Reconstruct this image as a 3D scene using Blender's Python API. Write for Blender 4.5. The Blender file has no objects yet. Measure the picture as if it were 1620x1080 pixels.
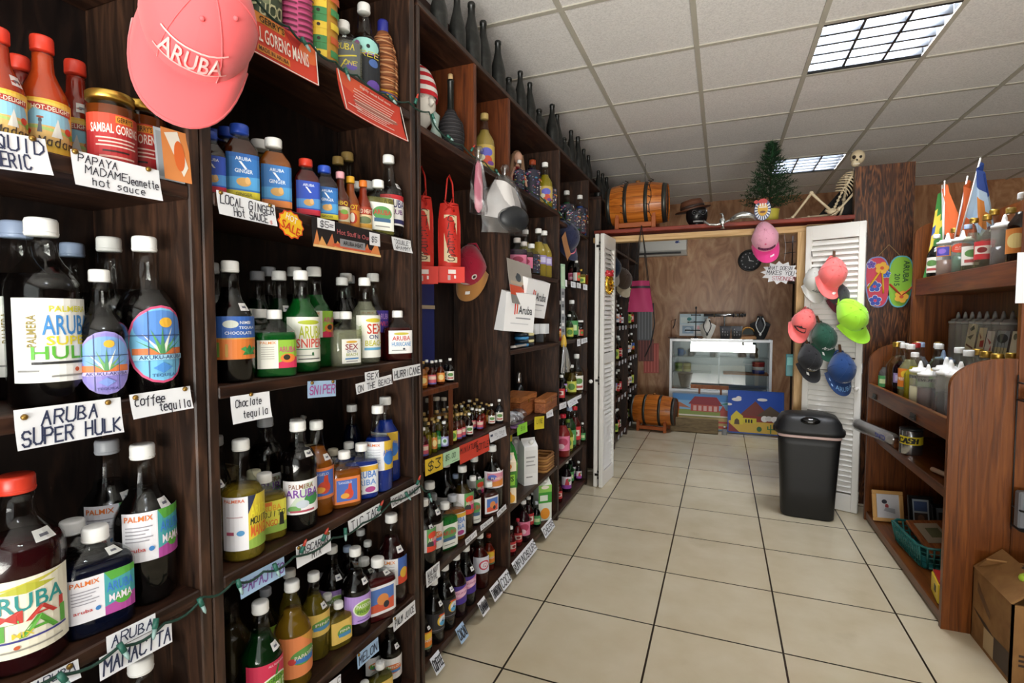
import bpy, math, random
from math import pi, sin, cos, radians as R
from mathutils import Vector, Matrix
random.seed(7)
D = bpy.data
S = bpy.context.scene
COL = S.collection

# ------------------------------------------------------------------ camera
cam = D.cameras.new('camera'); cam.lens = 18.21; cam.sensor_width = 36.0
cam.clip_start = 0.02
cam_o = D.objects.new('camera', cam); COL.objects.link(cam_o)
cam_o.location = (0, 0, 1.36)
cam_o.rotation_euler = (pi / 2 - 0.04888, 0, 0.38466)
S.camera = cam_o

# ------------------------------------------------------------------ world, daylight, exposure
world = D.worlds.new('sky'); S.world = world; world.use_nodes = True
wn = world.node_tree
sky = wn.nodes.new('ShaderNodeTexSky'); sky.sky_type = 'HOSEK_WILKIE'
sky.sun_direction = (0.3, -0.5, 0.8); sky.turbidity = 4
wn.links.new(sky.outputs[0], wn.nodes['Background'].inputs[0])
wn.nodes['Background'].inputs[1].default_value = 0.35

def area(name, loc, rot, sx, sy, power, col=(1, 1, 1)):
    l = D.lights.new(name, 'AREA'); l.shape = 'RECTANGLE'; l.size = sx; l.size_y = sy
    l.energy = power; l.color = col
    o = D.objects.new(name, l); COL.objects.link(o); o.location = loc; o.rotation_euler = rot
    return o
# daylight coming in through the shop window and the open door behind the photographer
area('window_daylight', (0.55, -1.98, 1.55), (R(90), 0, R(0)), 2.6, 2.3, 48, (1.0, 0.985, 0.96))
# added fill light, aimed upwards to brighten the ceiling
area('pavement_bounce', (0.5, -2.05, .75), (R(132), 0, 0), 2.6, 1.0, 150, (1.0, 0.96, 0.9)).data.spread = R(110)
S.view_settings.view_transform = 'Standard'; S.view_settings.look = 'None'
S.view_settings.gamma = 1.0; S.view_settings.exposure = 0.1
S.cycles.transparent_max_bounces = 24
S.cycles.max_bounces = 8

# ------------------------------------------------------------------ materials
def lin(c):
    if isinstance(c, str):
        c = tuple(int(c[i:i + 2], 16) / 255 for i in (0, 2, 4))
    return tuple(((x + .055) / 1.055) ** 2.4 if x > .04045 else x / 12.92 for x in c)
_M = {}
def mat(c, rough=.5, metal=0.0, spec=.5, emit=0, coat=0, sheen=0):
    key = (c, rough, metal, spec, emit, coat, sheen)
    if key in _M: return _M[key]
    m = D.materials.new('paint_' + str(len(_M))); m.use_nodes = True
    b = m.node_tree.nodes['Principled BSDF']; l = lin(c)
    b.inputs['Base Color'].default_value = (*l, 1)
    b.inputs['Roughness'].default_value = rough; b.inputs['Metallic'].default_value = metal
    b.inputs['Specular IOR Level'].default_value = spec
    b.inputs['Coat Weight'].default_value = coat
    b.inputs['Sheen Weight'].default_value = sheen
    if emit:
        b.inputs['Emission Color'].default_value = (*l, 1); b.inputs['Emission Strength'].default_value = emit
    _M[key] = m
    return m
def nodes(name):
    m = D.materials.new(name); m.use_nodes = True; nt = m.node_tree
    return m, nt, nt.nodes['Principled BSDF'], nt.nodes.new, nt.links.new
def ramp(nt, stops):
    r = nt.nodes.new('ShaderNodeValToRGB'); e = r.color_ramp.elements
    while len(e) < len(stops): e.new(.5)
    for k, (p, c) in zip(e, stops): k.position = p; k.color = (*lin(c), 1)
    return r
def wood(name, c0, c1, c2, scale=(3, 3, .35), rough=.45, detail=6, dist=1.6, spec=.4, bump=.15):
    """Grain stretched along one axis of the object; three tones."""
    m, nt, b, N, L = nodes(name)
    tc = N('ShaderNodeTexCoord'); mp = N('ShaderNodeMapping'); mp.inputs['Scale'].default_value = scale
    L(tc.outputs['Object'], mp.inputs[0])
    n = N('ShaderNodeTexNoise'); n.inputs['Scale'].default_value = 6; n.inputs['Detail'].default_value = detail
    n.inputs['Distortion'].default_value = dist; L(mp.outputs[0], n.inputs['Vector'])
    r = ramp(nt, [(.28, c0), (.5, c1), (.74, c2)]); L(n.outputs['Fac'], r.inputs[0])
    L(r.outputs[0], b.inputs['Base Color']); b.inputs['Roughness'].default_value = rough
    b.inputs['Specular IOR Level'].default_value = spec
    bp = N('ShaderNodeBump'); bp.inputs['Strength'].default_value = bump; bp.inputs['Distance'].default_value = .004
    L(n.outputs['Fac'], bp.inputs['Height']); L(bp.outputs[0], b.inputs['Normal'])
    return m
W_DARK = wood('dark_stained_wood', '18100d', '32221a', '563a2a', (5, 5, .6), .42)
W_DARKH = wood('dark_stained_board', '180e0b', '311d14', '4e3223', (5, .6, 5), .42)
W_BACK = wood('dark_back_board', '120c0b', '1e1512', '33221a', (4, 4, .8), .5)
W_RED = wood('reddish_stained_wood', '3a1c0e', '5c2e16', '743c1c', (6, 6, .5), .42)
W_PINE = wood('orange_pine', '482409', '683610', '80481a', (9, 9, .5), .36, 7, 1.0)
W_PINEH = wood('orange_pine_board', '482409', '66350f', '7c4618', (9, .5, 9), .36, 7, 1.0)
W_RAW = wood('raw_pine', 'b98f58', 'd3ac76', 'e2c08e', (.6, 9, 9), .5, 5, .8)
W_RAWV = wood('raw_pine_upright', 'b98f58', 'd3ac76', 'e2c08e', (9, 9, .6), .5, 5, .8)
W_PLY = wood('plywood_wall', '96633f', 'b9875f', 'd2a881', (.8, 1, .3), .36, 3, 3.2, .5, .05)
W_GRAIN = wood('cathedral_grain_plywood', '150b07', '4a2814', '85522c', (3.4, 3, .42), .4, 1.5, 5.5, .4, .05)
W_BARREL = wood('varnished_oak', '9a4f16', 'c06c24', 'd28338', (.5, 8, 8), .3, 5, .6, .5)
W_OLD = wood('weathered_wood', '4e4130', '786649', '93805e', (.8, 9, 9), .7)
W_BOX = wood('red_brown_box_wood', '6b3517', '8e5028', 'a8683a', (9, 1, 9), .5)

def glass(name, tint, gloss=.06, rough=.03):
    m = D.materials.new(name); m.use_nodes = True; nt = m.node_tree; nt.nodes.clear(); N = nt.nodes.new; L = nt.links.new
    o = N('ShaderNodeOutputMaterial'); mx = N('ShaderNodeMixShader'); t = N('ShaderNodeBsdfTransparent')
    t.inputs[0].default_value = (*lin(tint), 1)
    g = N('ShaderNodeBsdfGlossy'); g.inputs['Roughness'].default_value = rough
    lw = N('ShaderNodeLayerWeight'); lw.inputs[0].default_value = .25
    ma = N('ShaderNodeMath'); ma.operation = 'MULTIPLY_ADD'; ma.inputs[1].default_value = .5; ma.inputs[2].default_value = gloss; pw = N('ShaderNodeMath'); pw.operation = 'POWER'; pw.inputs[1].default_value = 2.2
    L(lw.outputs['Facing'], pw.inputs[0]); L(pw.outputs[0], ma.inputs[0]); L(ma.outputs[0], mx.inputs[0]); L(t.outputs[0], mx.inputs[1]); L(g.outputs[0], mx.inputs[2])
    L(mx.outputs[0], o.inputs[0])
    return m
G_CLEAR = glass('clear_bottle_glass', 'f4f6f4', .03)
G_PANE = glass('flat_glass', 'f6f8f8', .10, .02)
G_BAG = glass('clear_plastic_film', 'e9e9ea', .16, .22)
_LQ = {}
def liquid(c, op=1.0):
    """Coloured drink: the more opaque, the less the shelf behind shows through."""
    if (c, op) in _LQ: return _LQ[(c, op)]
    if op >= 1: m = mat(c, .14, 0, .22)
    else:
        m = D.materials.new('drink_' + c); m.use_nodes = True; nt = m.node_tree; N = nt.nodes.new; L = nt.links.new
        b = nt.nodes['Principled BSDF']; b.inputs['Base Color'].default_value = (*lin(c), 1); b.inputs['Roughness'].default_value = .14; b.inputs['Specular IOR Level'].default_value = .25
        t = N('ShaderNodeBsdfTransparent'); l = lin(c); mxc = max(max(l), .05)
        t.inputs[0].default_value = (*[min(1, .15 + .85 * x / mxc) for x in l], 1)
        mx = N('ShaderNodeMixShader'); mx.inputs[0].default_value = op
        L(t.outputs[0], mx.inputs[1]); L(b.outputs[0], mx.inputs[2]); L(mx.outputs[0], nt.nodes['Material Output'].inputs[0])
    _LQ[(c, op)] = m
    return m

# ------------------------------------------------------------------ mesh builder
class MB:
    def __init__(s): s.v = []; s.f = []; s.m = []; s.sm = []; s.mats = []
    def mi(s, m):
        if m not in s.mats: s.mats.append(m)
        return s.mats.index(m)
    def add(s, vs, fs, m, smooth=False, T=None):
        b = len(s.v); i = s.mi(m)
        for p in vs:
            s.v.append(tuple(T @ Vector(p)) if T is not None else tuple(p))
        for f in fs: s.f.append(tuple(b + k for k in f)); s.m.append(i); s.sm.append(smooth)
        return s
    def box(s, c, d, m, T=None, bev=0):
        x, y, z = d[0] / 2, d[1] / 2, d[2] / 2
        if bev:
            b = min(bev, x * .9, y * .9, z * .9); vs = []; fs = []
            for sx in (-1, 1):
                for sy in (-1, 1):
                    for sz in (-1, 1):
                        vs += [(sx * (x - b), sy * (y - b), sz * z), (sx * (x - b), sy * y, sz * (z - b)), (sx * x, sy * (y - b), sz * (z - b))]
            I = lambda a, q, r, k: ((a * 2 + q) * 2 + r) * 3 + k
            for e in (0, 1):
                fs += [(I(0, 0, e, 0), I(1, 0, e, 0), I(1, 1, e, 0), I(0, 1, e, 0)), (I(0, e, 0, 1), I(1, e, 0, 1), I(1, e, 1, 1), I(0, e, 1, 1)), (I(e, 0, 0, 2), I(e, 1, 0, 2), I(e, 1, 1, 2), I(e, 0, 1, 2))]
                for g in (0, 1):
                    fs += [(I(0, e, g, 0), I(1, e, g, 0), I(1, e, g, 1), I(0, e, g, 1)), (I(e, 0, g, 0), I(e, 1, g, 0), I(e, 1, g, 2), I(e, 0, g, 2)), (I(e, g, 0, 1), I(e, g, 1, 1), I(e, g, 1, 2), I(e, g, 0, 2))]
                    for h in (0, 1): fs.append((I(e, g, h, 0), I(e, g, h, 1), I(e, g, h, 2)))
            vs = [(p[0] + c[0], p[1] + c[1], p[2] + c[2]) for p in vs]
            return s.add(vs, fs, m, False, T)
        vs = [(c[0] + a * x, c[1] + q * y, c[2] + r * z) for a in (-1, 1) for q in (-1, 1) for r in (-1, 1)]
        return s.add(vs, [(0, 1, 3, 2), (4, 6, 7, 5), (0, 4, 5, 1), (2, 3, 7, 6), (0, 2, 6, 4), (1, 5, 7, 3)], m, False, T)
    def lathe(s, prof, m, n=20, sx=1, sy=1, pw=2, T=None, smooth=True, c=(0, 0, 0), ends=True):
        vs = []; fs = []
        for r, z in prof:
            for k in range(n):
                a = 2 * pi * k / n; ca, sa = cos(a), sin(a)
                if pw != 2:
                    ca = math.copysign(abs(ca) ** (2 / pw), ca); sa = math.copysign(abs(sa) ** (2 / pw), sa)
                vs.append((c[0] + r * ca * sx, c[1] + r * sa * sy, c[2] + z))
        for i in range(len(prof) - 1):
            for k in range(n):
                k2 = (k + 1) % n
                fs.append((i * n + k, i * n + k2, (i + 1) * n + k2, (i + 1) * n + k))
        if ends and prof[0][0] > 1e-6: fs.append(tuple(range(n))[::-1])
        if ends and prof[-1][0] > 1e-6: fs.append(tuple((len(prof) - 1) * n + k for k in range(n)))
        return s.add(vs, fs, m, smooth, T)
    def tube(s, pts, rad, m, n=8, T=None, smooth=True, flat=1.0):
        pts = [Vector(p) for p in pts]
        if not isinstance(rad, (list, tuple)): rad = [rad] * len(pts)
        vs = []; fs = []; up = None
        for i, p in enumerate(pts):
            d = (pts[min(i + 1, len(pts) - 1)] - pts[max(i - 1, 0)])
            if d.length < 1e-9: d = Vector((0, 0, 1))
            d.normalize()
            if up is None: up = Vector((0, 0, 1)) if abs(d.z) < .9 else Vector((1, 0, 0))
            a = d.cross(up)
            if a.length < 1e-6: a = d.orthogonal()
            a.normalize(); b = a.cross(d); up = b
            for k in range(n):
                t = 2 * pi * k / n
                vs.append(tuple(p + a * (rad[i] * cos(t)) + b * (rad[i] * flat * sin(t))))
        for i in range(len(pts) - 1):
            for k in range(n):
                k2 = (k + 1) % n
                fs.append((i * n + k, i * n + k2, (i + 1) * n + k2, (i + 1) * n + k))
        fs.append(tuple(range(n))[::-1]); fs.append(tuple((len(pts) - 1) * n + k for k in range(n)))
        return s.add(vs, fs, m, smooth, T)
    def ball(s, c, r, m, nu=14, nv=8, T=None):
        if not isinstance(r, (list, tuple)): r = (r, r, r)
        vs = [(c[0], c[1], c[2] - r[2])]; fs = []
        for j in range(1, nv):
            ph = -pi / 2 + pi * j / nv
            for k in range(nu):
                a = 2 * pi * k / nu; vs.append((c[0] + r[0] * cos(ph) * cos(a), c[1] + r[1] * cos(ph) * sin(a), c[2] + r[2] * sin(ph)))
        vs.append((c[0], c[1], c[2] + r[2])); top = len(vs) - 1
        for k in range(nu): fs.append((0, 1 + (k + 1) % nu, 1 + k)); fs.append((top, 1 + (nv - 2) * nu + k, 1 + (nv - 2) * nu + (k + 1) % nu))
        for j in range(nv - 2):
            for k in range(nu):
                k2 = (k + 1) % nu; fs.append((1 + j * nu + k, 1 + j * nu + k2, 1 + (j + 1) * nu + k2, 1 + (j + 1) * nu + k))
        return s.add(vs, fs, m, True, T)
    def prism(s, poly, th, m, T=None, side=None):
        """Polygon in local XY given thickness along local Z (0 to th)."""
        n = len(poly); vs = [(x, y, 0) for x, y in poly] + [(x, y, th) for x, y in poly]
        s.add(vs, [tuple(range(n))[::-1], tuple(range(n, 2 * n))], m, False, T)
        s.add(vs, [(k, (k + 1) % n, n + (k + 1) % n, n + k) for k in range(n)], side or m, False, T)
        return s
    def grid(s, fn, nu, nv, m, T=None, smooth=True, th=0):
        vs = [fn(i / nu, j / nv) for j in range(nv + 1) for i in range(nu + 1)]; w = nu + 1
        fs = [(j * w + i, j * w + i + 1, (j + 1) * w + i + 1, (j + 1) * w + i) for j in range(nv) for i in range(nu)]
        return s.add(vs, fs, m, smooth, T)
    def mesh(s, name):
        me = D.meshes.new(name); me.from_pydata(s.v, [], s.f); me.validate()
        for m in s.mats: me.materials.append(m)
        if len(me.polygons) == len(s.f):
            me.polygons.foreach_set('material_index', s.m); me.polygons.foreach_set('use_smooth', s.sm)
        me.update(); return me
    def obj(s, name, parent=None, loc=None, rot=None, label=None):
        o = D.objects.new(name, s.mesh(name)); COL.objects.link(o)
        if parent is not None: o.parent = parent
        if loc is not None: o.location = loc
        if rot is not None: o.rotation_euler = rot
        if label: o['label'] = label
        return o
def tag(o, label, cat, group=None, kind=None):
    o['label'] = label; o['category'] = cat
    if group: o['group'] = group
    if kind: o['kind'] = kind
    return o
def thing(name, label, cat, loc=(0, 0, 0), rot=(0, 0, 0), group=None):
    o = D.objects.new(name, None); COL.objects.link(o); o.empty_display_size = .05
    o.location = loc; o.rotation_euler = rot
    return tag(o, label, cat, group)
def struct(mb, name):
    o = mb.obj(name); o['kind'] = 'structure'; return o
def inst(me, name, parent):
    o = D.objects.new(name, me); COL.objects.link(o); o.parent = parent; return o
def face_cam(x, y, off=0.0): return math.atan2(-x, y) + R(off)   # local -Y turned towards the shop entrance

# ------------------------------------------------------------------ lettering
GL = {'A': '022842 1535', 'B': '020828373625 05253443433202', 'C': '473818070312324 3'.replace(' ', ''), 'D': '02082846442202', 'E': '48080242 0535', 'F': '480802 0535', 'G': '47381807031232434525',
 'H': '0208 0545 4842', 'I': '2228', 'J': '3833221203', 'K': '0208 480542', 'L': '080242', 'M': '0208254842', 'N': '02084248', 'O': '180703123243473818', 'P': '02083847463505', 'Q': '180703123243473818 2442',
 'R': '02083847463505 2542', 'S': '47381807061535444332 1203'.replace(' ', ''), 'T': '0848 2822', 'U': '080312324348', 'V': '082248', 'W': '0812253248', 'X': '0248 0842', 'Y': '082548 2522', 'Z': '08480242',
 '0': '180703123243473818', '1': '172822', '2': '07183847460242', '3': '084826354443321203', '4': '32380444', '5': '480805354443321203', '7': '084812', '$': '473818070615354443321203 2921', "'": '2827', '-': '0545', '.': '2223', '"': '1817 3837', '&': '42173827041243', '=': '0444 0646',
 'a': '361605031232 3632', 'b': '0802 0516364543321203', 'c': '361605031232', 'e': '0444361605031232', 'f': '38272122 0636', 'h': '0802 0516363532', 'i': '2622 2728', 'k': '0802 3604 0432', 'l': '2822', 'm': '0602 051626242522 2536463542', 'n': '0602 0516363532', 'o': '160503123243453616',
 'q': '361605031232 3630', 'r': '0602 051636', 's': '36160534331202', 't': '282332 1636', 'u': '06031232 3632', 'y': '0624 4610', 'j': '2622100 0'.replace(' ', ''), 'd': '3832 3616050312 32'.replace('12 32', '1232'), 'p': '0600 0516363412'}
def strokes(text, x0, y0, w, h, pen, slant=.08, jit=.25, asp=1.0):
    """Marker-pen handwriting inside the box x0,y0,w,h: a list of quads."""
    n = len(text); adv = 5.4; tw = max(1, n * adv - 1.4); sx = w / tw; sy = h / 6.0; out = []
    for i, ch in enumerate(text):
        if ch == ' ': continue
        g = GL.get(ch) or GL.get(ch.upper()) or ''
        dy = random.uniform(-jit, jit); k = random.uniform(.92, 1.06)
        for pl in g.split():
            P = [((i * adv + int(pl[q]) * k), (int(pl[q + 1]) - 2) * k + dy) for q in range(0, len(pl) - 1, 2)]
            P = [Vector(((x0 + (x + slant * y * 1.5) * sx) * asp, y0 + y * sy)) for x, y in P]
            for a, b in zip(P, P[1:]):
                d = b - a
                if d.length < 1e-9: continue
                d.normalize(); e = d * pen * .5; nn = Vector((-d.y, d.x)) * pen * .5
                out.append([Vector((p.x / asp, p.y)) for p in (a - e - nn, b + e - nn, b + e + nn, a - e + nn)])
    return out
_T = {}
def type_poly(text, bold=0.0, shear=0.0):
    """Printed lettering as flat triangles, scaled to a unit-wide, unit-high box."""
    if (text, bold, shear) in _T: return _T[(text, bold, shear)]
    c = D.curves.new('letters', 'FONT'); c.body = text; c.resolution_u = 2; c.offset = bold; c.shear = shear; c.fill_mode = 'FRONT'
    o = D.objects.new('letters', c); COL.objects.link(o)
    dg = bpy.context.evaluated_depsgraph_get(); me = D.meshes.new_from_object(o.evaluated_get(dg))
    vs = [v.co.copy() for v in me.vertices]; fs = [list(p.vertices) for p in me.polygons]
    D.objects.remove(o); D.curves.remove(c); D.meshes.remove(me)
    if vs:
        x0 = min(v.x for v in vs); x1 = max(v.x for v in vs); y0 = min(v.y for v in vs); y1 = max(v.y for v in vs)
        vs = [((v.x - x0) / max(1e-6, x1 - x0), (v.y - y0) / max(1e-6, y1 - y0)) for v in vs]
    _T[(text, bold, shear)] = (vs, fs); return vs, fs

def clip_strips(poly, us):
    """Cut a convex polygon into vertical strips so that it can bend round a bottle."""
    out = []
    for a, b in zip(us, us[1:]):
        p = poly
        for lim, sg in ((a, 1), (b, -1)):
            q = []
            for i in range(len(p)):
                A, B = p[i], p[(i + 1) % len(p)]; da = (A[0] - lim) * sg; db = (B[0] - lim) * sg
                if da >= 0: q.append(A)
                if da * db < 0: t = da / (da - db); q.append((A[0] + (B[0] - A[0]) * t, A[1] + (B[1] - A[1]) * t))
            p = q
            if len(p) < 3: break
        if len(p) >= 3: out.append(p)
    return out
def art(mb, prims, mp, us=None, d0=0.0, step=1.0, rough=.55, asp=1.0):
    """Printed artwork: prims in unit coordinates laid on the surface mp(u, v, depth)."""
    for k, p in enumerate(prims):
        dep = d0 + step * (k + 1 + (4 if p[0] in 'thvw' else 0))
        if p[0] == 'r': poly = [(p[1], p[2]), (p[3], p[2]), (p[3], p[4]), (p[1], p[4])]; col = p[5]
        elif p[0] == 'e': poly = [(p[1] + p[3] * cos(2 * pi * i / 20), p[2] + p[4] * sin(2 * pi * i / 20)) for i in range(20)]; col = p[5]
        elif p[0] == 'p': poly = list(p[1]); col = p[2]
        elif p[0] in 'th':
            _, text, x, y, w, h, col = p[:7]; m = mat(col, rough)
            if p[0] == 't':
                vs, fs = type_poly(text, .012)
                mb.add([mp(x + a * w, y + b * h, dep) for a, b in vs], fs, m)
            elif p[0] == 'h':
                for q in strokes(text, x, y, w, h, h * .125, asp=asp):
                    mb.add([mp(a.x, a.y, dep) for a in q], [(0, 1, 2, 3)], m)
            continue
        elif p[0] == 'w':   # reads top to bottom
            _, text, x, y, w, h, col = p; vs, fs = type_poly(text, .012)
            mb.add([mp(x + b * w, y + (1 - a) * h, dep) for a, b in vs], fs, mat(col, rough)); continue
        elif p[0] == 'v':   # lettering turned upright: reads bottom to top
            _, text, x, y, w, h, col = p; vs, fs = type_poly(text, .012)
            mb.add([mp(x + (1 - b) * w, y + a * h, dep) for a, b in vs], fs, mat(col, rough)); continue
        m = mat(col, rough)
        for q in (clip_strips(poly, us) if us else [poly]):
            mb.add([mp(a, b, dep) for a, b in q], [tuple(range(len(q)))], m)
# ------------------------------------------------------------------ the room
def mat_floor():
    m, nt, b, N, L = nodes('beige_floor_tiles')
    tc = N('ShaderNodeTexCoord'); mp = N('ShaderNodeMapping'); mp.inputs['Location'].default_value = (.7612 + .508 * 8, -2.2923 + .508 * 12, 0)
    L(tc.outputs['Object'], mp.inputs[0])
    br = N('ShaderNodeTexBrick'); br.offset = 0; br.squash = 1
    for k, v in (('Scale', 1), ('Mortar Size', .0042), ('Mortar Smooth', .1), ('Brick Width', .508), ('Row Height', .508), ('Bias', 0)): br.inputs[k].default_value = v
    br.inputs['Color1'].default_value = (*lin('cfc4ab'), 1); br.inputs['Color2'].default_value = (*lin('cbc0a7'), 1); br.inputs['Mortar'].default_value = (*lin('2f2921'), 1)
    L(mp.outputs[0], br.inputs[0])
    n = N('ShaderNodeTexNoise'); n.inputs['Scale'].default_value = 5; n.inputs['Detail'].default_value = 7; L(tc.outputs['Object'], n.inputs['Vector'])
    r = ramp(nt, [(.3, 'f1ede6'), (.7, 'ffffff')]); L(n.outputs['Fac'], r.inputs[0])
    mx = N('ShaderNodeMix'); mx.data_type = 'RGBA'; mx.blend_type = 'MULTIPLY'; mx.inputs[0].default_value = 1
    L(br.outputs['Color'], mx.inputs[6]); L(r.outputs[0], mx.inputs[7])
    # a few scuffs
    n2 = N('ShaderNodeTexNoise'); n2.inputs['Scale'].default_value = 2.6; n2.inputs['Detail'].default_value = 9; L(tc.outputs['Object'], n2.inputs['Vector'])
    r2 = ramp(nt, [(.27, 'b5a68c'), (.36, 'ffffff')]); L(n2.outputs['Fac'], r2.inputs[0])
    m2 = N('ShaderNodeMix'); m2.data_type = 'RGBA'; m2.blend_type = 'MULTIPLY'; m2.inputs[0].default_value = .18
    L(mx.outputs[2], m2.inputs[6]); L(r2.outputs[0], m2.inputs[7]); L(m2.outputs[2], b.inputs['Base Color'])
    b.inputs['Roughness'].default_value = .22; b.inputs['Specular IOR Level'].default_value = .42
    bp = N('ShaderNodeBump'); bp.inputs['Strength'].default_value = .4; bp.inputs['Distance'].default_value = .002; bp.invert = True
    L(br.outputs['Fac'], bp.inputs['Height']); L(bp.outputs[0], b.inputs['Normal'])
    return m
def mat_ceiling():
    m, nt, b, N, L = nodes('speckled_ceiling_panels')
    tc = N('ShaderNodeTexCoord'); n = N('ShaderNodeTexNoise'); n.inputs['Scale'].default_value = 130; n.inputs['Detail'].default_value = 2
    L(tc.outputs['Object'], n.inputs['Vector'])
    r = ramp(nt, [(.32, 'dad7d5'), (.62, 'eeebe9')]); L(n.outputs['Fac'], r.inputs[0]); L(r.outputs[0], b.inputs['Base Color'])
    b.inputs['Roughness'].default_value = .9
    bp = N('ShaderNodeBump'); bp.inputs['Strength'].default_value = .35; bp.inputs['Distance'].default_value = .003; L(n.outputs['Fac'], bp.inputs['Height']); L(bp.outputs[0], b.inputs['Normal'])
    return m
def mat_wall(name, c0, c1):
    m, nt, b, N, L = nodes(name); tc = N('ShaderNodeTexCoord'); n = N('ShaderNodeTexNoise'); n.inputs['Scale'].default_value = 3; L(tc.outputs['Object'], n.inputs['Vector'])
    r = ramp(nt, [(.3, c0), (.7, c1)]); L(n.outputs['Fac'], r.inputs[0]); L(r.outputs[0], b.inputs['Base Color']); b.inputs['Roughness'].default_value = .8
    return m
XL, XR, YF, YB, ZC = -1.322, 3.3, -1.85, 7.3, 2.85
struct(MB().box(((XL + XR) / 2, (YF + YB) / 2, -.05), (XR - XL + .4, YB - YF + .4, .1), mat_floor()), 'floor')
GX0, GW, GY0, GH = -.754, .5986, 3.11, .6212
# ceiling slab with two cut-outs for the lamps
LAMPS = [(GX0 + 3 * GW, GY0 - 6 * GH), (GX0 + 2 * GW, GY0), (GX0 + 2 * GW, GY0 + 4 * GH)]  # the first lamp is out of view, added to brighten the floor
cb = MB(); mc = mat_ceiling()
def slab(x0, x1, y0, y1): cb.box(((x0 + x1) / 2, (y0 + y1) / 2, ZC + .03), (x1 - x0, y1 - y0, .06), mc)
lx0, lx1 = LAMPS[1][0], LAMPS[1][0] + GW
slab(XL - .2, lx0, YF - .2, YB + .2); slab(lx1 + GW, XR + .2, YF - .2, YB + .2); slab(lx1, lx1 + GW, YF - .2, LAMPS[0][1]); slab(lx1, lx1 + GW, LAMPS[0][1] + GH, YB + .2)
ys = [YF - .2] + [v for _, y in LAMPS[1:] for v in (y, y + GH)] + [YB + .2]
for a, b in zip(ys[0::2], ys[1::2]): slab(lx0, lx1, a, b)
struct(cb, 'ceiling')
tb = MB(); mt_ = mat('bab5a8', .6)
k = -2
while GX0 + k * GW < XR:
    x = GX0 + k * GW
    if x > XL: tb.box((x, (YF + YB) / 2, ZC - .003), (.026, YB - YF, .010), mt_)
    k += 1
k = -8
while GY0 + k * GH < YB:
    y = GY0 + k * GH
    if y > YF: tb.box(((XL + XR) / 2, y, ZC - .002), (XR - XL, .026, .008), mt_)
    k += 1
struct(tb, 'trim_1')
wl = mat_wall('brown_wall', '33241c', '43302a')
struct(MB().box((XL - .05, (YF + YB) / 2, ZC / 2), (.1, YB - YF, ZC), wl), 'wall_left')
struct(MB().box((XR + .05, (YF + YB) / 2, ZC / 2), (.1, YB - YF, ZC), mat_wall('dim_side_wall', '4f3a30', '5d463a')), 'wall_right')
struct(MB().box(((XL + XR) / 2, YB + .05, ZC / 2), (XR - XL + .2, .1, ZC), W_PLY), 'wall_back')
# shop front: piers, sill, head around one wide display window
fb = MB(); wf = mat_wall('pale_front_wall', 'b9b2a6', 'c6bfb4')
for x0, x1, z0, z1 in ((XL, -.85, 0, ZC), (1.95, XR, 0, ZC), (-.85, 1.95, 2.72, ZC), (-.85, 1.95, 0, .35)):
    fb.box(((x0 + x1) / 2, YF - .05, (z0 + z1) / 2), (x1 - x0, .1, z1 - z0), wf)
struct(fb, 'wall_front')
wb = MB(); ma_ = mat('c9c9c8', .4)
for x in (-.83, .55, 1.93): wb.box((x, YF - .05, 1.535), (.05, .06, 2.37), ma_)
for z in (.37, 2.70): wb.box((.55, YF - .05, z), (2.8, .06, .05), ma_)
w1 = struct(wb, 'window_1')
gp = MB().box((.55, YF - .05, 1.535), (2.7, .006, 2.3), G_PANE).obj('pane', w1)

# partition with the opening to the back room (front face at y = 4.36)
YP = 4.36
beam = MB().box((-.172, YP + .045, 2.0), (1.70, .09, .045), W_RAW); struct(beam, 'trim_2')
struct(MB().box((.535, YP + .045, .989), (.055, .09, 1.978), W_RAWV), 'trim_3')
struct(MB().box((-.95, YP + .045, 1.0), (.10, .09, 2.0), W_DARK), 'trim_4')
pp = MB(); pp.box((.712, YP + .06, 1.0), (.296, .05, 2.0), W_GRAIN); pp.box((1.037, YP + .05, 1.21), (.352, .06, 2.42), W_GRAIN)
pp.box((.23 + .485, YP + .045, 2.012), (.30, .09, .03), W_RAW)
struct(pp, 'wall_partition')

# ceiling lamps: recessed box, reflector louvre, tubes
M_TUBE = mat('f4f8ff', .4, emit=165.0); M_REFL = mat('55585c', .28, .9); M_BLACK = mat('141416', .5)
for q, (x, y) in enumerate(LAMPS):
    t = thing('ceiling_light', ['square recessed fluorescent ceiling lamp near the entrance, over the photographer', 'square recessed fluorescent ceiling lamp above the aisle, nearer the entrance', 'square recessed fluorescent ceiling lamp behind the small green tree'][q], 'ceiling light', (x + GW / 2, y + GH / 2, ZC), (0, 0, pi / 2), 'recessed ceiling lamps')
    h = MB(); W, H = GW - .03, GH - .03
    for sx in (-1, 1): h.box((sx * W / 2, 0, .045), (.012, H, .10), M_BLACK)
    for sy in (-1, 1): h.box((0, sy * H / 2, .045), (W, .012, .10), M_BLACK)
    h.box((0, 0, .099), (W, H, .006), M_REFL); h.obj('housing', t)
    lv = MB()
    for i in range(1, 3):
        lv.box((0, -H / 2 + H * i / 3, .022), (W - .02, .014, .044), M_REFL)
    for i in range(0, 6):
        lv.box((-W / 2 + .012 + (W - .024) * i / 5, 0, .026), (.020, H - .02, .050), M_REFL)
    lv.obj('louvre', t)
    for i in range(5):
        xx = -W / 2 + W * (i + .5) / 5
        MB().tube([(xx, -H / 2 + .02, .075), (xx, H / 2 - .02, .075)], .014, M_TUBE, 10).obj('tube', t)

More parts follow.
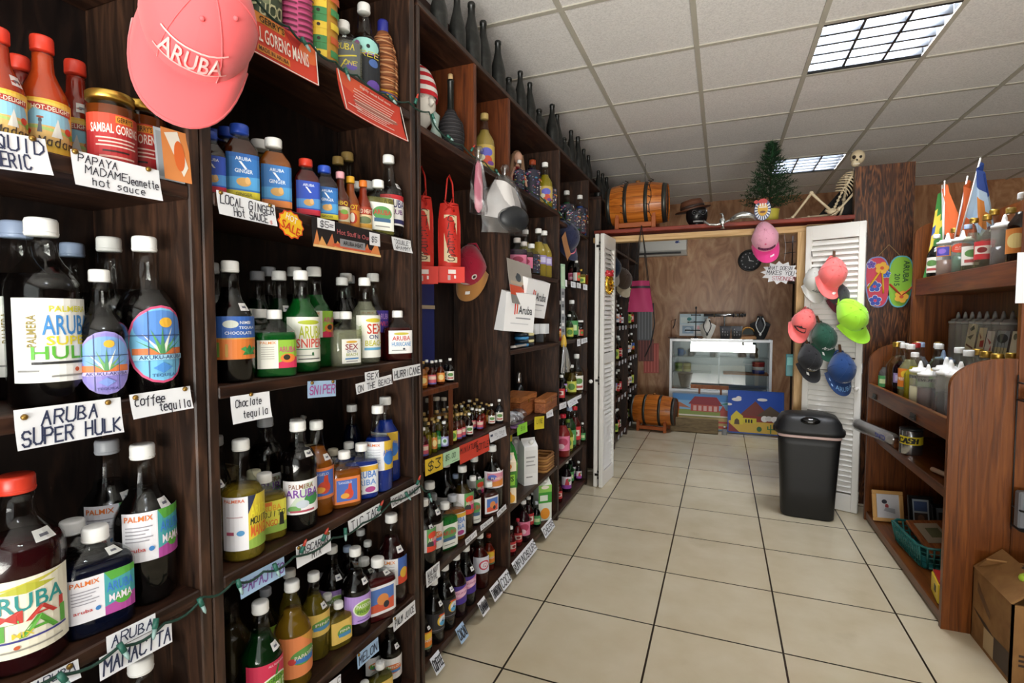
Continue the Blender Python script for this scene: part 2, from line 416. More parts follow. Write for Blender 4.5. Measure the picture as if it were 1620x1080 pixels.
# ------------------------------------------------------------------ the long wall of shelves on the left
XF = -.99            # front edge of the boards
XBK = -1.30          # back boards
def shelf_run(name, label, y0, y1, z_top, posts, boards, post_w, m_post, m_board, back_m=W_BACK, xb=XBK):
    """One carcass: back board, upright boards, shelf boards."""
    t = thing(name, label, 'shelving', ((XF + xb) / 2, (y0 + y1) / 2, 0)); L0 = Vector(t.location)
    def P(c): return (c[0] - L0.x, c[1] - L0.y, c[2] - L0.z)
    MB().box(P((xb - .008, (y0 + y1) / 2, z_top / 2)), (.014, y1 - y0, z_top), back_m).obj('back_panel', t)
    for y, w, za, zb, *om in posts:
        MB().box(P(((XF + xb) / 2, y, (za + zb) / 2)), (XF - xb, w, zb - za), om[0] if om else m_post, bev=.003).obj('upright', t)
    for ya, yb_, z, th in boards:
        MB().box(P(((XF + xb) / 2, (ya + yb_) / 2, z - th / 2)), (XF - xb, yb_ - ya, th), m_board, bev=.003).obj('shelf_board', t)
    return t
ZA = dict(r0=2.05, r1=1.62, r2=1.21, r3=.795, r4=.375, r5=.06)
nb = [(-.05, .728, z, .028) for z in ZA.values()] + [(.782, 1.53, z, .028) for z in ZA.values()] + [(-.05, 1.53, 2.47, .028)]
shelf_run('wall_shelving', 'dark stained wooden shelving nearest the entrance, two bays wide, full of bottles', -.09, 1.575, 2.47,
          [(-.07, .04, 0, 2.47), (.741, .026, 0, 2.47), (.769, .026, 0, 2.47), (1.545, .03, 0, 2.47)], nb, .03, W_DARK, W_DARKH)
B0, B1, B2, B3 = 1.59, 2.41, 3.265, 4.06
bb = [(B0, B1, 2.03, .025), (B1, B2, 2.03, .025), (B2, B3, 1.985, .025), (1.595, B1, .825, .028), (1.595, B1, .40, .028), (1.595, B1, .075, .028),
      (B1, B2, 1.598, .025), (B1, B2, 1.187, .025), (B1, B2, .775, .025), (B1, B2, .375, .025), (B1, B2, .065, .028),
      (B2, B3, 1.605, .025), (B2, B3, 1.192, .025), (B2, B3, .764, .025), (B2, B3, .36, .025), (B2, B3, .05, .025), (1.58, 4.49, 2.452, .024)]
shelf_run('wall_shelving', 'dark stained wooden shelving in mid wall with open compartments and wine bottles on top', 1.575, 4.08, 2.452,
          [(1.585, .02, 0, 2.43), (2.03, .025, 2.03, 2.43, W_RED), (B1, .03, 0, 2.005), (B1, .03, 2.03, 2.43, W_RED), (B2, .03, 0, 2.43), (B3, .03, 0, 2.43)], bb, .03, W_DARK, W_DARKH)
zb = [2.03, 1.6, 1.25, .88, .5, .1]
shelf_run('wall_shelving', 'dark wooden shelving in the back room behind the louvred door', 4.5, 6.75, 2.40,
          [(4.52, .03, 0, 2.38), (5.25, .03, 0, 2.38), (5.98, .03, 0, 2.38), (6.73, .03, 0, 2.38)],
          [(a, b, z, .025) for z in zb for a, b in ((4.53, 5.235), (5.265, 5.965), (5.995, 6.715))] + [(4.5, 6.75, 2.40, .025)], .03, W_DARK, W_DARKH)
# ------------------------------------------------------------------ bottles: one unit-high design per kind, scaled to size
WHITE_CAP = ('f2f2ef', .35)
KIND = {  # radius/height, squash, corner power, profile, cap (z0, z1, r), neck start
 'tall': dict(q=.172, prof=[(.0, .012), (.9, .0), (1, .02), (1, .50), (.95, .555), (.74, .625), (.52, .68), (.44, .74), (.38, .82), (.36, .92)], cap=(.905, 1, .40), fill=.72),
 'slim': dict(q=.13, prof=[(.0, .012), (.9, .0), (1, .02), (1, .50), (.97, .56), (.84, .625), (.66, .68), (.57, .74), (.50, .82), (.47, .92)], cap=(.905, 1, .53), fill=.72),
 'big': dict(q=.165, prof=[(.0, .012), (.92, .0), (1, .02), (1, .60), (.96, .65), (.80, .71), (.56, .76), (.43, .80), (.38, .85), (.38, .92)], cap=(.905, 1, .44), fill=.72),
 'jug': dict(q=.198, prof=[(.0, .012), (.92, .0), (1, .02), (1, .58), (.96, .63), (.80, .69), (.56, .74), (.43, .78), (.38, .83), (.38, .92)], cap=(.905, 1, .42), fill=.72),
 'flask': dict(q=.30, sy=.58, pw=3.2, prof=[(.0, .01), (.93, .0), (1, .03), (1, .60), (.92, .68), (.62, .77), (.38, .82), (.34, .87), (.34, .92)], cap=(.86, 1, .36), fill=.66),
 'sauce': dict(q=.17, prof=[(.0, .01), (.92, .0), (1, .02), (1, .46), (.90, .54), (.62, .64), (.46, .71), (.42, .80), (.42, .9)], cap=(.875, 1, .47), fill=.85),
 'jar': dict(q=.28, prof=[(.0, .01), (.92, .0), (1, .04), (1, .82), (.9, .88)], cap=(.885, 1, .97), fill=.8),
 'rect': dict(q=.215, sy=.8, pw=5, prof=[(.0, .01), (.94, .0), (1, .02), (1, .62), (.90, .69), (.58, .79), (.48, .84), (.46, .92)], cap=(.875, 1, .52), fill=.80),
 'cork': dict(q=.10, prof=[(.0, .01), (.92, .0), (1, .02), (1, .50), (.9, .56), (.55, .66), (.46, .75), (.44, .93)], cap=(.92, 1, .45), fill=.62),
 'squeeze': dict(q=.20, prof=[(.0, .01), (.95, .0), (1, .02), (.98, .70), (.92, .74)], cap=(.735, 1, 1.0), fill=.40),
 'tallsq': dict(q=.088, prof=[(.0, .01), (.95, .0), (1, .02), (.98, .84), (.92, .86)], cap=(.86, 1, 1.0), fill=.40),
 'round': dict(q=.27, prof=[(.0, .02), (.6, .0), (.95, .2), (1, .34), (.88, .5), (.5, .62), (.34, .68), (.3, .92)], cap=(.9, 1, .36), fill=.5),
 'wine': dict(q=.142, prof=[(.0, .02), (.94, .0), (1, .02), (1, .40), (.95, .47), (.76, .58), (.54, .70), (.40, .80), (.36, .93), (.41, .935), (.41, .985), (.34, 1.0)], cap=None, fill=0),
 'stout': dict(q=.26, prof=[(.0, .02), (.94, .0), (1, .03), (1, .45), (.92, .56), (.62, .68), (.40, .76), (.36, .9), (.42, .905), (.42, .98), (.36, 1.0)], cap=None, fill=0),
}
_ME = {}
def surf_pt(K, u, v, z0, z1, half, dep):
    """Point of a label on the bottle wall facing local -Y."""
    z = z0 + (z1 - z0) * v; q = K['q']; e = .0005 * dep + .006 * q
    if K.get('pw'):
        x = (u - .5) * 2 * half; y = -(max(0, 1 - min(1, abs(x)) ** K['pw'])) ** (1 / K['pw']) * K.get('sy', 1)
        return (x * q, y * q - e, z)
    a = (u - .5) * 2 * half
    return (sin(a) * (q + e), -cos(a) * (q + e), z)
def me_body(kind, gm):
    k = ('b', kind, gm.name)
    if k not in _ME:
        K = KIND[kind]; _ME[k] = MB().lathe([(r * K['q'], z) for r, z in K['prof']], gm, 24, 1, K.get('sy', 1), K.get('pw', 2)).mesh(kind + '_glass')
    return _ME[k]
def me_liquid(kind, lm, fill):
    k = ('l', kind, lm.name, fill)
    if k not in _ME:
        K = KIND[kind]; P = []; last = None
        for r, z in K['prof']:
            if z >= fill:
                r0, z0 = last; t = (fill - z0) / max(1e-6, z - z0); P.append((r0 + (r - r0) * t, fill)); break
            P.append((r, z)); last = (r, z)
        P = [(r * K['q'] * .965, z + (.004 if z < .03 else 0)) for r, z in P]
        _ME[k] = MB().lathe(P, lm, 24, 1, K.get('sy', 1), K.get('pw', 2)).mesh(kind + '_drink')
    return _ME[k]
def me_cap(kind, col):
    k = ('c', kind, col)
    if k not in _ME:
        K = KIND[kind]; z0, z1, r = K['cap']; r *= K['q']; mb = MB(); m = mat(col, .35 if col not in ('b99a5c', 'c4a868') else .3, .0 if col not in ('c8a24a', 'd8b45c') else .9)
        if kind in ('squeeze', 'tallsq'):
            k_ = (1 - z0) / .265; mb.lathe([(r * .98, z0), (r * 1.04, z0 + .005), (r * 1.04, z0 + .05 * k_), (r * .8, z0 + .06 * k_), (r * .72, z0 + .10 * k_), (r * .26, z0 + .115 * k_), (r * .2, 1 - .07 * k_), (r * .09, 1)], m, 20)
        else:
            b = (z1 - z0) * .18
            mb.lathe([(r * .96, z0), (r, z0 + b * .4), (r, z1 - b), (r * .93, z1 - b * .2), (r * .8, z1), (0, z1)], m, 20)
            if kind in ('tall', 'slim', 'big', 'jug', 'flask'): mb.lathe([(r * 1.02, z0 + .012 * (z1 > 0)), (r * 1.03, z0 + .016), (r * 1.02, z0 + .020)], m, 20)
        _ME[k] = mb.mesh('cap')
    return _ME[k]
def me_label(kind, des):
    k = ('a', kind, des)
    if k not in _ME:
        K = KIND[kind]; z0, z1, half, shape, bg, prims = DES[des]
        if K.get('pw'): half = min(half, .93) if half <= 1 else .86
        else: half = R(half) if half > 1 else R(60)
        mb = MB(); us = [i / 12 for i in range(13)]; mp = lambda u, v, d: surf_pt(K, u, v, z0, z1, half, d)
        base = [('r', 0, 0, 1, 1, bg)] if shape == 'rect' else [('e', .5, .5, .5, .5, bg)]
        art(mb, base + prims, mp, us, asp=max(.5, min(2.2, 2 * half * K['q'] / max(.05, z1 - z0)))); _ME[k] = mb.mesh('label')
    return _ME[k]
def me_sticker(kind):
    k = ('s', kind)
    if k not in _ME:
        K = KIND[kind]; mb = MB(); pr = K['prof']; i = max(j for j, (r, z) in enumerate(pr) if r > .9 and z > .3)
        (r0, z0), (r1, z1) = pr[i], pr[min(i + 2, len(pr) - 1)]
        def mp(u, v, d):
            a = R(34) + (u - .5) * .62; t = .25 + .5 * v; r = (r0 + (r1 - r0) * t) * K['q'] * 1.03 + .0015 * d
            return (sin(a) * r, -cos(a) * r * K.get('sy', 1), z0 + (z1 - z0) * t)
        art(mb, [('r', 0, 0, 1, 1, 'eceaea'), ('r', .25, .35, .7, .6, '6a6a78')], mp, [0, .5, 1]); _ME[k] = mb.mesh('price_sticker')
    return _ME[k]
NAME = {'jug': 'bottle', 'slim': 'bottle', 'tall': 'bottle', 'big': 'bottle', 'flask': 'flask_bottle', 'sauce': 'sauce_bottle', 'jar': 'jar', 'rect': 'sauce_bottle', 'cork': 'miniature_bottle', 'squeeze': 'squeeze_bottle', 'tallsq': 'squeeze_bottle', 'round': 'miniature_bottle', 'wine': 'wine_bottle', 'stout': 'wine_bottle'}
M_DUSTY = wood('dusty_dark_bottle_glass', '0e0f0e', '171917', '262825', (3, 3, 2), .38, 3, .5, .5, .0)
def bottle(kind, x, y, z, h, liq, cap, des, face, label, group=None, name=None, fill=None, sticker=0, op=1.0):
    cat = 'jar' if kind == 'jar' else 'bottle'
    t = thing(name or NAME[kind], label, cat, (x, y, z), (0, 0, face_cam(x, y, face)), group); t.scale = (h, h, h)
    if kind in ('wine', 'stout'):
        inst(me_body(kind, M_DUSTY), 'glass', t); return t
    gm = {'squeeze': G_SQ, 'tallsq': G_SQ}.get(kind, G_CLEAR)
    inst(me_body(kind, gm), 'glass', t)
    if liq: inst(me_liquid(kind, liquid(liq, op), fill or KIND[kind]['fill']), 'drink' if kind not in ('sauce', 'rect', 'jar') else 'sauce', t)
    if cap: inst(me_cap(kind, cap), 'cap', t)
    if des: inst(me_label(kind, des), 'label', t)
    if sticker: inst(me_sticker(kind), 'price_sticker', t)
    return t
def _sq():
    m = D.materials.new('frosted_plastic'); m.use_nodes = True; nt = m.node_tree; N = nt.nodes.new; L = nt.links.new
    b = nt.nodes['Principled BSDF']; b.inputs['Base Color'].default_value = (*lin('d9d9d2'), 1); b.inputs['Roughness'].default_value = .3
    t = N('ShaderNodeBsdfTransparent'); mx = N('ShaderNodeMixShader'); mx.inputs[0].default_value = .24
    L(t.outputs[0], mx.inputs[1]); L(b.outputs[0], mx.inputs[2]); L(mx.outputs[0], nt.nodes['Material Output'].inputs[0]); return m
G_SQ = _sq()
# printed labels: z range on the bottle, half width, shape, paper colour, print
def palmix(pic, a, b, c, t1, t2):
    """Ingredients panel on the left, bright picture panel on the right."""
    L = [('r', .52, .0, 1, 1, pic), ('p', [(.52, .0), (1, 0), (1, .35), (.52, .2)], b), ('p', [(.52, 1), (1, 1), (1, .85), (.62, .78)], c), ('e', .8, .3, .13, .14, c),
         ('t', 'PALMIX', .05, .83, .40, .11, 'e0762c'), ('t', t1, .55, .52, .42, .22, a), ('t', t2, .58, .28, .36, .18, 'f0e6ee')]
    L += [('r', .06, .70 - .07 * i, .44 - .05 * (i % 3), .72 - .07 * i, '9a97a0') for i in range(5)]
    return L + [('t', 'aruba', .08, .22, .26, .08, 'c23a3a'), ('e', .42, .25, .04, .05, '3d7fc0')]
DES = {
 'hulk': (.13, .57, 66, 'rect', 'f0f0ea', [('p', [(0, 1), (.3, 1), (0, .7)], 'dfe2dc'), ('t', 'PALMERA', .42, .84, .5, .07, 'd8d23a'), ('t', 'ARUBA', .34, .56, .64, .24, '3f86c8'), ('t', 'SUPER', .38, .44, .6, .11, 'e3d22c'), ('t', 'HULK', .22, .27, .76, .16, '5aae36'), ('v', 'PALMERA', .18, .42, .1, .38, '8a7a2c'),
   ('r', .22, .215, .98, .245, '2a2a2a'), ('r', .06, .13, .3, .15, '8a8a86'), ('r', .42, .06, .9, .08, '8a8a86'), ('e', .72, .14, .03, .028, 'c2552c')]),
 'ovalp': (.05, .53, 62, 'oval', '9c8fd0', [('e', .5, .5, .47, .47, '8f86cf'), ('e', .5, .62, .44, .3, '7aa6dc'), ('r', .07, .36, .93, .46, 'e07b45'), 
   ('p', [(.46, .38), (.54, .38), (0.12, 0.56)], '5f9a6a'), ('p', [(.46, .38), (.54, .38), (0.88, 0.56)], '5f9a6a'), ('p', [(.46, .38), (.54, .38), (0.22, 0.64)], 'e6ebdc'), ('p', [(.46, .38), (.54, .38), (0.78, 0.64)], '78ad6a'), ('p', [(.46, .38), (.54, .38), (0.33, 0.70)], '78ad6a'), ('p', [(.46, .38), (.54, .38), (0.66, 0.72)], 'e6ebdc'), ('p', [(.46, .38), (.54, .38), (0.50, 0.74)], '5f9a6a'), ('e', .55, .8, .09, .06, 'e8b23c'), ('r', .02, .61, .98, .62, '33406a'), ('r', .3, .06, .312, .94, '33406a'), ('r', .7, .06, .712, .94, '33406a'), ('r', .09, .30, .91, .36, 'c2b7e6'), ('t', 'AKUKU-AKUBA', .16, .305, .7, .05, '4a4a86'), ('p', [(.36, .2), (.5, .13), (.64, .2), (.5, .27)], '7a93d4'), ('t', 'TEQUILA', .34, .07, .34, .045, '3d3d76')]),
 'ovalb': (.07, .56, 64, 'oval', 'd8527c', [('e', .5, .5, .46, .47, '79c2ea'), ('e', .5, .72, .40, .22, '5c8fd8'), ('r', .08, .37, .92, .45, 'e07b45'), 
   ('p', [(.46, .38), (.54, .38), (0.12, 0.56)], '4f9460'), ('p', [(.46, .38), (.54, .38), (0.88, 0.56)], '4f9460'), ('p', [(.46, .38), (.54, .38), (0.22, 0.64)], 'e6ebdc'), ('p', [(.46, .38), (.54, .38), (0.78, 0.64)], '5fa563'), ('p', [(.46, .38), (.54, .38), (0.33, 0.70)], '5fa563'), ('p', [(.46, .38), (.54, .38), (0.66, 0.72)], 'e6ebdc'), ('p', [(.46, .38), (.54, .38), (0.50, 0.74)], '4f9460'), ('e', .56, .78, .10, .065, 'e8b23c'), ('r', .04, .61, .96, .62, '33406a'), ('r', .3, .07, .312, .93, '33406a'), ('r', .7, .07, .712, .93, '33406a'), ('r', .10, .30, .90, .365, 'a9d8f0'), ('t', 'AKUKU-AKUBA', .18, .31, .66, .05, '35507e'), ('p', [(.36, .2), (.5, .13), (.64, .2), (.5, .27)], '4f8fd8'), ('t', 'TEQUILA', .34, .08, .34, .045, '2d4d86')]),
 'mamacita': (.29, .60, 62, 'rect', 'e9e8ee', palmix('4aa3a8', '3f7fd0', 'b04a9a', '57a63f', 'ARUBA', 'MAMA')),
 'mamaflask': (.16, .58, .9, 'rect', 'e9e8ee', palmix('4aa3a8', '3f7fd0', 'b04a9a', '57a63f', 'ARUBA', 'MAMA')),
 'maitai': (.10, .50, 62, 'rect', 'ece7d2', [('p', [(.1, .86), (.6, .9), (.9, .98), (.5, .94)], 'c9c24a'), ('p', [(.2, .84), (.5, .8), (.8, .86), (.5, .93)], 'b8b83c'), ('t', 'ARUBA', .06, .58, .82, .22, '2f8f8c'), ('t', 'MAI', .16, .44, .72, .16, 'c23c34'), ('t', 'TAI', .10, .24, .8, .24, '5ba53c'), ('t', 'MIX', .36, .25, .2, .07, 'd8c33a'), ('r', .1, .2, .92, .225, '3a3a8a'), ('r', .14, .08, .86, .10, '9a958a'), ('e', .4, .13, .03, .025, 'c2552c')]),
 'maicream': (.10, .50, 62, 'rect', 'ece7d2', [('t', 'ARUBA', .06, .6, .82, .22, '2f8f8c'), ('t', 'MAI', .16, .44, .72, .16, 'c23c34')]),
 'madam': (.02, .45, 66, 'rect', 'e2b53c', [('r', .02, .12, .98, .95, 'e6c25a'), ('e', .5, .55, .42, .34, '8fc6dc'), ('p', [(.08, .5), (.92, .5), (.92, .2), (.08, .2)], 'd8b06a'), ('p', [(.1, .44), (.9, .36), (.9, .42), (.1, .50)], 'a6c070'), ('p', [(.5, .3), (.7, .3), (.62, .66)], 'd9d9d2'), ('e', .33, .58, .03, .05, '4a4a52'), ('p', [(.28, .36), (.36, .36), (.35, .56), (.31, .56)], '5b5f66'), ('e', .33, .64, .06, .02, '9a4a30'), ('p', [(.12, .92), (.3, .78), (.9, .74), (.9, .86), (.34, .90)], 'a93a30'),
   ('t', 'HOT-DELIGHT', .2, .78, .66, .09, 'efe6d0'), ('e', .82, .46, .08, .07, 'd0452c'), ('e', .9, .38, .05, .06, '7cae3c'), ('e', .12, .36, .07, .05, 'c8402a'), ('h', 'Madam', .3, .13, .6, .16, '3a2c22', .025)]),
 'sambal': (.08, .68, 75, 'rect', 'a8282a', [('r', 0, .62, 1, 1, 'c8432c'), ('r', .5, .82, .8, .97, 'd98a2c'), ('t', "GERRY'S", .52, .84, .26, .11, '2a1a14'), ('t', 'SAMBAL GORENG', .12, .58, .78, .2, 'f2e6dc'), ('r', .2, .46, .84, .49, 'e0c0b4'), ('r', .24, .38, .8, .41, 'e0c0b4'), ('r', .2, .30, .84, .33, 'e0c0b4'), ('r', .3, .18, .7, .22, '33130f'), ('r', .25, .06, .8, .1, 'd0a094')]),
 'gingy': (.04, .60, .9, 'rect', '2f6fb4', [('p', [(0, .9), (1, .9), (1, 1), (0, 1)], '2a5fa6'), ('p', [(0, .2), (1, .2), (1, .5), (0, .45)], '4f9ad0'), ('t', 'ARUBA', .26, .84, .48, .08, 'dfe8f2'), ('p', [(.36, .82), (.44, .82), (.62, .66), (.54, .66)], 'f0f2f4'), ('t', 'GINGER', .24, .56, .54, .09, 'dfe8f2'), ('e', .5, .36, .22, .10, 'c79a5a'), ('e', .62, .4, .08, .08, 'd8ac6c'), ('r', 0, 0, 1, .16, 'd8c83a'), ('t', 'GINGER', .25, .05, .5, .07, '6b6a2a')]),
 'gingo': (.04, .60, .9, 'rect', '3a78bc', [('p', [(0, .2), (1, .2), (1, .5), (0, .45)], '4f9ad0'), ('t', 'ARUBA', .26, .84, .48, .08, 'dfe8f2'), ('p', [(.36, .82), (.44, .82), (.62, .66), (.54, .66)], 'f0f2f4'), ('t', 'GINGER', .24, .56, .54, .09, 'dfe8f2'), ('e', .5, .36, .22, .10, 'c79a5a'), ('e', .62, .4, .08, .08, 'd8ac6c'), ('r', 0, 0, 1, .16, 'dd8546')]),
 'gingr': (.04, .60, .9, 'rect', '2f4fb4', [('p', [(0, .2), (1, .2), (1, .5), (0, .45)], '4f8fd0'), ('t', 'ARUBA', .26, .84, .48, .08, 'dfe8f2'), ('p', [(.36, .82), (.44, .82), (.62, .66), (.54, .66)], 'f0f2f4'), ('e', .5, .36, .22, .10, 'c79a5a'), ('e', .62, .4, .08, .08, 'd8b07c'), ('r', 0, 0, 1, .16, 'c2283c')]),
 'bbq': (.02, .46, 64, 'rect', 'd8cfae', [('r', 0, .72, 1, 1, '6a2a1c'), ('t', 'BBQ', .2, .75, .6, .2, 'e6c33c'), ('e', .5, .36, .34, .2, 'd0674a'), ('e', .6, .5, .2, .1, '7da84a'), ('r', 0, 0, 1, .1, 'b07a3c')]),
 'hoty': (.02, .46, 64, 'rect', 'd98a34', [('r', 0, .72, 1, 1, 'a8481c'), ('t', 'HOT', .2, .75, .6, .2, 'f0d23c'), ('e', .5, .38, .26, .24, 'c6412c'), ('e', .5, .4, .12, .2, 'efe6d4')]),
 'hoto': (.02, .46, 64, 'rect', 'e0c79a', [('r', 0, .66, 1, 1, 'a4371c'), ('t', 'RED HEAT', .1, .72, .8, .18, 'f0e0c8'), ('e', .5, .42, .38, .16, '6f7d56'), ('r', 0, .08, 1, .26, 'd8a03c')]),
 'greenlbl': (.06, .56, .8, 'rect', 'e9ebe2', [('e', .5, .62, .4, .26, '5b9a5a'), ('t', 'ARUBA', .14, .56, .72, .18, 'c23a3a'), ('r', .16, .3, .84, .44, '46688a'), ('r', .2, .12, .8, .16, '8f8f8a')]),
 'aruba3': (.14, .50, 60, 'rect', 'f0eeee', [('p', [(0, 1), (1, 1), (1, .82), (0, .9)], 'c22c34'), ('t', 'ARUBA', .1, .58, .8, .26, '33306e'), ('t', 'CLUB', .16, .36, .66, .16, '6a3a78'), ('r', 0, .06, 1, .2, '2d2d5e')]),
 'choc': (.19, .54, 70, 'rect', 'd97a36', [('r', 0, .5, 1, 1, '3560ac'), ('r', 0, .47, 1, .5, 'c9a24a'), ('e', .4, .82, .14, .09, 'c9cfc4'), ('t', 'NIMBI', .56, .82, .22, .07, 'dfe6ee'), ('t', 'TEQUILA', .54, .70, .34, .07, 'dfe6ee'), ('t', 'CHOCOLATE', .3, .58, .5, .07, 'dfe6ee'), ('p', [(.6, .1), (.9, .1), (.75, .34)], '2f7d3f'), ('p', [(.56, .24), (.75, .1), (.66, .3)], '3d9450'), ('p', [(.94, .24), (.75, .1), (.84, .3)], '3d9450'), ('r', .14, .06, .2, .4, '79a04a'), ('r', .3, .06, .35, .36, 'b98f3c')]),
 'green': (.30, .56, 66, 'rect', 'e6e6dc', [('r', .5, 0, 1, 1, '8cb83c'), ('p', [(.5, 0), (1, 0), (1, .4), (.5, .2)], 'cc2f56'), ('e', .75, .35, .2, .16, 'dd7a34'), ('e', .72, .38, .09, .1, '2a2a1c'), ('t', 'ARUBA', .52, .56, .45, .2, 'c2417a'), ('t', 'PALMIX', .06, .86, .38, .09, 'dd8a3c')] + [('r', .08, .74 - .08 * i, .4, .76 - .08 * i, 'aaa79c') for i in range(6)]),
 'greenflask': (.13, .55, .92, 'rect', 'e6e6dc', [('r', .5, 0, 1, 1, '8cb83c'), ('p', [(.5, 0), (1, 0), (1, .4), (.5, .2)], 'cc2f56'), ('e', .75, .35, .2, .16, 'dd7a34'), ('e', .72, .38, .09, .1, '2a2a1c'), ('t', 'ARUBA', .52, .56, .45, .2, 'c2417a'), ('t', 'PALMIX', .06, .86, .38, .09, 'dd8a3c')] + [('r', .08, .74 - .08 * i, .4, .76 - .08 * i, 'aaa79c') for i in range(6)]),
 'sniper': (.10, .54, 64, 'rect', 'eff0e6', [('e', .6, .88, .3, .05, 'b7c23c'), ('t', 'ARUBA', .32, .52, .66, .28, 'bdc832'), ('t', 'SNIPER', .26, .32, .72, .2, 'd8503a'), ('r', .2, .28, .9, .295, '3aa06a'), ('r', .2, .14, .7, .16, '9aa09a'), ('r', .3, .06, .9, .08, '2c2c2c'), ('e', .66, .18, .03, .04, '2f6a3c'), ('v', 'PALMERA', .12, .4, .08, .3, 'c2564a')]),
 'sex': (.06, .50, .66, 'rect', 'ecece4', [('e', .5, .88, .3, .05, 'd8a83c'), ('t', 'SEX', .16, .56, .68, .24, '8a2430'), ('t', 'ON THE', .24, .44, .5, .1, '43507c'), ('t', 'BEACH', .2, .3, .6, .12, '9aa24a'), ('r', .15, .16, .85, .22, '4f86b8'), ('r', .2, .06, .8, .1, '9a9a9a')]),
 'sexbig': (.07, .56, 60, 'rect', 'eeeee6', [('e', .6, .88, .3, .05, 'd8c83c'), ('t', 'SEX', .34, .56, .6, .24, 'c8402c'), ('t', 'ON', .4, .44, .34, .1, '3d4a7c'), ('t', 'BEACH', .28, .28, .66, .13, 'c2c23a'), ('r', .25, .18, .95, .24, '5fa8d0'), ('v', 'PALMERA', .1, .4, .08, .36, '7aa24a')]),
 'violet': (.32, .57, 66, 'rect', 'ecebf0', [('r', .5, 0, 1, 1, '4a3aa0'), ('t', 'ARUBA', .54, .6, .42, .26, 'c8a0e6'), ('t', 'WILD', .56, .28, .38, .22, 'e0567a'), ('t', 'PALMIX', .06, .84, .38, .1, 'dd8a3c')] + [('r', .08, .7 - .09 * i, .4, .72 - .09 * i, 'b0adb6') for i in range(5)]),
 'hurr': (.14, .60, .86, 'rect', 'f0eeee', [('e', .5, .86, .32, .06, 'c9bd4a'), ('t', 'ARUBA', .12, .56, .76, .2, 'c8342c'), ('t', 'HURRICANE', .1, .32, .8, .18, '3a8fc8'), ('r', .1, .12, .7, .16, '9a9a9a'), ('e', .6, .2, .05, .04, '22303a')]),
 'mango': (.10, .55, 70, 'rect', 'eeedf2', [('r', .5, 0, 1, 1, 'd9c43a'), ('p', [(.5, 0), (1, 0), (1, .3), (.5, .16)], '8fb04a'), ('p', [(.5, 1), (.66, 1), (.5, .66)], '28304f'), ('t', 'ARUBA', .54, .58, .44, .22, 'e8dc3c'), ('h', 'MOJITO', .54, .46, .4, .12, '23301c', .03), ('t', 'MANGO', .54, .22, .42, .22, 'd8652c'), ('t', 'PALMERA', .06, .9, .38, .06, 'dd6a3c'), ('r', .1, .62, .4, .64, 'c8a8b0'), ('r', .1, .3, .24, .36, 'b0506a'), ('e', .36, .33, .07, .05, '4f94c8')]),
 'mangoflask': (.12, .60, .9, 'rect', 'e6e2c2', [('r', .2, 0, 1, 1, 'd9d24a'), ('p', [(.2, 0), (1, 0), (1, .3), (.2, .16)], '8fb04a'), ('t', 'ARUBA', .24, .7, .6, .18, 'e0962c'), ('h', 'MOJITO', .24, .52, .7, .16, '23301c', .03), ('t', 'MANGO', .24, .22, .5, .2, 'd8652c'), ('p', [(.78, .2), (.92, .2), (.9, .6), (.8, .6)], '23261c'), ('r', 0, .86, .6, .98, 'e07a34')]),
 'casc': (.16, .47, 64, 'rect', 'f0eef0', [('t', 'PALMERA', .18, .76, .6, .14, '8a5a3c'), ('p', [(.1, .1), (.4, .1), (.8, .92), (.6, .92)], 'c9d8c4'), ('e', .74, .42, .2, .18, '3f8a4a'), ('e', .3, .16, .16, .10, '6fa85a'), ('t', 'ARUBA', .1, .5, .82, .24, '7a3fa0'), ('e', .5, .3, .16, .12, 'c3ccd6'), ('r', .2, .06, .8, .12, 'b04a5a')]),
 'orange': (.19, .52, 66, 'rect', 'dd7d42', [('r', .12, .10, .88, .9, '4a6ab8'), ('e', .56, .36, .18, .2, 'c84a3c'), ('p', [(.5, .3), (.7, .3), (.66, .75), (.56, .75)], 'c8442c'), ('e', .42, .3, .16, .1, 'e0a03c'), ('t', 'TANGELO', .18, .76, .5, .08, 'c9d2e8')]),
 'orangeflask': (.08, .56, .8, 'rect', 'dd7d42', [('r', .12, .10, .88, .9, '4a6ab8'), ('e', .56, .36, .18, .2, 'c84a3c'), ('p', [(.5, .3), (.7, .3), (.66, .75), (.56, .75)], 'c8442c'), ('e', .42, .3, .16, .1, 'e0a03c'), ('t', 'TANGELO', .18, .76, .5, .08, 'c9d2e8')]),
 'blueflask': (.10, .62, .9, 'rect', 'dfe3ea', [('r', 0, .8, 1, .97, 'e0b03a'), ('t', 'ARUBA', .12, .56, .8, .24, '3a78c8'), ('t', 'ARIBA', .1, .3, .8, .2, '5f8fd0'), ('e', .3, .12, .12, .08, '2c3a2c'), ('e', .7, .14, .18, .1, 'b04a8a')]),
 'blue': (.26, .60, 66, 'rect', 'e6e8ee', [('r', .62, 0, 1, 1, 'd8b23a'), ('e', .8, .4, .2, .24, '3a78c8'), ('t', 'PALMIX', .06, .84, .44, .09, 'dd7a3c'), ('t', 'ARUBA', .58, .5, .4, .2, '3a6ac8')] + [('r', .1, .72 - .09 * i, .5, .735 - .09 * i, 'a9adba') for i in range(6)]),
 'apple': (.16, .52, 66, 'rect', 'cf2f52', [('e', .64, .34, .42, .34, 'e6edd8'), ('e', .64, .34, .38, .30, '7fb63c'), ('t', 'GREEN', .46, .5, .34, .12, '2f6a2c'), ('t', 'APPLE', .38, .24, .5, .24, 'eef2e0'), ('p', [(.6, .66), (.66, .66), (.72, .86), (.68, .88)], '3f7d2c'), ('t', 'ALL NATURAL', .46, .9, .4, .05, 'f0d0d4')]),
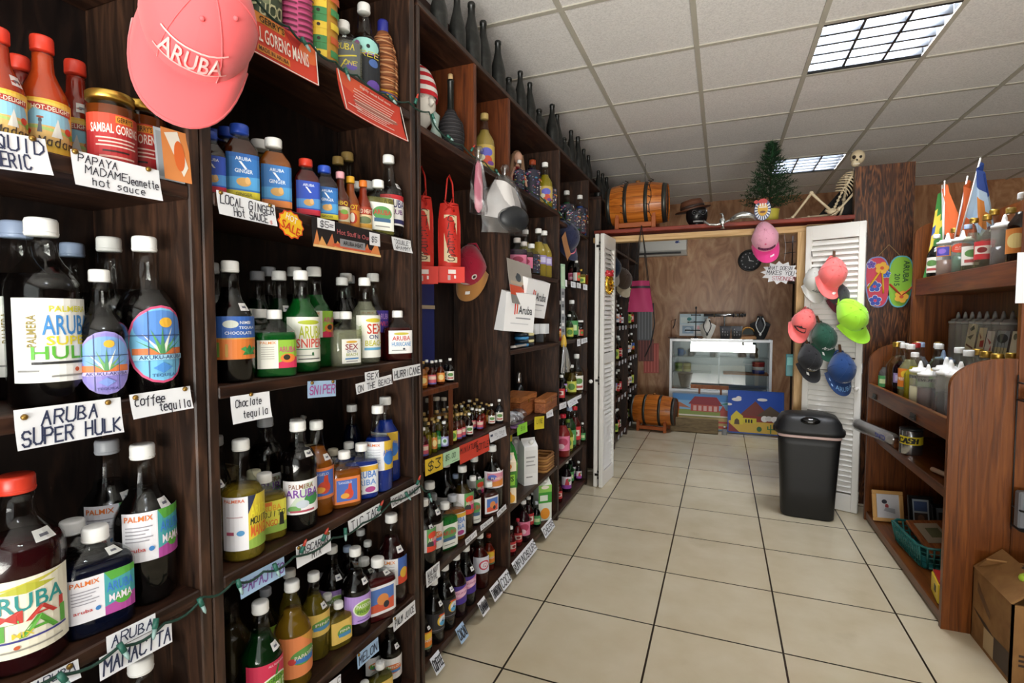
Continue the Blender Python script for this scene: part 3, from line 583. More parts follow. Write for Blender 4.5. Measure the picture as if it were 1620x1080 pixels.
 'papaya': (.13, .52, 66, 'rect', 'e98a52', [('p', [(.5, 1), (1, 1), (1, .6)], 'd89a3c'), ('e', .62, .48, .36, .20, '5f9a4a'), ('p', [(.3, .36), (.9, .28), (.9, .44), (.3, .46)], '3f7ac0'), ('e', .3, .42, .09, .08, 'cc3a3a'), ('t', 'PAPAYITO', .36, .44, .58, .1, 'f2ead8')]),
 'yellow': (.30, .56, 66, 'rect', 'e8c464', [('e', .6, .46, .36, .24, '6aa04a'), ('p', [(.3, .26), (.92, .22), (.92, .4), (.3, .42)], '4f90c4'), ('t', 'PINA', .36, .46, .5, .12, 'f2ead8')]),
 'yellowflask': (.12, .62, .86, 'rect', 'e8c464', [('e', .6, .46, .36, .24, '6aa04a'), ('p', [(.3, .26), (.92, .22), (.92, .4), (.3, .42)], '4f90c4'), ('t', 'PINA', .36, .46, .5, .12, 'f2ead8')]),
 'lilac': (.16, .48, 66, 'rect', 'b795dc', [('e', .62, .52, .34, .3, 'e6ecdc'), ('e', .62, .52, .3, .26, '93bc4a'), ('t', 'PASSION', .38, .54, .5, .14, 'eef2e0'), ('t', 'FRUIT', .4, .36, .44, .12, '3f6a2c'), ('r', .4, .08, .8, .11, '6a4a9a')]),
 'mix': (.24, .54, 66, 'rect', 'eae8ea', [('r', .6, 0, 1, 1, '3f64b0'), ('p', [(.6, 0), (1, 0), (1, .5), (.6, .3)], 'd8482c'), ('e', .8, .4, .14, .2, 'e0b03a'), ('t', 'PALMIX', .06, .82, .46, .12, 'dd8a3c')] + [('r', .1, .7 - .1 * i, .5, .715 - .1 * i, 'a6a3aa') for i in range(5)]),
 'mixflask': (.12, .60, .86, 'rect', 'e8e6ea', [('r', .1, .1, .9, .9, '4f74b8'), ('p', [(.1, .1), (.9, .1), (.9, .5), (.1, .36)], 'd0583c'), ('e', .5, .5, .2, .2, 'd88a4a'), ('e', .62, .3, .1, .12, '2c2c34')]),
 'whitelbl': (.16, .48, 66, 'rect', 'e6e3e0', [('e', .5, .5, .36, .22, 'd8763c'), ('p', [(.2, .36), (.8, .3), (.8, .44), (.2, .46)], '4a86c4'), ('e', .3, .5, .1, .14, '5fa04a'), ('t', 'MELON', .3, .54, .5, .12, 'f2ead8')]),
 'rainbow': (.20, .50, 66, 'rect', '2a292c', [('e', .72, .56, .26, .3, 'e0b83a'), ('e', .74, .56, .2, .24, 'dfe6ee'), ('e', .72, .42, .16, .14, '5aa8d8'), ('p', [(.5, .86), (.6, .92), (.9, .84), (.8, .78)], 'd8502c'), ('t', 'C', .66, .48, .14, .16, '20242a'), ('r', .2, .12, .8, .15, '8a8a90')]),
 'pinkv': (.22, .52, 66, 'rect', '4a3290', [('p', [(.1, .2), (1, .5), (1, .98), (.1, .66)], 'e79ac0'), ('e', .6, .6, .36, .2, 'eec0d6'), ('t', 'GUAVA', .34, .56, .5, .12, 'b04a8a')]),
 'framboos': (.30, .60, 62, 'rect', 'dadce8', [('e', .62, .5, .3, .3, 'c8324a'), ('e', .62, .5, .22, .22, 'e8e2ea'), ('h', 'Q', .54, .4, .16, .22, 'b02a3a', .05)]),
 'fruit': (.30, .62, 66, 'rect', 'eae8ea', [('r', .45, 0, 1, 1, '5f9a5a'), ('e', .7, .7, .2, .16, 'd8462c'), ('e', .8, .4, .16, .2, 'cf3a78'), ('e', .6, .3, .14, .16, '3a3a3a'), ('p', [(.45, 0), (1, 0), (1, .16), (.45, .26)], 'd8442c'), ('t', 'ARUBA', .5, .44, .44, .16, 'eae2c8')]),
 'pinkor': (.36, .62, 66, 'rect', 'e9dfe6', [('r', .14, .1, .9, .9, 'd88aa0'), ('p', [(.14, .1), (.9, .1), (.9, .5), (.14, .34)], 'd8863c'), ('e', .34, .66, .18, .16, '5a6ac0'), ('t', 'PUNCH', .3, .5, .5, .16, 'f2e4c8')]),
 'mini1': (.10, .46, 70, 'rect', 'dfdcd6', [('r', .5, 0, 1, 1, 'c8543c'), ('e', .75, .5, .16, .22, '5f9a4a')]),
 'mini2': (.10, .46, 70, 'rect', 'cf5a6a', [('r', .1, .5, .9, .86, 'e6c9b8'), ('r', .0, 0, 1, .16, '5a5aa0')]),
 'mini3': (.12, .48, 70, 'rect', 'd8863c', [('e', .5, .5, .3, .3, 'e6cf8a')]),
 'mini4': (.10, .46, 70, 'rect', '9c9ad0', [('e', .5, .5, .3, .38, 'cfe0ea'), ('e', .5, .55, .15, .18, '5f8a5a')]),
 'mini5': (.10, .46, 70, 'rect', 'c8cf5a', [('e', .5, .5, .3, .3, '5a8a3a')]),
 'mini6': (.10, .46, 70, 'rect', 'e8e4da', [('e', .5, .62, .3, .2, '5f8a4a'), ('r', .2, .14, .8, .3, 'b0504a')]),
 'mini7': (.10, .46, 70, 'rect', '4f9a5a', [('r', .2, .3, .8, .7, 'cfe0a8')]),
 'redlbl': (.16, .5, 66, 'rect', 'c8363a', [('r', .15, .3, .85, .75, 'e8d8cc'), ('e', .5, .52, .2, .16, '8a2a2a')]),
 'pinkstar': (.16, .5, 66, 'rect', 'dd7a9a', [('e', .5, .6, .3, .26, 'b03a5a'), ('e', .4, .3, .2, .18, 'eac0cc')]),
 'vino': (.12, .5, 66, 'rect', 'e6dce6', [('r', 0, 0, 1, .3, '9a4aa8'), ('p', [(.3, .3), (.7, .3), (.6, .9), (.4, .8)], 'c23a4a'), ('e', .7, .7, .14, .12, '5f9a5a')]),
 'tikor': (.18, .56, 70, 'rect', 'e8852c', [('e', .6, .74, .3, .2, 'f0c83c'), ('t', 'PRINGO', .1, .42, .8, .16, 'f4ead8'), ('r', 0, 0, 1, .12, '5f7a5a')]),
 'redoval': (.46, .68, 74, 'oval', 'd8553c', [('t', 'JUICE', .26, .5, .5, .16, 'ecd8cc'), ('r', .25, .36, .75, .40, 'ecd8cc')]),
 'bluebox': (.44, .68, 50, 'rect', 'd88a3c', [('r', .1, .08, .9, .92, '4a4aa8'), ('e', .5, .5, .25, .25, '8a6ac0')]),
 'cash': (.60, .68, 66, 'rect', '8f9088', [('h', 'EVERY', .12, .2, .76, .6, '1c1c1c', .05)]),
 'floral': (.06, .66, 75, 'rect', '2c2a3c', []),
 'gold': (.1, .45, 66, 'rect', 'c8ac5a', [('e', .5, .66, .28, .2, '6a6ac8'), ('e', .55, .3, .2, .2, 'd0543c'), ('e', .3, .4, .14, .14, 'e6e2c8'), ('e', .7, .16, .16, .1, '7a4a9a')]),
 'tagyel': (.26, .44, 40, 'rect', '9a8ac0', [('r', .2, .2, .8, .8, 'cfc8e6')]),
}
_r = random.Random(4)
for _k in range(90):   # painted flowers and scrolls
    _x, _y, _s = _r.random() * .94 + .03, _r.random() * .95 + .02, _r.uniform(.015, .05)
    _c = _r.choice(['c86a8a', 'c8a84a', '6a62a8', 'b8563a', '4a86a8', 'd6d0c4', '5a8a5a', '8a4a7a', '3a5a4a', '241f28'])
    DES['floral'][5].append(('e', _x, _y, _s * 1.5, _s * .7, _c) if _k % 3 else ('p', [(_x, _y), (_x + _s * 2, _y + _s * .6), (_x + _s * 1.4, _y + _s * 1.5)], _c))
SHELF = {'A1r1': 'nearest bay, top visible shelf', 'A1r2': 'nearest bay, middle shelf', 'A1r3': 'nearest bay, lower shelf', 'A1r4': 'nearest bay, bottom shelf', 'A2r1': 'second bay, hot sauce shelf', 'A2r2': 'second bay, green bottle shelf', 'A2r3': 'second bay, blue bottle shelf', 'A2r4': 'second bay, purple label shelf', 'A2r5': 'second bay, lowest shelf', 'B1f': 'third bay, floor level', 'B1k': 'on the little wooden riser', 'B1r3': 'third bay, under the miniatures', 'B2f': 'fourth bay, floor level', 'B2r0': 'fourth bay, top compartment', 'B2r1': 'fourth bay, under the top compartment', 'B2r4': 'fourth bay, carton shelf', 'B3f': 'fifth bay, floor level', 'B3r0': 'fifth bay, top compartment', 'B3r1': 'fifth bay, second shelf', 'B3r2': 'fifth bay, third shelf', 'B3r3': 'fifth bay, fourth shelf', 'B3r4': 'fifth bay, fifth shelf'}
# kind, x, y, z, height, drink, cap, label print, facing, description|shelf, group, name, fill, sticker, opacity
BOTTLES = [
('sauce',-1.046,.521,1.62,.197,'b8431a','cf3a26','madam',12,'orange hot sauce bottle with red cap, between two like it|A1r1'),
('sauce',-1.032,.458,1.62,.177,'a8381a','cf3a26','madam',12,'hot sauce bottle cut off at the left picture edge|A1r1',None,None,None,1),
('sauce',-1.15,.538,1.62,.193,'6a1a10','cf3a26','madam',0,'hot sauce bottle half hidden behind the front row|A1r1'),
('sauce',-1.096,.595,1.62,.2,'8a2414','cf3a26','madam',-18,'darker red hot sauce bottle next to the jars|A1r1',None,None,None,1),
('jar',-1.024,.609,1.62,.134,'7a3a14','c8a24a','sambal',10,'gold-lidded jar of brown sauce next to the hot sauce|A1r1'),
('jar',-1.055,.683,1.62,.149,'7a3a14','c8a24a','sambal',-20,'gold-lidded jar with a postcard leaning on it|A1r1'),
('big',-1.066,.519,1.21,.313,'070505','f2f2ef','hulk',16,'largest dark bottle with blue, yellow and green lettering|A1r2',None,None,.7),
('big',-1.2,.546,1.21,.322,'070505','a9bcdc','hulk',16,'big dark bottle cut off at left picture edge|A1r2',None,None,.7),
('tall',-1.034,.586,1.21,.232,'070505','f2f2ef','ovalp',8,'short dark bottle with purple oval stained-glass label|A1r2',None,None,.66),
('tall',-1.044,.673,1.21,.303,'070505','f2f2ef','ovalb',26,'tall dark bottle with blue oval pink-rimmed label|A1r2',None,None,.66),
('tall',-1.15,.672,1.21,.308,'070505','f2f2ef','ovalb',60,'dark bottle between the two oval-label bottles|A1r2',None,None,.66),
('slim',-1.25,.66,1.21,.3,'070505','a9bcdc',None,0,'bluish-capped dark bottle at the back of the shelf|A1r2',None,None,.66),
('jug',-1.064,.468,.795,.307,'2a060a','cf3a26','maitai',6,'large dark red bottle with red cap and cream label|A1r3',None,None,.66,1),
('flask',-1.044,.569,.795,.186,'060c22','f2f2ef','mamaflask',14,'flat dark blue flask with multicoloured label in front|A1r3',None,None,None,1),
('flask',-1.126,.576,.795,.182,'070505','f2f2ef','mamaflask',-10,'flat dark flask half behind the front flask|A1r3'),
('tall',-1.18,.671,.795,.309,'070505','b8bcc4','mamacita',14,'tall dark bottle with greyish cap at the back|A1r3',None,None,None,1),
('tall',-1.07,.672,.795,.31,'070505','f2f2ef','mamacita',20,'tall near-black bottle with multicoloured label at right|A1r3',None,None,None,1),
('tall',-1.05,.642,.375,.315,'070505','f2f2ef',None,0,'white-capped bottle just showing under the lettered card|A1r4'),
('rect',-1.04,.815,1.62,.139,'2a1208','2c4fb8','gingr',10,'brown ginger sauce bottle partly hidden by the upright|A2r1',None,None,None,1),
('rect',-1.198,.953,1.62,.207,'2a1208','2c4fb8',None,0,'blue-capped ginger sauce bottle at the back left|A2r1'),
('rect',-1.116,.924,1.62,.192,'2a1208','2c4fb8',None,0,'blue-capped ginger sauce bottle behind the yellow-strip one|A2r1'),
('rect',-1.041,.893,1.62,.179,'3a1808','2c4fb8','gingy',12,'large ginger sauce bottle with blue cap and yellow strip|A2r1',None,None,None,1),
('rect',-1.121,1.023,1.62,.194,'5a4a14','f2f2ef',None,0,'white-capped ginger sauce bottle behind the amber one|A2r1'),
('rect',-1.045,.995,1.62,.18,'8a4a12','f2f2ef','gingo',12,'amber ginger sauce bottle with white cap and orange strip|A2r1',None,None,None,1),
('rect',-1.037,1.094,1.62,.156,'4a0e10','cf3a26','gingr',14,'small ginger sauce bottle with red cap|A2r1',None,None,None,1),
('rect',-1.035,1.162,1.62,.156,'241018','2c4fb8','gingy',14,'small ginger sauce bottle with blue cap|A2r1',None,None,None,1),
('sauce',-1.031,1.222,1.62,.155,'5a2412','dca0a8','bbq',10,'small sauce bottle with pink wrapped cap|A2r1'),
('sauce',-1.039,1.276,1.62,.156,'9a4a16','e0a82c','hoty',10,'small sauce bottle with yellow wrapped cap|A2r1'),
('sauce',-1.034,1.329,1.62,.156,'8a2c14','e07a2c','hoto',10,'small sauce bottle with orange wrapped cap|A2r1'),
('flask',-1.108,1.392,1.62,.174,'2a2418','f2f2ef',None,0,'white-capped flask behind the yellow-capped sauce|A2r1'),
('flask',-1.137,1.483,1.62,.2,'2a2418','f2f2ef',None,0,'white-capped flask behind the orange-capped sauce|A2r1'),
('slim',-1.182,1.392,1.62,.262,'070505','b99a5c',None,0,'cork-topped dark bottle behind the pink-capped sauce|A2r1',None,None,.6),
('slim',-1.222,1.487,1.62,.308,'070505','b99a5c',None,0,'cork-topped dark bottle behind the orange-capped sauce|A2r1',None,None,.6),
('flask',-1.027,1.395,1.62,.172,'8f8a4a','f2f2ef','greenlbl',26,'pale yellow flask with green label at right|A2r1',None,None,None,0,.5),
('tall',-1.045,1.479,1.62,.276,'1a1212','f2f2ef','aruba3',24,'tall clear-necked bottle with red, white and navy label|A2r1',None,None,.6,1),
('tall',-1.138,.885,1.21,.277,'070505','b8bcc4','choc',20,'dark bottle half hidden behind the left upright|A2r2',None,None,None,1),
('tall',-1.045,.862,1.21,.275,'070505','f2f2ef','choc',12,'dark bottle with blue and orange agave label|A2r2',None,None,.78,1),
('flask',-1.172,1.022,1.21,.169,'06240c','f2f2ef','greenflask',10,'dark green flask, third from the front|A2r2'),
('flask',-1.102,.994,1.21,.167,'06240c','f2f2ef','greenflask',10,'dark green flask, second from the front|A2r2'),
('flask',-1.03,.972,1.21,.165,'0f5a22','f2f2ef','greenflask',14,'bright green flask in front of two others|A2r2',None,None,None,0,.8),
('slim',-1.211,1.086,1.21,.275,'06240c','b8bcc4',None,0,'dark green bottle at the back left|A2r2'),
('slim',-1.242,1.154,1.21,.294,'070505','b8bcc4',None,0,'farthest-back dark bottle, greyish cap|A2r2'),
('slim',-1.139,1.094,1.21,.274,'06240c','f2f2ef',None,0,'green bottle behind the bright green flask|A2r2',None,None,None,1,.9),
('slim',-1.215,1.227,1.21,.299,'070505','f2f2ef',None,0,'dark bottle behind the yellow and red lettered bottle|A2r2'),
('tall',-1.056,1.088,1.21,.272,'0f5a22','f2f2ef','sniper',14,'tall green bottle with yellow and red lettering|A2r2',None,None,None,0,.75),
('tall',-1.111,1.197,1.21,.293,'0f5a22','f2f2ef','green',24,'tall green bottle with fruit picture label|A2r2',None,None,None,0,.8),
('flask',-1.107,1.284,1.21,.163,'b9b9a8','f2f2ef',None,0,'clear flask behind the clear labelled flask|A2r2',None,None,None,0,.3),
('flask',-1.042,1.25,1.21,.163,'b9b9a8','f2f2ef','sex',34,'clear flask with small white label|A2r2',None,None,None,0,.3),
('slim',-1.138,1.35,1.21,.274,'070505','f2f2ef',None,0,'clear-necked dark bottle behind the clear flask|A2r2'),
('slim',-1.217,1.48,1.21,.292,'070505','b8bcc4',None,0,'dark bottle deepest behind the clear bottles|A2r2'),
('slim',-1.175,1.414,1.21,.293,'070505','f2f2ef',None,0,'dark bottle directly behind the tall clear bottle|A2r2'),
('tall',-1.055,1.357,1.21,.271,'b9b9a8','f2f2ef','sexbig',26,'tall clear bottle with large red letters|A2r2',None,None,None,0,.25),
('tall',-1.112,1.476,1.21,.295,'4a0e12','f2f2ef','violet',10,'clear-topped dark red bottle with violet label|A2r2',None,None,.48),
('flask',-1.024,1.49,1.21,.168,'3a0a0c','f2f2ef','hurr',26,'dark red flask with red and blue letters|A2r2'),
('slim',-1.187,.924,.795,.261,'070505','b8bcc4',None,0,'grey-capped bottle at back, left corner|A2r3'),
('tall',-1.136,.861,.795,.266,'4a3a10','f2f2ef','mango',14,'yellow-green labelled bottle half behind the upright|A2r3',None,None,None,1),
('tall',-1.043,.877,.795,.276,'8d7a26','f2f2ef','mango',14,'tall pale yellow bottle with mango label|A2r3',None,None,.6,0,.6),
('flask',-1.135,.992,.795,.16,'8d7a26','e4e0c0',None,0,'yellow-capped flask behind the yellow flask|A2r3',None,None,None,0,.7),
('flask',-1.067,.964,.795,.168,'8d7a26','f2f2ef','mangoflask',14,'yellow flask with mango label|A2r3',None,None,None,0,.6),
('big',-1.173,1.067,.795,.285,'070505','b8bcc4','casc',10,'large dark bottle with greyish cap behind yellow ones|A2r3'),
('big',-1.048,1.059,.795,.285,'070505','f2f2ef','casc',10,'large near-black bottle with rounded purple-green label|A2r3',None,None,None,1),
('slim',-1.162,1.169,.795,.262,'070505','f2f2ef',None,0,'bottle hidden behind the purple-green labelled bottle|A2r3'),
('tall',-1.069,1.15,.795,.267,'9a5716','f2f2ef','orange',16,'tall amber bottle with orange-bordered label|A2r3',None,None,None,1,.85),
('flask',-1.184,1.24,.795,.164,'4a3a10','d8cfae',None,0,'cream-capped flask behind the amber bottle|A2r3'),
('flask',-1.127,1.282,.795,.148,'9a5716','cfc8b4',None,0,'cream-capped amber flask behind the orange-label flask|A2r3',None,None,None,0,.8),
('flask',-1.036,1.226,.795,.164,'9a5716','f2f2ef','orangeflask',14,'amber flask with orange-bordered label|A2r3',None,None,None,0,.7),
('flask',-1.128,1.358,.795,.152,'0b2f8f','f2f2ef',None,0,'blue flask behind the blue labelled flask|A2r3'),
('flask',-1.033,1.301,.795,.17,'0b2f8f','f2f2ef','blueflask',16,'blue flask with yellow and blue label|A2r3'),
('slim',-1.191,1.453,.795,.257,'060c22','f2f2ef',None,0,'dark blue bottle at the back of the blue group|A2r3'),
('tall',-1.033,1.386,.795,.275,'0b2f8f','f2f2ef','blue',8,'tall blue bottle left of the fullest blue bottle|A2r3',None,None,.62),
('tall',-1.068,1.477,.795,.288,'0b2f8f','f2f2ef','blue',-12,'tallest blue bottle beside the right upright|A2r3',None,None,.72),
('slim',-1.216,.955,.375,.259,'06240c',None,None,0,'dark green bottle in the shadowed left corner, farthest back|A2r4'),
('tall',-1.141,.917,.375,.291,'1c1606',None,None,0,'dark olive bottle in shadow behind the red-label bottle|A2r4'),
('tall',-1.041,.919,.375,.284,'06240c','f2f2ef','apple',22,'dark green bottle with red and apple-green label|A2r4',None,None,None,1),
('tall',-1.177,1.058,.375,.221,'1c1606','b8bcc4','green',10,'dim bottle behind the yellow bottles|A2r4'),
('slim',-1.157,1.126,.375,.247,'8d7a26','f2f2ef',None,0,'yellow bottle behind the orange-label one|A2r4',None,None,None,0,.75),
('tall',-1.055,1.034,.375,.278,'8a6a1c','f2f2ef','papaya',22,'yellow bottle with orange fruit label|A2r4',None,None,None,0,.7),
('tall',-1.083,1.143,.375,.244,'7a6a1e','f2f2ef','yellow',22,'yellow bottle with small yellow label|A2r4',None,None,None,1,.7),
('flask',-1.216,1.317,.375,.13,'1c1606','b8bcc4',None,0,'grey-capped flask farthest back behind yellow flasks|A2r4'),
('flask',-1.112,1.229,.375,.13,'8d7a26','f2f2ef',None,0,'yellow flask behind the front yellow flask|A2r4',None,None,None,0,.7),
('flask',-1.05,1.207,.375,.13,'8d7a26','f2f2ef','yellowflask',30,'front yellow flask with yellow label|A2r4',None,None,None,0,.55),
('tall',-1.147,1.293,.375,.25,'070505','f2f2ef','lilac',0,'dark bottle with green and lilac label, behind|A2r4',None,None,None,1),
('slim',-1.174,1.397,.375,.2,'070505','a9bcdc',None,0,'bluish-capped dark bottle behind the lilac-label one|A2r4'),
('tall',-1.049,1.285,.375,.264,'070505','f2f2ef','lilac',18,'dark bottle with lilac label in front|A2r4',None,None,None,1),
('slim',-1.135,1.457,.375,.2,'200a06','f2f2ef',None,0,'reddish bottle behind the lilac-label pair|A2r4'),
('flask',-1.107,1.4,.375,.168,'070505','f2f2ef','lilac',20,'small dark flask with lilac label|A2r4',None,None,None,1),
('flask',-1.03,1.372,.375,.196,'4a0e12','f2f2ef','mixflask',26,'dark red flask with picture label|A2r4',None,None,None,1),
('tall',-1.19,1.489,.375,.22,'1a0605','f2f2ef','mix',6,'dark red bottle in shadow under the card|A2r4'),
('tall',-1.048,1.475,.375,.303,'22080a','f2f2ef','mix',10,'tall dark red bottle by the right upright|A2r4',None,None,.74,1),
('tall',-1.067,1.487,.06,.232,'070505','f2f2ef','whitelbl',16,'dark bottle with white fruit label|A2r5',None,None,None,1),
('tall',-1.142,1.479,.06,.2,'070505','f2f2ef','whitelbl',30,'bottle half hidden by the blue card|A2r5'),
('flask',-1.04,1.391,.06,.143,'6a6420','f2f2ef','yellowflask',30,'yellowish flask at the very bottom|A2r5',None,None,None,0,.7),
('flask',-1.04,1.31,.06,.13,'6a6420','f2f2ef',None,0,'flask whose cap just shows at the bottom edge|A2r5',None,None,None,0,.7),
('tall',-1.05,1.691,1.085,.103,'9a5716','b99a5c','mini3',8,'miniature bottle, amber|B1k','miniatures on the riser','miniature_bottle'),
('tall',-1.079,1.765,1.085,.102,'9a5716','f2f2ef','mini3',8,'miniature bottle, amber-brown|B1k','miniatures on the riser','miniature_bottle'),
('tall',-1.046,1.75,1.085,.101,'3a1408','f2f2ef','mini2',8,'miniature bottle, brown|B1k','miniatures on the riser','miniature_bottle'),
('tall',-1.078,1.835,1.085,.095,'2a0e08','f2f2ef','mini2',8,'miniature bottle, brown with red label|B1k','miniatures on the riser','miniature_bottle'),
('tall',-1.047,1.819,1.085,.1,'4a1c08','f2f2ef','mini3',8,'miniature bottle, dark with orange label|B1k','miniatures on the riser','miniature_bottle'),
('tall',-1.076,1.918,1.085,.095,'070505',None,'mini6',8,'miniature bottle, dark with grey label|B1k','miniatures on the riser','miniature_bottle'),
('tall',-1.048,1.899,1.085,.099,'070505','f2f2ef','mini6',8,'miniature bottle, near-black with white label|B1k','miniatures on the riser','miniature_bottle'),
('tall',-1.035,1.665,.825,.116,'4a1418','f2f2ef','mini2',10,'dark red miniature bottle, first from left in front row','miniature bottles in the front row','miniature_bottle'),
('cork',-1.04,1.711,.825,.127,'8a7a1c','b99a5c',None,10,'pale yellow miniature bottle, second from left in front row','miniature bottles in the front row','miniature_bottle',None,0,.8),
('cork',-1.04,1.753,.825,.125,'7a7a1c','b99a5c','mini3',10,'yellow with orange label miniature bottle, third from left in front row','miniature bottles in the front row','miniature_bottle',None,0,.8),
('cork',-1.045,1.791,.825,.123,'1c6a2a','b99a5c','mini7',10,'green miniature bottle, fourth from left in front row','miniature bottles in the front row','miniature_bottle',None,0,.8),
('tall',-1.035,1.822,.825,.11,'241408','f2f2ef','mini4',10,'brown with round lilac label miniature bottle, fifth from left in front row','miniature bottles in the front row','miniature_bottle'),
('tall',-1.047,1.911,.825,.12,'3a1c0a','b99a5c','mini5',10,'brown with yellow-green label miniature bottle, sixth from left in front row','miniature bottles in the front row','miniature_bottle'),
('tall',-1.044,1.953,.825,.119,'4a180c','b99a5c','mini2',10,'red-brown with pink label miniature bottle, seventh from left in front row','miniature bottles in the front row','miniature_bottle'),
('tall',-1.046,1.994,.825,.115,'4a180c','b99a5c','mini2',10,'red-brown with pink and blue label miniature bottle, eighth from left in front row','miniature bottles in the front row','miniature_bottle'),
('tall',-1.068,2.073,.825,.095,'2a0c0a','b99a5c','mini6',10,'dark, cork-topped miniature bottle, ninth from left in front row','miniature bottles in the front row','miniature_bottle'),
('tall',-1.038,2.054,.825,.103,'200a0a','f2f2ef','mini6',10,'dark with white label miniature bottle, tenth from left in front row','miniature bottles in the front row','miniature_bottle'),
('tall',-1.078,2.165,.825,.105,'1a0808','f2f2ef','mini2',10,'dark, tall white cap miniature bottle, eleventh from left in front row','miniature bottles in the front row','miniature_bottle'),
('tall',-1.072,2.2,.825,.095,'2a0a0a','f2f2ef','mini2',10,'dark red, white cap miniature bottle, twelfth from left in front row','miniature bottles in the front row','miniature_bottle'),
('tall',-1.045,2.178,.825,.099,'5a140c','f2f2ef','mini2',10,'red, white cap miniature bottle, thirteenth from left in front row','miniature bottles in the front row','miniature_bottle'),
('tall',-1.052,2.227,.825,.096,'8a2410','f2f2ef',None,10,'orange-red miniature bottle, fourteenth from left in front row','miniature bottles in the front row','miniature_bottle',None,0,.8),
('tall',-1.068,2.33,.825,.095,'7a5a1c','b99a5c','mini3',10,'golden miniature bottle, fifteenth from left in front row','miniature bottles in the front row','miniature_bottle',None,0,.8),
('tall',-1.042,2.306,.825,.104,'3a1c0c','f2f2ef','mini6',10,'brown with cream label miniature bottle, sixteenth from left in front row','miniature bottles in the front row','miniature_bottle'),
('tall',-1.03,2.372,.825,.117,'2a2a30','f2f2ef','mini6',10,'clear-topped with white label miniature bottle, seventeenth from left in front row','miniature bottles in the front row','miniature_bottle'),
('tall',-1.095,1.78,.825,.126,'7a6a1c','b99a5c',None,0,'first miniature bottle from the left in the second row','miniature bottles in the second row','miniature_bottle'),
('tall',-1.095,1.833,.825,.118,'3a1c0a','b99a5c',None,0,'second miniature bottle from the left in the second row','miniature bottles in the second row','miniature_bottle'),
('tall',-1.095,1.887,.825,.114,'6a5a1a','f2f2ef',None,0,'third miniature bottle from the left in the second row','miniature bottles in the second row','miniature_bottle'),
('tall',-1.095,1.945,.825,.106,'5a4410','b99a5c',None,0,'fourth miniature bottle from the left in the second row','miniature bottles in the second row','miniature_bottle'),
('tall',-1.095,2.006,.825,.1,'2a1208','b99a5c',None,0,'fifth miniature bottle from the left in the second row','miniature bottles in the second row','miniature_bottle'),
('tall',-1.101,2.08,.825,.095,'7a6a1c','b99a5c',None,0,'sixth miniature bottle from the left in the second row','miniature bottles in the second row','miniature_bottle'),
('tall',-1.094,2.133,.825,.095,'3a1c0a','b99a5c',None,0,'seventh miniature bottle from the left in the second row','miniature bottles in the second row','miniature_bottle'),
('tall',-1.102,2.218,.825,.095,'6a5a1a','f2f2ef',None,0,'eighth miniature bottle from the left in the second row','miniature bottles in the second row','miniature_bottle'),
('tall',-1.095,2.282,.825,.095,'5a4410','b99a5c',None,0,'ninth miniature bottle from the left in the second row','miniature bottles in the second row','miniature_bottle'),
('tall',-1.093,2.357,.825,.095,'2a1208','b99a5c',None,0,'tenth miniature bottle from the left in the second row','miniature bottles in the second row','miniature_bottle'),
('tall',-1.146,1.847,.825,.133,'5a4410','b99a5c',None,0,'first miniature bottle from the left in the third row','miniature bottles in the third row','miniature_bottle'),
('tall',-1.143,1.894,.825,.133,'2a1208','f2f2ef',None,0,'second miniature bottle from the left in the third row','miniature bottles in the third row','miniature_bottle'),
('tall',-1.137,1.939,.825,.128,'7a6a1c','b99a5c',None,0,'third miniature bottle from the left in the third row','miniature bottles in the third row','miniature_bottle'),
('tall',-1.15,2.023,.825,.121,'3a1c0a','b99a5c',None,0,'fourth miniature bottle from the left in the third row','miniature bottles in the third row','miniature_bottle'),
('tall',-1.146,2.068,.825,.117,'6a5a1a','b99a5c',None,0,'fifth miniature bottle from the left in the third row','miniature bottles in the third row','miniature_bottle'),
('tall',-1.15,2.134,.825,.115,'5a4410','b99a5c',None,0,'sixth miniature bottle from the left in the third row','miniature bottles in the third row','miniature_bottle'),
('tall',-1.15,2.198,.825,.107,'2a1208','f2f2ef',None,0,'seventh miniature bottle from the left in the third row','miniature bottles in the third row','miniature_bottle'),
('tall',-1.15,2.265,.825,.1,'7a6a1c','b99a5c',None,0,'eighth miniature bottle from the left in the third row','miniature bottles in the third row','miniature_bottle'),
('tall',-1.133,2.3,.825,.104,'3a1c0a','b99a5c',None,0,'ninth miniature bottle from the left in the third row','miniature bottles in the third row','miniature_bottle'),
('tall',-1.129,2.375,.825,.096,'6a5a1a','b99a5c',None,0,'tenth miniature bottle from the left in the third row','miniature bottles in the third row','miniature_bottle'),
('tall',-1.229,2.204,.825,.095,'3a1c0a','f2f2ef',None,0,'first miniature bottle from the left in the rearmost row','miniature bottles in the rearmost row','miniature_bottle'),
('tall',-1.224,2.238,.825,.099,'6a5a1a','b99a5c',None,0,'second miniature bottle from the left in the rearmost row','miniature bottles in the rearmost row','miniature_bottle'),
('tall',-1.219,2.273,.825,.095,'5a4410','b99a5c',None,0,'third miniature bottle from the left in the rearmost row','miniature bottles in the rearmost row','miniature_bottle'),
('tall',-1.213,2.306,.825,.096,'2a1208','b99a5c',None,0,'fourth miniature bottle from the left in the rearmost row','miniature bottles in the rearmost row','miniature_bottle'),
('tall',-1.216,2.345,.825,.098,'7a6a1c','b99a5c',None,0,'fifth miniature bottle from the left in the rearmost row','miniature bottles in the rearmost row','miniature_bottle'),
('tall',-1.18,2.337,.825,.11,'3a1c0a','f2f2ef',None,0,'sixth miniature bottle from the left in the rearmost row','miniature bottles in the rearmost row','miniature_bottle'),
('tall',-1.19,2.374,.825,.103,'6a5a1a','b99a5c',None,0,'seventh miniature bottle from the left in the rearmost row','miniature bottles in the rearmost row','miniature_bottle'),
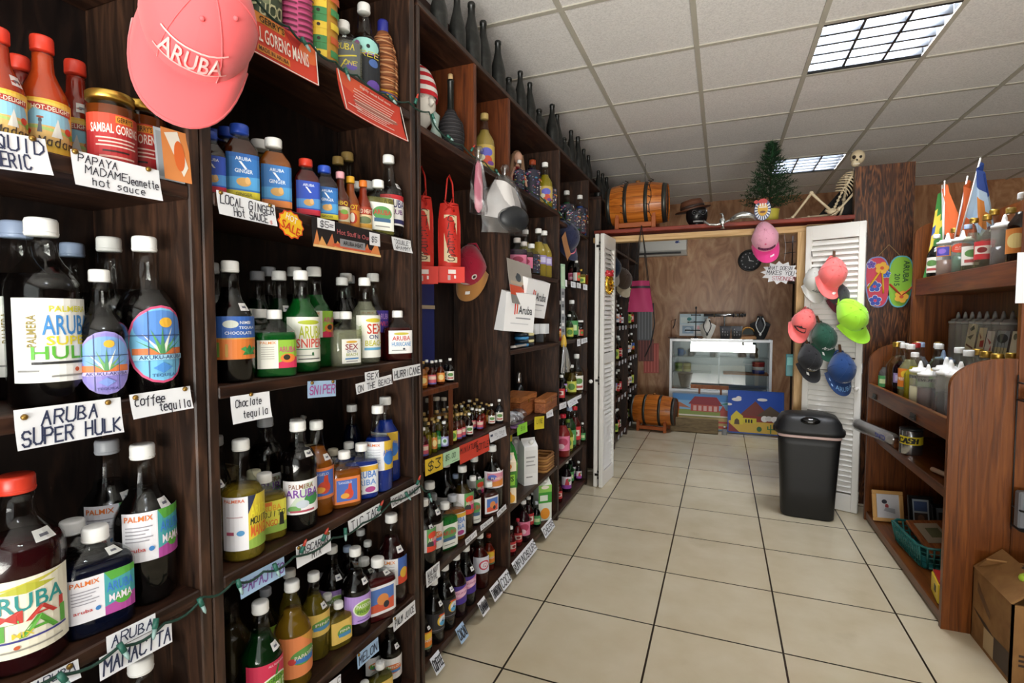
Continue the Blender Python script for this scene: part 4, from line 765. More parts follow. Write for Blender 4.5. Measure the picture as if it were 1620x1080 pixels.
('tall',-1.139,2.339,.825,.119,'5a4410','b99a5c',None,0,'eighth miniature bottle from the left in the rearmost row','miniature bottles in the rearmost row','miniature_bottle'),
('round',-1.211,2.063,.825,.163,'8a5a14','b9b0a0',None,0,'middle round-bellied miniature decanter under the riser','round decanters under the riser'),
('round',-1.22,2.148,.825,.148,'8a5a14','b9b0a0',None,0,'rightmost round-bellied miniature decanter under the riser','round decanters under the riser'),
('round',-1.197,1.974,.825,.17,'8a5a14','b9b0a0',None,0,'leftmost round-bellied miniature decanter under the riser','round decanters under the riser'),
('tall',-1.033,1.66,.4,.27,'070505','f2f2ef','fruit',20,'dark bottle half behind the left upright|B1r3',None,None,None,1),
('tall',-1.064,1.755,.4,.305,'070505','f2f2ef','whitelbl',20,'tall dark green-black bottle at left|B1r3',None,None,None,1),
('tall',-1.161,2.057,.4,.3,'070505','f2f2ef','whitelbl',0,'dark bottle under the mint price card|B1r3'),
('flask',-1.131,1.883,.4,.206,'3a1c0a','b8bcc4',None,0,'grey-capped flask behind the green flask|B1r3'),
('flask',-1.06,1.936,.4,.193,'9a5716','b8bcc4','blueflask',30,'amber flask with blue label|B1r3',None,None,None,0,.9),
('flask',-1.049,1.849,.4,.191,'177a2c','f2f2ef','greenlbl',36,'bright green flask|B1r3',None,None,None,0,.7),
('tall',-1.158,2.146,.4,.212,'070505','a9bcdc',None,0,'bluish-capped bottle behind the fruit label bottle|B1r3'),
('tall',-1.061,2.03,.4,.295,'3a2c0c','f2f2ef','fruit',16,'olive bottle with colourful fruit label|B1r3',None,None,.7,0,.9),
('tall',-1.054,2.12,.4,.222,'070505','f2f2ef','greenlbl',16,'shorter dark bottle with pale green label|B1r3'),
('tall',-1.111,2.252,.4,.276,'070505','f2f2ef','fruit',16,'tall dark bottle under the red card|B1r3',None,None,None,1),
('tall',-1.16,2.366,.4,.15,'070505','f2f2ef',None,0,'dark bottle at back right|B1r3'),
('flask',-1.027,2.239,.4,.163,'3a1410','f2f2ef','mixflask',40,'small flask with framed picture label|B1r3'),
('tall',-1.054,2.338,.4,.315,'070505','f2f2ef','pinkor',22,'tall dark bottle with pink and orange label|B1r3',None,None,None,1),
('tall',-1.03,1.652,.075,.17,'070505',None,'tikor',20,'dark bottle with orange label, by the upright|B1f',None,None,None,1),
('tall',-1.04,1.74,.075,.249,'070505','f2f2ef','rainbow',24,'dark bottle with rainbow ring label, nearer one|B1f',None,None,None,1),
('tall',-1.045,1.838,.075,.262,'070505','f2f2ef','rainbow',24,'dark bottle with rainbow ring label, farther one|B1f',None,None,None,1),
('tall',-1.045,1.937,.075,.263,'200a10','f2f2ef','pinkv',22,'dark bottle with purple and pink label, nearer one|B1f'),
('tall',-1.045,2.03,.075,.26,'070505','f2f2ef','pinkv',22,'dark bottle with purple and pink label, farther one|B1f',None,None,None,1),
('tall',-1.05,2.185,.075,.255,'3a0c08','f2f2ef','framboos',16,'red-brown bottle with white and red label|B1f'),
('tall',-1.16,2.327,.075,.15,'3a0c06',None,None,0,'red bottle hidden at the back|B1f'),
('tall',-1.08,2.351,.075,.179,'6a1c0c','b0341c','tikor',10,'orange and yellow labelled bottle farthest right|B1f'),
('tall',-1.16,2.182,.075,.15,'2a0804',None,None,0,'dim red bottle behind the purple labels|B1f'),
('tall',-1.08,2.984,2.03,.3,'231a3a',None,'floral',0,'tall painted bottle with flowers|B2r0'),
('tall',-1.13,3.137,2.03,.315,'3a3a6a','d0552c','floral',30,'painted bottle with orange cap|B2r0'),
('tall',-1.228,3.193,2.03,.315,'5a5a9a','f2f2ef',None,0,'lilac bottle behind the painted ones|B2r0'),
('tall',-1.034,3.1,2.03,.279,'9a8a1c','f2f2ef','gold',10,'yellow bottle with big upright letters|B2r0',None,None,None,0,.9),
('tall',-1.03,2.65,2.03,.17,'070505','f2f2ef','floral',0,'dark bottle with white cap lying in front of the doll|B2r0'),
('flask',-1.052,3.2,2.03,.21,'c05a2c',None,'floral',20,'short painted bottle beside the yellow one|B2r0'),
('flask',-1.049,2.666,1.598,.189,'3a2a3a','cfc8c4','pinkstar',10,'pink-flowered decorated bottle, leftmost|B2r1'),
('flask',-1.04,2.748,1.598,.179,'3a2a2a','cfc8c4','pinkstar',10,'pink-flowered decorated bottle, middle|B2r1'),
('flask',-1.04,2.868,1.598,.182,'2a2418','f2f2ef','floral',20,'dark floral decorated bottle, white cap|B2r1'),
('tall',-1.108,2.951,1.598,.281,'9a8a3a','f2f2ef',None,0,'creamy yellow bottle behind the floral ones|B2r1'),
('tall',-1.054,3.036,1.598,.297,'a8923c','f2f2ef','tagyel',38,'creamy yellow bottle, left of the front pair|B2r1'),
('tall',-1.052,3.139,1.598,.299,'a8923c','f2f2ef','tagyel',38,'creamy yellow bottle, right of the front pair|B2r1'),
('tall',-1.07,2.991,.375,.157,'070505','f2f2ef','redlbl',20,'dark bottle behind the white carton|B2r4'),
('tall',-1.04,2.555,.065,.156,'4a0c10','f2f2ef','redlbl',40,'dark red bottle nearest the aisle end|B2f',None,None,.72),
('tall',-1.05,2.681,.065,.15,'6a1418','b8283a','redlbl',10,'red bottle with red cap|B2f'),
('tall',-1.045,2.758,.065,.233,'2a0c14','f2f2ef','pinkstar',10,'dark bottle with pink star label|B2f'),
('tall',-1.075,2.925,.065,.196,'2a0a0c','f2f2ef','redlbl',10,'dark bottle with red label|B2f'),
('tall',-1.12,3.123,.065,.15,'070505','f2f2ef',None,0,'dark bottle behind the red-label one|B2f'),
('tall',-1.041,2.975,.065,.15,'070505','b8bcc4','mini7',10,'dark green bottle next to the juice carton|B2f'),
('tall',-1.1,3.814,1.985,.315,'2a5a3a','f2f2ef','floral',0,'green floral bottle, left|B3r0'),
('tall',-1.151,3.988,1.985,.315,'1c6a2a',None,None,0,'bright green bottle at the back|B3r0'),
('tall',-1.043,3.988,1.985,.315,'2a4a9a','f2f2ef','floral',10,'blue-necked floral bottle|B3r0'),
('flask',-1.033,3.738,1.985,.21,'3a5a2a',None,'floral',10,'short floral bottle in front|B3r0'),
('flask',-1.032,3.888,1.985,.207,'6a3a4a',None,'floral',10,'small pink floral bottle|B3r0'),
('tall',-1.066,3.902,1.605,.271,'070505','f2f2ef',None,0,'dark bottle at the back|B3r1'),
('tall',-1.08,4.004,1.605,.221,'070505','f2f2ef','mini5',10,'dark bottle with yellow label, behind|B3r1'),
('tall',-1.017,3.797,1.605,.169,'070505','f2f2ef','mini1',10,'dark bottle with mixed label, in front|B3r1'),
('tall',-1.065,3.828,1.605,.158,'3a1414',None,'pinkstar',10,'reddish floral bottle at left|B3r1'),
('flask',-1.024,3.962,1.605,.12,'6a5a1c','c8a24a','mini5',10,'short yellow-green bottle|B3r1'),
('flask',-1.015,4.015,1.605,.12,'6a2a14',None,None,10,'short brown bottle at right|B3r1'),
('tall',-1.09,3.63,1.192,.279,'070505','f2f2ef',None,0,'dark bottle next to the divider|B3r2'),
('tall',-1.057,3.816,1.192,.288,'14180c','f2f2ef','mini7',10,'tall dark green bottle|B3r2'),
('tall',-1.04,3.692,1.192,.18,'2a3a1c','f2f2ef','mini5',10,'slim green bottle in front|B3r2'),
('tall',-1.056,3.898,1.192,.183,'141c0c','f2f2ef','mini5',10,'shorter dark bottle with green label|B3r2'),
('jar',-1.05,4.004,1.192,.134,'1a0c0a','f2f2ef','mini1',10,'white-lidded dark jar|B3r2'),
('tall',-1.03,3.464,.764,.186,'14080c','f2f2ef','redlbl',-20,'dark bottle with white cap, nearest|B3r3'),
('tall',-1.103,3.754,.764,.183,'070505','f2f2ef','lilac',20,'dark bottle behind the nearest one|B3r3'),
('tall',-1.051,3.803,.764,.226,'5a4a14','f2f2ef','mini5',0,'olive bottle with yellow label|B3r3',None,None,None,0,.8),
('tall',-1.163,3.991,.764,.294,'3a3010','f2f2ef',None,0,'pale bottle at the back|B3r3'),
('tall',-1.063,3.993,.764,.286,'3a2a12','f2f2ef','mini6',10,'amber bottle with cream label, left|B3r3',None,None,.55),
('tall',-1.037,3.894,.764,.302,'3a2a12','f2f2ef','mini6',20,'amber bottle with cream label, right|B3r3',None,None,.55),
('tall',-1.038,3.536,.36,.304,'8a2c2c','c8283c','pinkstar',0,'red-capped patterned bottle|B3r4'),
('tall',-1.099,3.616,.36,.275,'7a4a4a','c9a0a0','pinkstar',30,'pinkish patterned bottle at the divider|B3r4'),
('tall',-1.06,3.78,.36,.313,'1c3a1c','a9bcdc','mini7',0,'pale-capped green bottle|B3r4'),
('tall',-1.045,3.686,.36,.235,'7a7a1c','5a7a1c','mini5',0,'yellow-green bottle|B3r4'),
('tall',-1.047,3.885,.36,.3,'4a1410','c8242c','redlbl',0,'red-capped bottle with white label|B3r4'),
('tall',-1.088,3.982,.36,.304,'3a2010','4fae3a','mini5',0,'green-capped bottle|B3r4'),
('tall',-1.018,4.016,.36,.15,'1c2410','f2f2ef','mini7',0,'dark bottle with green label|B3r4'),
('tall',-1.06,3.703,.05,.232,'1a0c14','f2f2ef','vino',10,'dark bottle with white and violet label|B3f'),
('tall',-1.09,3.907,.05,.198,'102a14','f2f2ef','mini7',10,'dark bottle with green label|B3f'),
('tall',-1.102,4.007,.05,.203,'140c14','f2f2ef','vino',10,'dark bottle with pink and violet label, farther|B3f'),
('tall',-1.042,3.994,.05,.15,'140c14','f2f2ef','vino',20,'shorter dark bottle with violet label, farthest|B3f'),
('tall',-1.05,3.472,.05,.158,'4a0c10',None,'redlbl',10,'dim red bottle next to the divider|B3f'),
('wine',-1.06,1.846,2.452,.25,None,None,None,0,'dusty dark wine bottle on top of shelving, first tall one from the front','dark bottles on top of the shelving'),
('wine',-1.06,2,2.452,.261,None,None,None,0,'dusty dark wine bottle on top of shelving, second tall one from the front','dark bottles on top of the shelving'),
('wine',-1.06,2.136,2.452,.3,None,None,None,0,'dusty dark wine bottle on top of shelving, third tall one from the front','dark bottles on top of the shelving'),
('wine',-1.06,2.259,2.452,.283,None,None,None,0,'dusty dark wine bottle on top of shelving, fourth tall one from the front','dark bottles on top of the shelving'),
('wine',-1.06,2.431,2.452,.275,None,None,None,0,'dusty dark wine bottle on top of shelving, fifth tall one from the front','dark bottles on top of the shelving'),
('stout',-1.06,2.575,2.452,.156,None,None,None,0,'short stout dark bottle on top of shelving, first short one from the front','dark bottles on top of the shelving'),
('wine',-1.06,2.74,2.452,.26,None,None,None,0,'dusty dark wine bottle on top of shelving, sixth tall one from the front','dark bottles on top of the shelving'),
('wine',-1.06,2.894,2.452,.261,None,None,None,0,'dusty dark wine bottle on top of shelving, seventh tall one from the front','dark bottles on top of the shelving'),
('stout',-1.06,3.061,2.452,.17,None,None,None,0,'short stout dark bottle on top of shelving, second short one from the front','dark bottles on top of the shelving'),
('wine',-1.06,3.322,2.452,.296,None,None,None,0,'dusty dark wine bottle on top of shelving, eighth tall one from the front','dark bottles on top of the shelving'),
('wine',-1.06,3.432,2.452,.272,None,None,None,0,'dusty dark wine bottle on top of shelving, ninth tall one from the front','dark bottles on top of the shelving'),
('stout',-1.06,3.604,2.452,.167,None,None,None,0,'short stout dark bottle on top of shelving, third short one from the front','dark bottles on top of the shelving'),
('wine',-1.06,3.783,2.452,.278,None,None,None,0,'dusty dark wine bottle on top of shelving, tenth tall one from the front','dark bottles on top of the shelving'),
('wine',-1.06,3.98,2.452,.295,None,None,None,0,'dusty dark wine bottle on top of shelving, eleventh tall one from the front','dark bottles on top of the shelving'),
('wine',-1.06,4.166,2.452,.254,None,None,None,0,'dusty dark wine bottle on top of shelving, twelfth tall one from the front','dark bottles on top of the shelving'),
('wine',-1.06,4.325,2.452,.25,None,None,None,0,'dusty dark wine bottle on top of shelving, thirteenth tall one from the front','dark bottles on top of the shelving'),
('tall',1.002,3.699,.885,.315,'14060c','f2f2ef','tagyel',-20,'dark bottle with blue and pink label, farthest front one on the counter at right',None,None,.66),
('tall',1.002,3.839,.885,.315,'5a3a1c','c8a24a',None,0,'gold-capped bottle behind the farthest dark one on the counter at right',None,None,None,0,.7),
('tall',.982,3.993,.885,.2,'6a6a6a',None,'mini7',-10,'short grey-green bottle next to the orange label one on the counter at right',None,None,None,0,.6),
('tall',1.002,3.591,.885,.315,'b9b48a','f2f2ef','tikor',-20,'pale bottle with orange label on the counter at right',None,None,None,0,.45),
('tall',1.045,3.935,.885,.315,'8a8a80','f2f2ef',None,0,'white-capped clear bottle behind the orange label one on the counter at right',None,None,None,0,.4),
('tall',1.079,3.768,.885,.315,'8a7a6a','b02424',None,0,'clear bottle with red cap on the counter at right',None,None,None,0,.4),
('tall',1.145,3.973,.885,.315,'6a5a3a','c8a24a',None,0,'gold-capped bottle, back row, beside the red-capped one on the counter at right',None,None,None,0,.6),
('tall',1.128,3.866,.885,.315,'8a8a90','a9bcdc',None,0,'pale-capped bottle, back row on the counter at right',None,None,None,0,.5),
('tall',.995,3.489,.885,.274,'b0a428','f2f2ef',None,0,'yellow-green bottle in the middle on the counter at right',None,None,None,0,.8),
('squeeze',.995,3.395,.885,.235,'b3ab84','f2f2ef','cash',-20,'squeeze bottle with pale yellow syrup on the counter at right',None,None,.42),
('tall',1.072,3.645,.885,.2,'9a6a1c',None,'tagyel',-20,'amber bottle behind the pale yellow squeeze bottle on the counter at right',None,None,None,0,.8),
('squeeze',1.001,3.302,.885,.224,'3a2228','f2f2ef','cash',-10,'squeeze bottle with dark cherry syrup on the counter at right',None,None,.45),
('tall',1.186,3.773,.885,.315,'6a6a60','f2f2ef',None,0,'white-capped clear bottle behind the green wrapper on the counter at right',None,None,None,0,.4),
('tall',1.253,3.973,.885,.315,'6a5a3a','c8a24a',None,0,'gold-capped bottle farthest back in the middle on the counter at right',None,None,None,0,.6),
('tall',1.159,3.668,.885,.315,'3a3430','f2f2ef',None,0,'white-capped bottle right of the green wrapper on the counter at right',None,None,None,0,.7),
('squeeze',1.243,3.865,.885,.27,'8a8a86','a9bcdc',None,0,'grey-lidded container in the back row on the counter at right'),
('squeeze',1.047,3.213,.885,.27,'2a3038','f2f2ef',None,0,'frosted squeeze bottle with dark syrup, left of a pair on the counter at right',None,None,.4),
('squeeze',1.002,3.022,.885,.27,'20242c','f2f2ef',None,0,'frosted squeeze bottle with dark syrup, right of a pair on the counter at right',None,None,.42),
('squeeze',1.002,2.912,.885,.27,'4a4446','f2f2ef',None,0,'frosted squeeze bottle half behind the curved end panel on the counter at right',None,None,.4),
('tall',1.131,3.313,.885,.315,'8a8a80','f2f2ef',None,0,'clear bottle with wide white cap on the counter at right',None,None,None,0,.3),
('tall',1.094,3.099,.885,.313,'8a8a80','f2f2ef',None,0,'clear bottle with white cap nearest the curved end panel on the counter at right',None,None,None,0,.3),
('tall',1.16,3.185,.885,.315,'6a604a','c8a24a',None,0,'gold-capped bottle, first of four peeking over the end panel, on the counter at right',None,None,None,0,.4),
('tall',1.119,2.993,.885,.315,'6a604a','c8a24a',None,0,'gold-capped bottle, second of four peeking over the end panel, on the counter at right',None,None,None,0,.4),
('tall',1.093,2.822,.885,.315,'6a604a','c8a24a',None,0,'gold-capped bottle, third of four peeking over the end panel, on the counter at right',None,None,None,0,.4),
('tall',1.172,2.898,.885,.315,'6a604a','c8a24a',None,0,'gold-capped bottle, fourth of four peeking over the end panel, on the counter at right',None,None,None,0,.4),
('tall',1.197,3.895,1.595,.258,'1a1a1a','f2f2ef','mini6',-30,'slim dark bottle with black and white label on the upper shelf at right'),
('tall',1.247,3.976,1.595,.294,'3a3a3a','c8a24a',None,0,'gold-capped bottle behind the amber squeeze bottle on the upper shelf at right',None,None,None,0,.6),
('squeeze',1.202,3.745,1.595,.244,'6a4430','f2f2ef','bluebox',-30,'squeeze bottle with amber syrup and blue label on the upper shelf at right',None,None,.36),
('tall',1.259,3.824,1.595,.28,'3a3a3a','c8a24a',None,0,'gold-capped bottle behind the green syrup on the upper shelf at right',None,None,None,0,.6),
('squeeze',1.198,3.528,1.595,.226,'0f4a2c','f2f2ef','redoval',-6,'squeeze bottle with green syrup and red oval label on the upper shelf at right',None,None,.4),
('tall',1.246,3.606,1.595,.267,'4a7ab0','a9bcdc','mini7',0,'clear bottle with blue-white cap on the upper shelf at right',None,None,None,0,.4),
('tall',1.205,3.42,1.595,.272,'8a8a80','c8a24a','mini6',0,'clear bottle with gold cap, left of a pair on the upper shelf at right',None,None,None,0,.3),
('tall',1.198,3.255,1.595,.259,'8a8a80','c8a24a','redlbl',-20,'clear bottle with gold cap, right of a pair on the upper shelf at right',None,None,None,0,.3),
('tall',1.254,3.334,1.595,.296,'4a2a30','c8a24a','redlbl',0,'gold-capped bottle behind the large squeeze bottle on the upper shelf at right',None,None,None,0,.7),
('squeeze',1.2,3.087,1.595,.232,'33262a','f2f2ef',None,0,'largest squeeze bottle with dark plum syrup on the upper shelf at right',None,None,.36),
('tall',1.252,3.166,1.595,.273,'1a1008','9a8038',None,0,'dark bottle with dull gold cap on the upper shelf at right'),
('tall',1.205,2.943,1.595,.3,'22100a','f2f2ef','mini3',-20,'large dark bottle with tan label at picture edge on the upper shelf at right'),
]
for r in BOTTLES:
    k, x, y, z, h, liq, cap, des, fc, lab, grp, nm, fill, st, op = r + (None, None, None, 0, 1)[len(r) - 10:]
    if '|' in lab: a, b = lab.split('|'); lab = a + ', ' + SHELF[b]
    bottle(k, x, y, z + .001, h, liq, cap, des, fc, lab, grp, nm, fill, st, op)
# name, description, category, top-left corner, along, up, width, height, paper, print, pins, group, curl
CARDS = [
 ('shelf_card', 'white handwritten card cut off at the left picture edge, top shelf', 'sign', (-0.982, 0.384, 1.625), (0.0, 0.9954, 0.0957), (-0.0, -0.0957, 0.9954), 0.1045, 0.0554, 'eef0f4', [('h', 'LIQUID', 0.08, 0.55, 0.86, 0.36, '2b3350', 0.03), ('h', 'TURMERIC', 0.06, 0.08, 0.68, 0.36, '2b3350', 0.03)], [(0.84, 0.96)], None, 0.006),
 ('shelf_card', 'white card with three handwritten lines below the jars of the nearest bay', 'sign', (-0.982, 0.522, 1.63), (0.0, 0.9999, 0.0141), (-0.0, -0.0141, 0.9999), 0.142, 0.0569, 'eef0f4', [('h', 'PAPAYA', 0.06, 0.7, 0.42, 0.22, '1f1f2e', 0.03), ('h', 'MADAME', 0.12, 0.4, 0.46, 0.22, '1f1f2e', 0.03), ('h', 'Jeanette', 0.58, 0.34, 0.38, 0.24, '1f1f2e', 0.03), ('h', 'hot sauce', 0.18, 0.08, 0.6, 0.22, '1f1f2e', 0.03)], [(0.04, 0.96), (0.86, 0.96)], None, 0.006),
 ('shelf_card', 'large white card with two lines of dark blue capitals under the largest bottles', 'sign', (-0.982, 0.434, 1.219), (0.0, 0.9999, -0.0134), (-0.0, 0.0134, 0.9999), 0.149, 0.0611, 'eef0f4', [('h', 'ARUBA', 0.22, 0.55, 0.52, 0.36, '2b3350', 0.035), ('h', 'SUPER HULK', 0.04, 0.08, 0.92, 0.38, '2b3350', 0.035)], [(0.08, 0.8), (0.86, 0.9)], None, 0.006),
 ('shelf_card', 'small white card reading coffee tequila in looping script', 'sign', (-0.982, 0.598, 1.219), (0.0, 0.9998, 0.0175), (-0.0, -0.0175, 0.9998), 0.114, 0.0441, 'eef0f4', [('h', 'coffee', 0.06, 0.5, 0.48, 0.36, '1f1f2e', 0.05), ('h', 'tequila', 0.42, 0.12, 0.54, 0.36, '1f1f2e', 0.05)], [(0.08, 0.86), (0.9, 0.9)], None, 0.006),
 ('shelf_card', 'white card with five blue capitals, upper one of two overlapping cards', 'sign', (-0.982, 0.546, 0.803), (0.0, 0.9994, -0.0357), (-0.0, 0.0357, 0.9994), 0.0841, 0.028, 'eef0f4', [('h', 'ARUBA', 0.08, 0.2, 0.84, 0.62, '2b3350', 0.07)], [], None, 0.002),
 ('shelf_card', 'white card with eight blue capitals, lower one of two overlapping cards', 'sign', (-0.982, 0.534, 0.773), (0.0, 0.9992, -0.0397), (-0.0, 0.0397, 0.9992), 0.1261, 0.0401, 'eef0f4', [('h', 'MAMACITA', 0.04, 0.16, 0.92, 0.6, '2b3350', 0.06)], [], None, 0.002),
 ('shelf_card', 'white card at bottom left corner with a brown pin', 'sign', (-0.982, 0.438, 0.793), (0.0, 0.9995, -0.0308), (-0.0, 0.0308, 0.9995), 0.065, 0.029, 'eef0f4', [('h', 'ARUBA', 0.06, 0.5, 0.84, 0.42, '2b3350', 0.06)], [(0.8, 0.84)], None, 0.006),
 ('banner', 'long red banner with big white letters hanging from the top shelf', 'sign', (-0.982, 0.835, 2.043), (0.0, 0.9996, 0.0289), (-0.0, -0.0289, 0.9996), 0.2421, 0.0969, 'd8432c', [('p', [(0, 1), (0.42, 1), (0.42, 0.82), (0, 0.7)], 'e08a3a'), ('r', 0.26, 0.78, 0.58, 0.98, 'e0923c'), ('p', [(0.56, 0.95), (0.8, 0.9), (0.72, 0.6)], 'b02a22'), ('e', 0.9, 0.7, 0.14, 0.24, 'e8703c'), ('p', [(0, 0.1), (0, 0), (0.98, 0), (0.98, 0.02)], 'c0301f'), ('r', 0.22, 0.1, 0.62, 0.26, 'e08a3a'), ('t', "GERRY'S", 0.27, 0.8, 0.3, 0.15, '26150c'), ('t', 'SAMBAL GORENG MANIS', 0.020000000000000018, 0.34, 0.86, 0.34, 'f4e9dd'), ('t', 'MADE IN ARUBA', 0.24, 0.13, 0.36, 0.1, '3a2010'), ('r', 0, 0, 1, 0.025, 'f0e6e0'), ('r', 0.985, 0, 1, 1, 'f0e6e0')], [], None, 0.004),
 ('leaflet', 'red leaflet full of small white print, curling below the straw-wrapped bottle', 'sign', (-0.982, 1.155, 2.032), (0.0, 0.9999, 0.0134), (-0.0, -0.0134, 0.9999), 0.299, 0.1118, 'cf3e2a', [('p', [(0, 1), (0.5, 1), (0.2, 0.6), (0, 0.7)], 'dd5a3a'), ('e', 0.55, 0.42, 0.36, 0.1, 'a8675a'), ('t', 'Slightly sweet food sauce', 0.32, 0.84, 0.5, 0.09, 'f0d8cc'), ('r', 0.2, 0.74, 0.88, 0.765, 'ecc4b6'), ('r', 0.21200000000000002, 0.665, 0.85, 0.6900000000000001, 'ecc4b6'), ('r', 0.224, 0.59, 0.8200000000000001, 0.615, 'ecc4b6'), ('r', 0.2, 0.515, 0.79, 0.54, 'ecc4b6'), ('r', 0.21200000000000002, 0.44, 0.88, 0.465, 'ecc4b6'), ('r', 0.2, 0.33, 0.8, 0.35, 'ecd0c6'), ('r', 0.2, 0.27, 0.74, 0.29, 'ecd0c6'), ('r', 0.2, 0.21000000000000002, 0.68, 0.22999999999999998, 'ecd0c6'), ('r', 0.2, 0.15000000000000002, 0.8, 0.16999999999999998, 'ecd0c6'), ('r', 0.08, 0.22, 0.28, 0.25, 'ecd0c6'), ('r', 0, 0, 1, 0.02, 'f0e6e0'), ('r', 0, 0, 0.015, 1, 'f0e6e0'), ('r', 0.985, 0, 1, 1, 'f0e6e0')], [], None, 0.02),
 ('shelf_card', 'white card with two handwritten lines under the ginger sauces', 'sign', (-0.982, 0.783, 1.623), (0.0, 0.9999, -0.0132), (-0.0, 0.0132, 0.9999), 0.152, 0.0501, 'eef0f4', [('h', 'LOCAL GINGER', 0.04, 0.5, 0.92, 0.36, '33333f', 0.03), ('h', 'Hot SAUCE', 0.24, 0.08, 0.58, 0.34, '33333f', 0.03), ('h', '$8', 0.86, 0.06, 0.1, 0.14, 'c23a2c', 0.03)], [(0.06, 0.93), (0.9, 0.93)], None, 0.006),
 ('banner', 'black sale banner with orange flames and two price tags', 'sign', (-0.982, 1.053, 1.616), (0.0, 1.0, 0.0035), (-0.0, -0.0035, 1.0), 0.285, 0.076, '191313', [('p', [(0, 0), (0.1, 0), (0.06, 0.6)], 'd8854a'), ('p', [(0.06, 0), (0.2, 0), (0.12, 0.4)], 'e0a05a'), ('p', [(0.16, 0), (0.3, 0), (0.26, 0.56)], 'cc7444'), ('p', [(0.26, 0), (0.42, 0), (0.33, 0.34)], 'e0a05a'), ('p', [(0.7, 0), (0.84, 0), (0.78, 0.44)], 'cc7444'), ('p', [(0.8, 0), (1, 0), (0.94, 0.6)], 'd8854a'), ('r', 0, 0, 1, 0.08, 'e6c48a'), ('e', 0.55, 0.18, 0.3, 0.1, 'd05a3a'), ('r', 0.36, 0.16, 0.74, 0.44, '8f8f92'), ('t', 'Hot Stuff is Our', 0.32, 0.58, 0.5, 0.18, 'b0585a'), ('t', 'ARUBA HEAT', 0.4, 0.22, 0.3, 0.16, '1a1a1a'), ('r', 0.06, 0.66, 0.29, 1.0, 'ecedf0'), ('h', '$5=', 0.09, 0.72, 0.17, 0.2, '1f1f2e', 0.028), ('r', 0.81, 0.42, 0.99, 0.92, 'ecedf0'), ('h', '$5', 0.84, 0.56, 0.09, 0.2, '1f1f2e', 0.024)], [], None, 0.002),
 ('shelf_card', 'small white card with DOUBLE lettered on it near the right upright', 'sign', (-0.982, 1.402, 1.614), (0.0, 1.0, 0.0093), (-0.0, -0.0093, 1.0), 0.108, 0.043, 'eef0f4', [('h', '"DOUBLE"', 0.06, 0.54, 0.88, 0.3, '1f1f2e', 0.06), ('h', 'WHAMMY', 0.1, 0.12, 0.8, 0.3, '1f1f2e', 0.06)], [], None, 0.006),
 ('shelf_card', 'square white card with two lines of thin script under the agave bottle', 'sign', (-0.982, 0.803, 1.186), (0.0, 0.9998, -0.0192), (-0.0, 0.0192, 0.9998), 0.104, 0.06, 'eef0f4', [('h', 'Choclate', 0.1, 0.58, 0.66, 0.26, '1f1f2e', 0.024), ('h', 'tequila', 0.26, 0.16, 0.64, 0.26, '1f1f2e', 0.024)], [(0.5, 0.98)], None, 0.006),
 ('shelf_card', 'light blue card with pink capitals under the tall green bottles', 'sign', (-0.982, 1.029, 1.193), (0.0, 0.9963, -0.0862), (-0.0, 0.0862, 0.9963), 0.1044, 0.0433, 'a9c8e8', [('h', 'SNIPER', 0.06, 0.22, 0.88, 0.5, 'b04a9a', 0.08)], [(0.14, 0.9), (0.88, 0.92)], None, 0.002),
 ('shelf_card', 'small white card with three letters above a longer one', 'sign', (-0.98, 1.256, 1.193), (0.0, 0.9999, 0.0149), (-0.0, -0.0149, 0.9999), 0.067, 0.027, 'eef0f4', [('h', 'SEX', 0.1, 0.14, 0.8, 0.66, '1f1f2e', 0.07)], [], None, 0.001),
 ('shelf_card', 'slanting white card with three handwritten words under the clear bottles', 'sign', (-0.982, 1.216, 1.163), (0.0, 0.9984, 0.0567), (-0.0, -0.0567, 0.9984), 0.1763, 0.0305, 'eef0f4', [('h', 'ON THE BEACH', 0.03, 0.18, 0.94, 0.56, '3a3a46', 0.05)], [], None, 0.002),
 ('shelf_card', 'white card with outlined capitals at the right end of the green shelf', 'sign', (-0.982, 1.399, 1.19), (0.0, 0.9998, 0.0182), (-0.0, -0.0182, 0.9998), 0.165, 0.0388, 'eef0f4', [('h', 'HURRICANE', 0.04, 0.18, 0.92, 0.6, '1f1f2e', 0.07)], [], None, 0.002),
 ('shelf_card', 'slanting white card at the right end of the blue shelf', 'sign', (-0.982, 1.38, 0.776), (0.0, 0.9998, -0.0173), (-0.0, 0.0173, 0.9998), 0.173, 0.036, 'dcdde0', [('h', 'DEAD RUNNER', 0.04, 0.2, 0.9, 0.52, '4a4a52', 0.05)], [], None, 0.004),
 ('shelf_card', 'slanting white card under the amber flask with a wire across', 'sign', (-0.982, 1.174, 0.773), (0.0, 0.9998, 0.0203), (-0.0, -0.0203, 0.9998), 0.148, 0.0368, 'eef0f4', [('h', 'TIC', 0.06, 0.2, 0.36, 0.6, '1f1f2e', 0.07), ('h', 'TAC', 0.54, 0.2, 0.36, 0.6, '1f1f2e', 0.07)], [], None, 0.004),
 ('shelf_card', 'white card with two handwritten lines and pinned corners under the dark bottle', 'sign', (-0.982, 0.979, 0.78), (0.0, 0.9992, -0.0406), (-0.0, 0.0406, 0.9992), 0.1231, 0.0538, 'eef0f4', [('h', 'CASCARON', 0.06, 0.52, 0.84, 0.34, '1f1f2e', 0.04), ('h', 'MIX', 0.42, 0.12, 0.26, 0.3, '1f1f2e', 0.04)], [(0.06, 0.92), (0.92, 0.92)], None, 0.003),
 ('shelf_card', 'light blue card with purple and red capitals at left', 'sign', (-0.982, 0.814, 0.776), (0.0, 0.9997, -0.0238), (-0.0, 0.0238, 0.9997), 0.126, 0.0441, 'a9c8e8', [('h', 'PAPAJITO', 0.04, 0.24, 0.92, 0.5, '7a4a9a', 0.07)], [], None, 0.003),
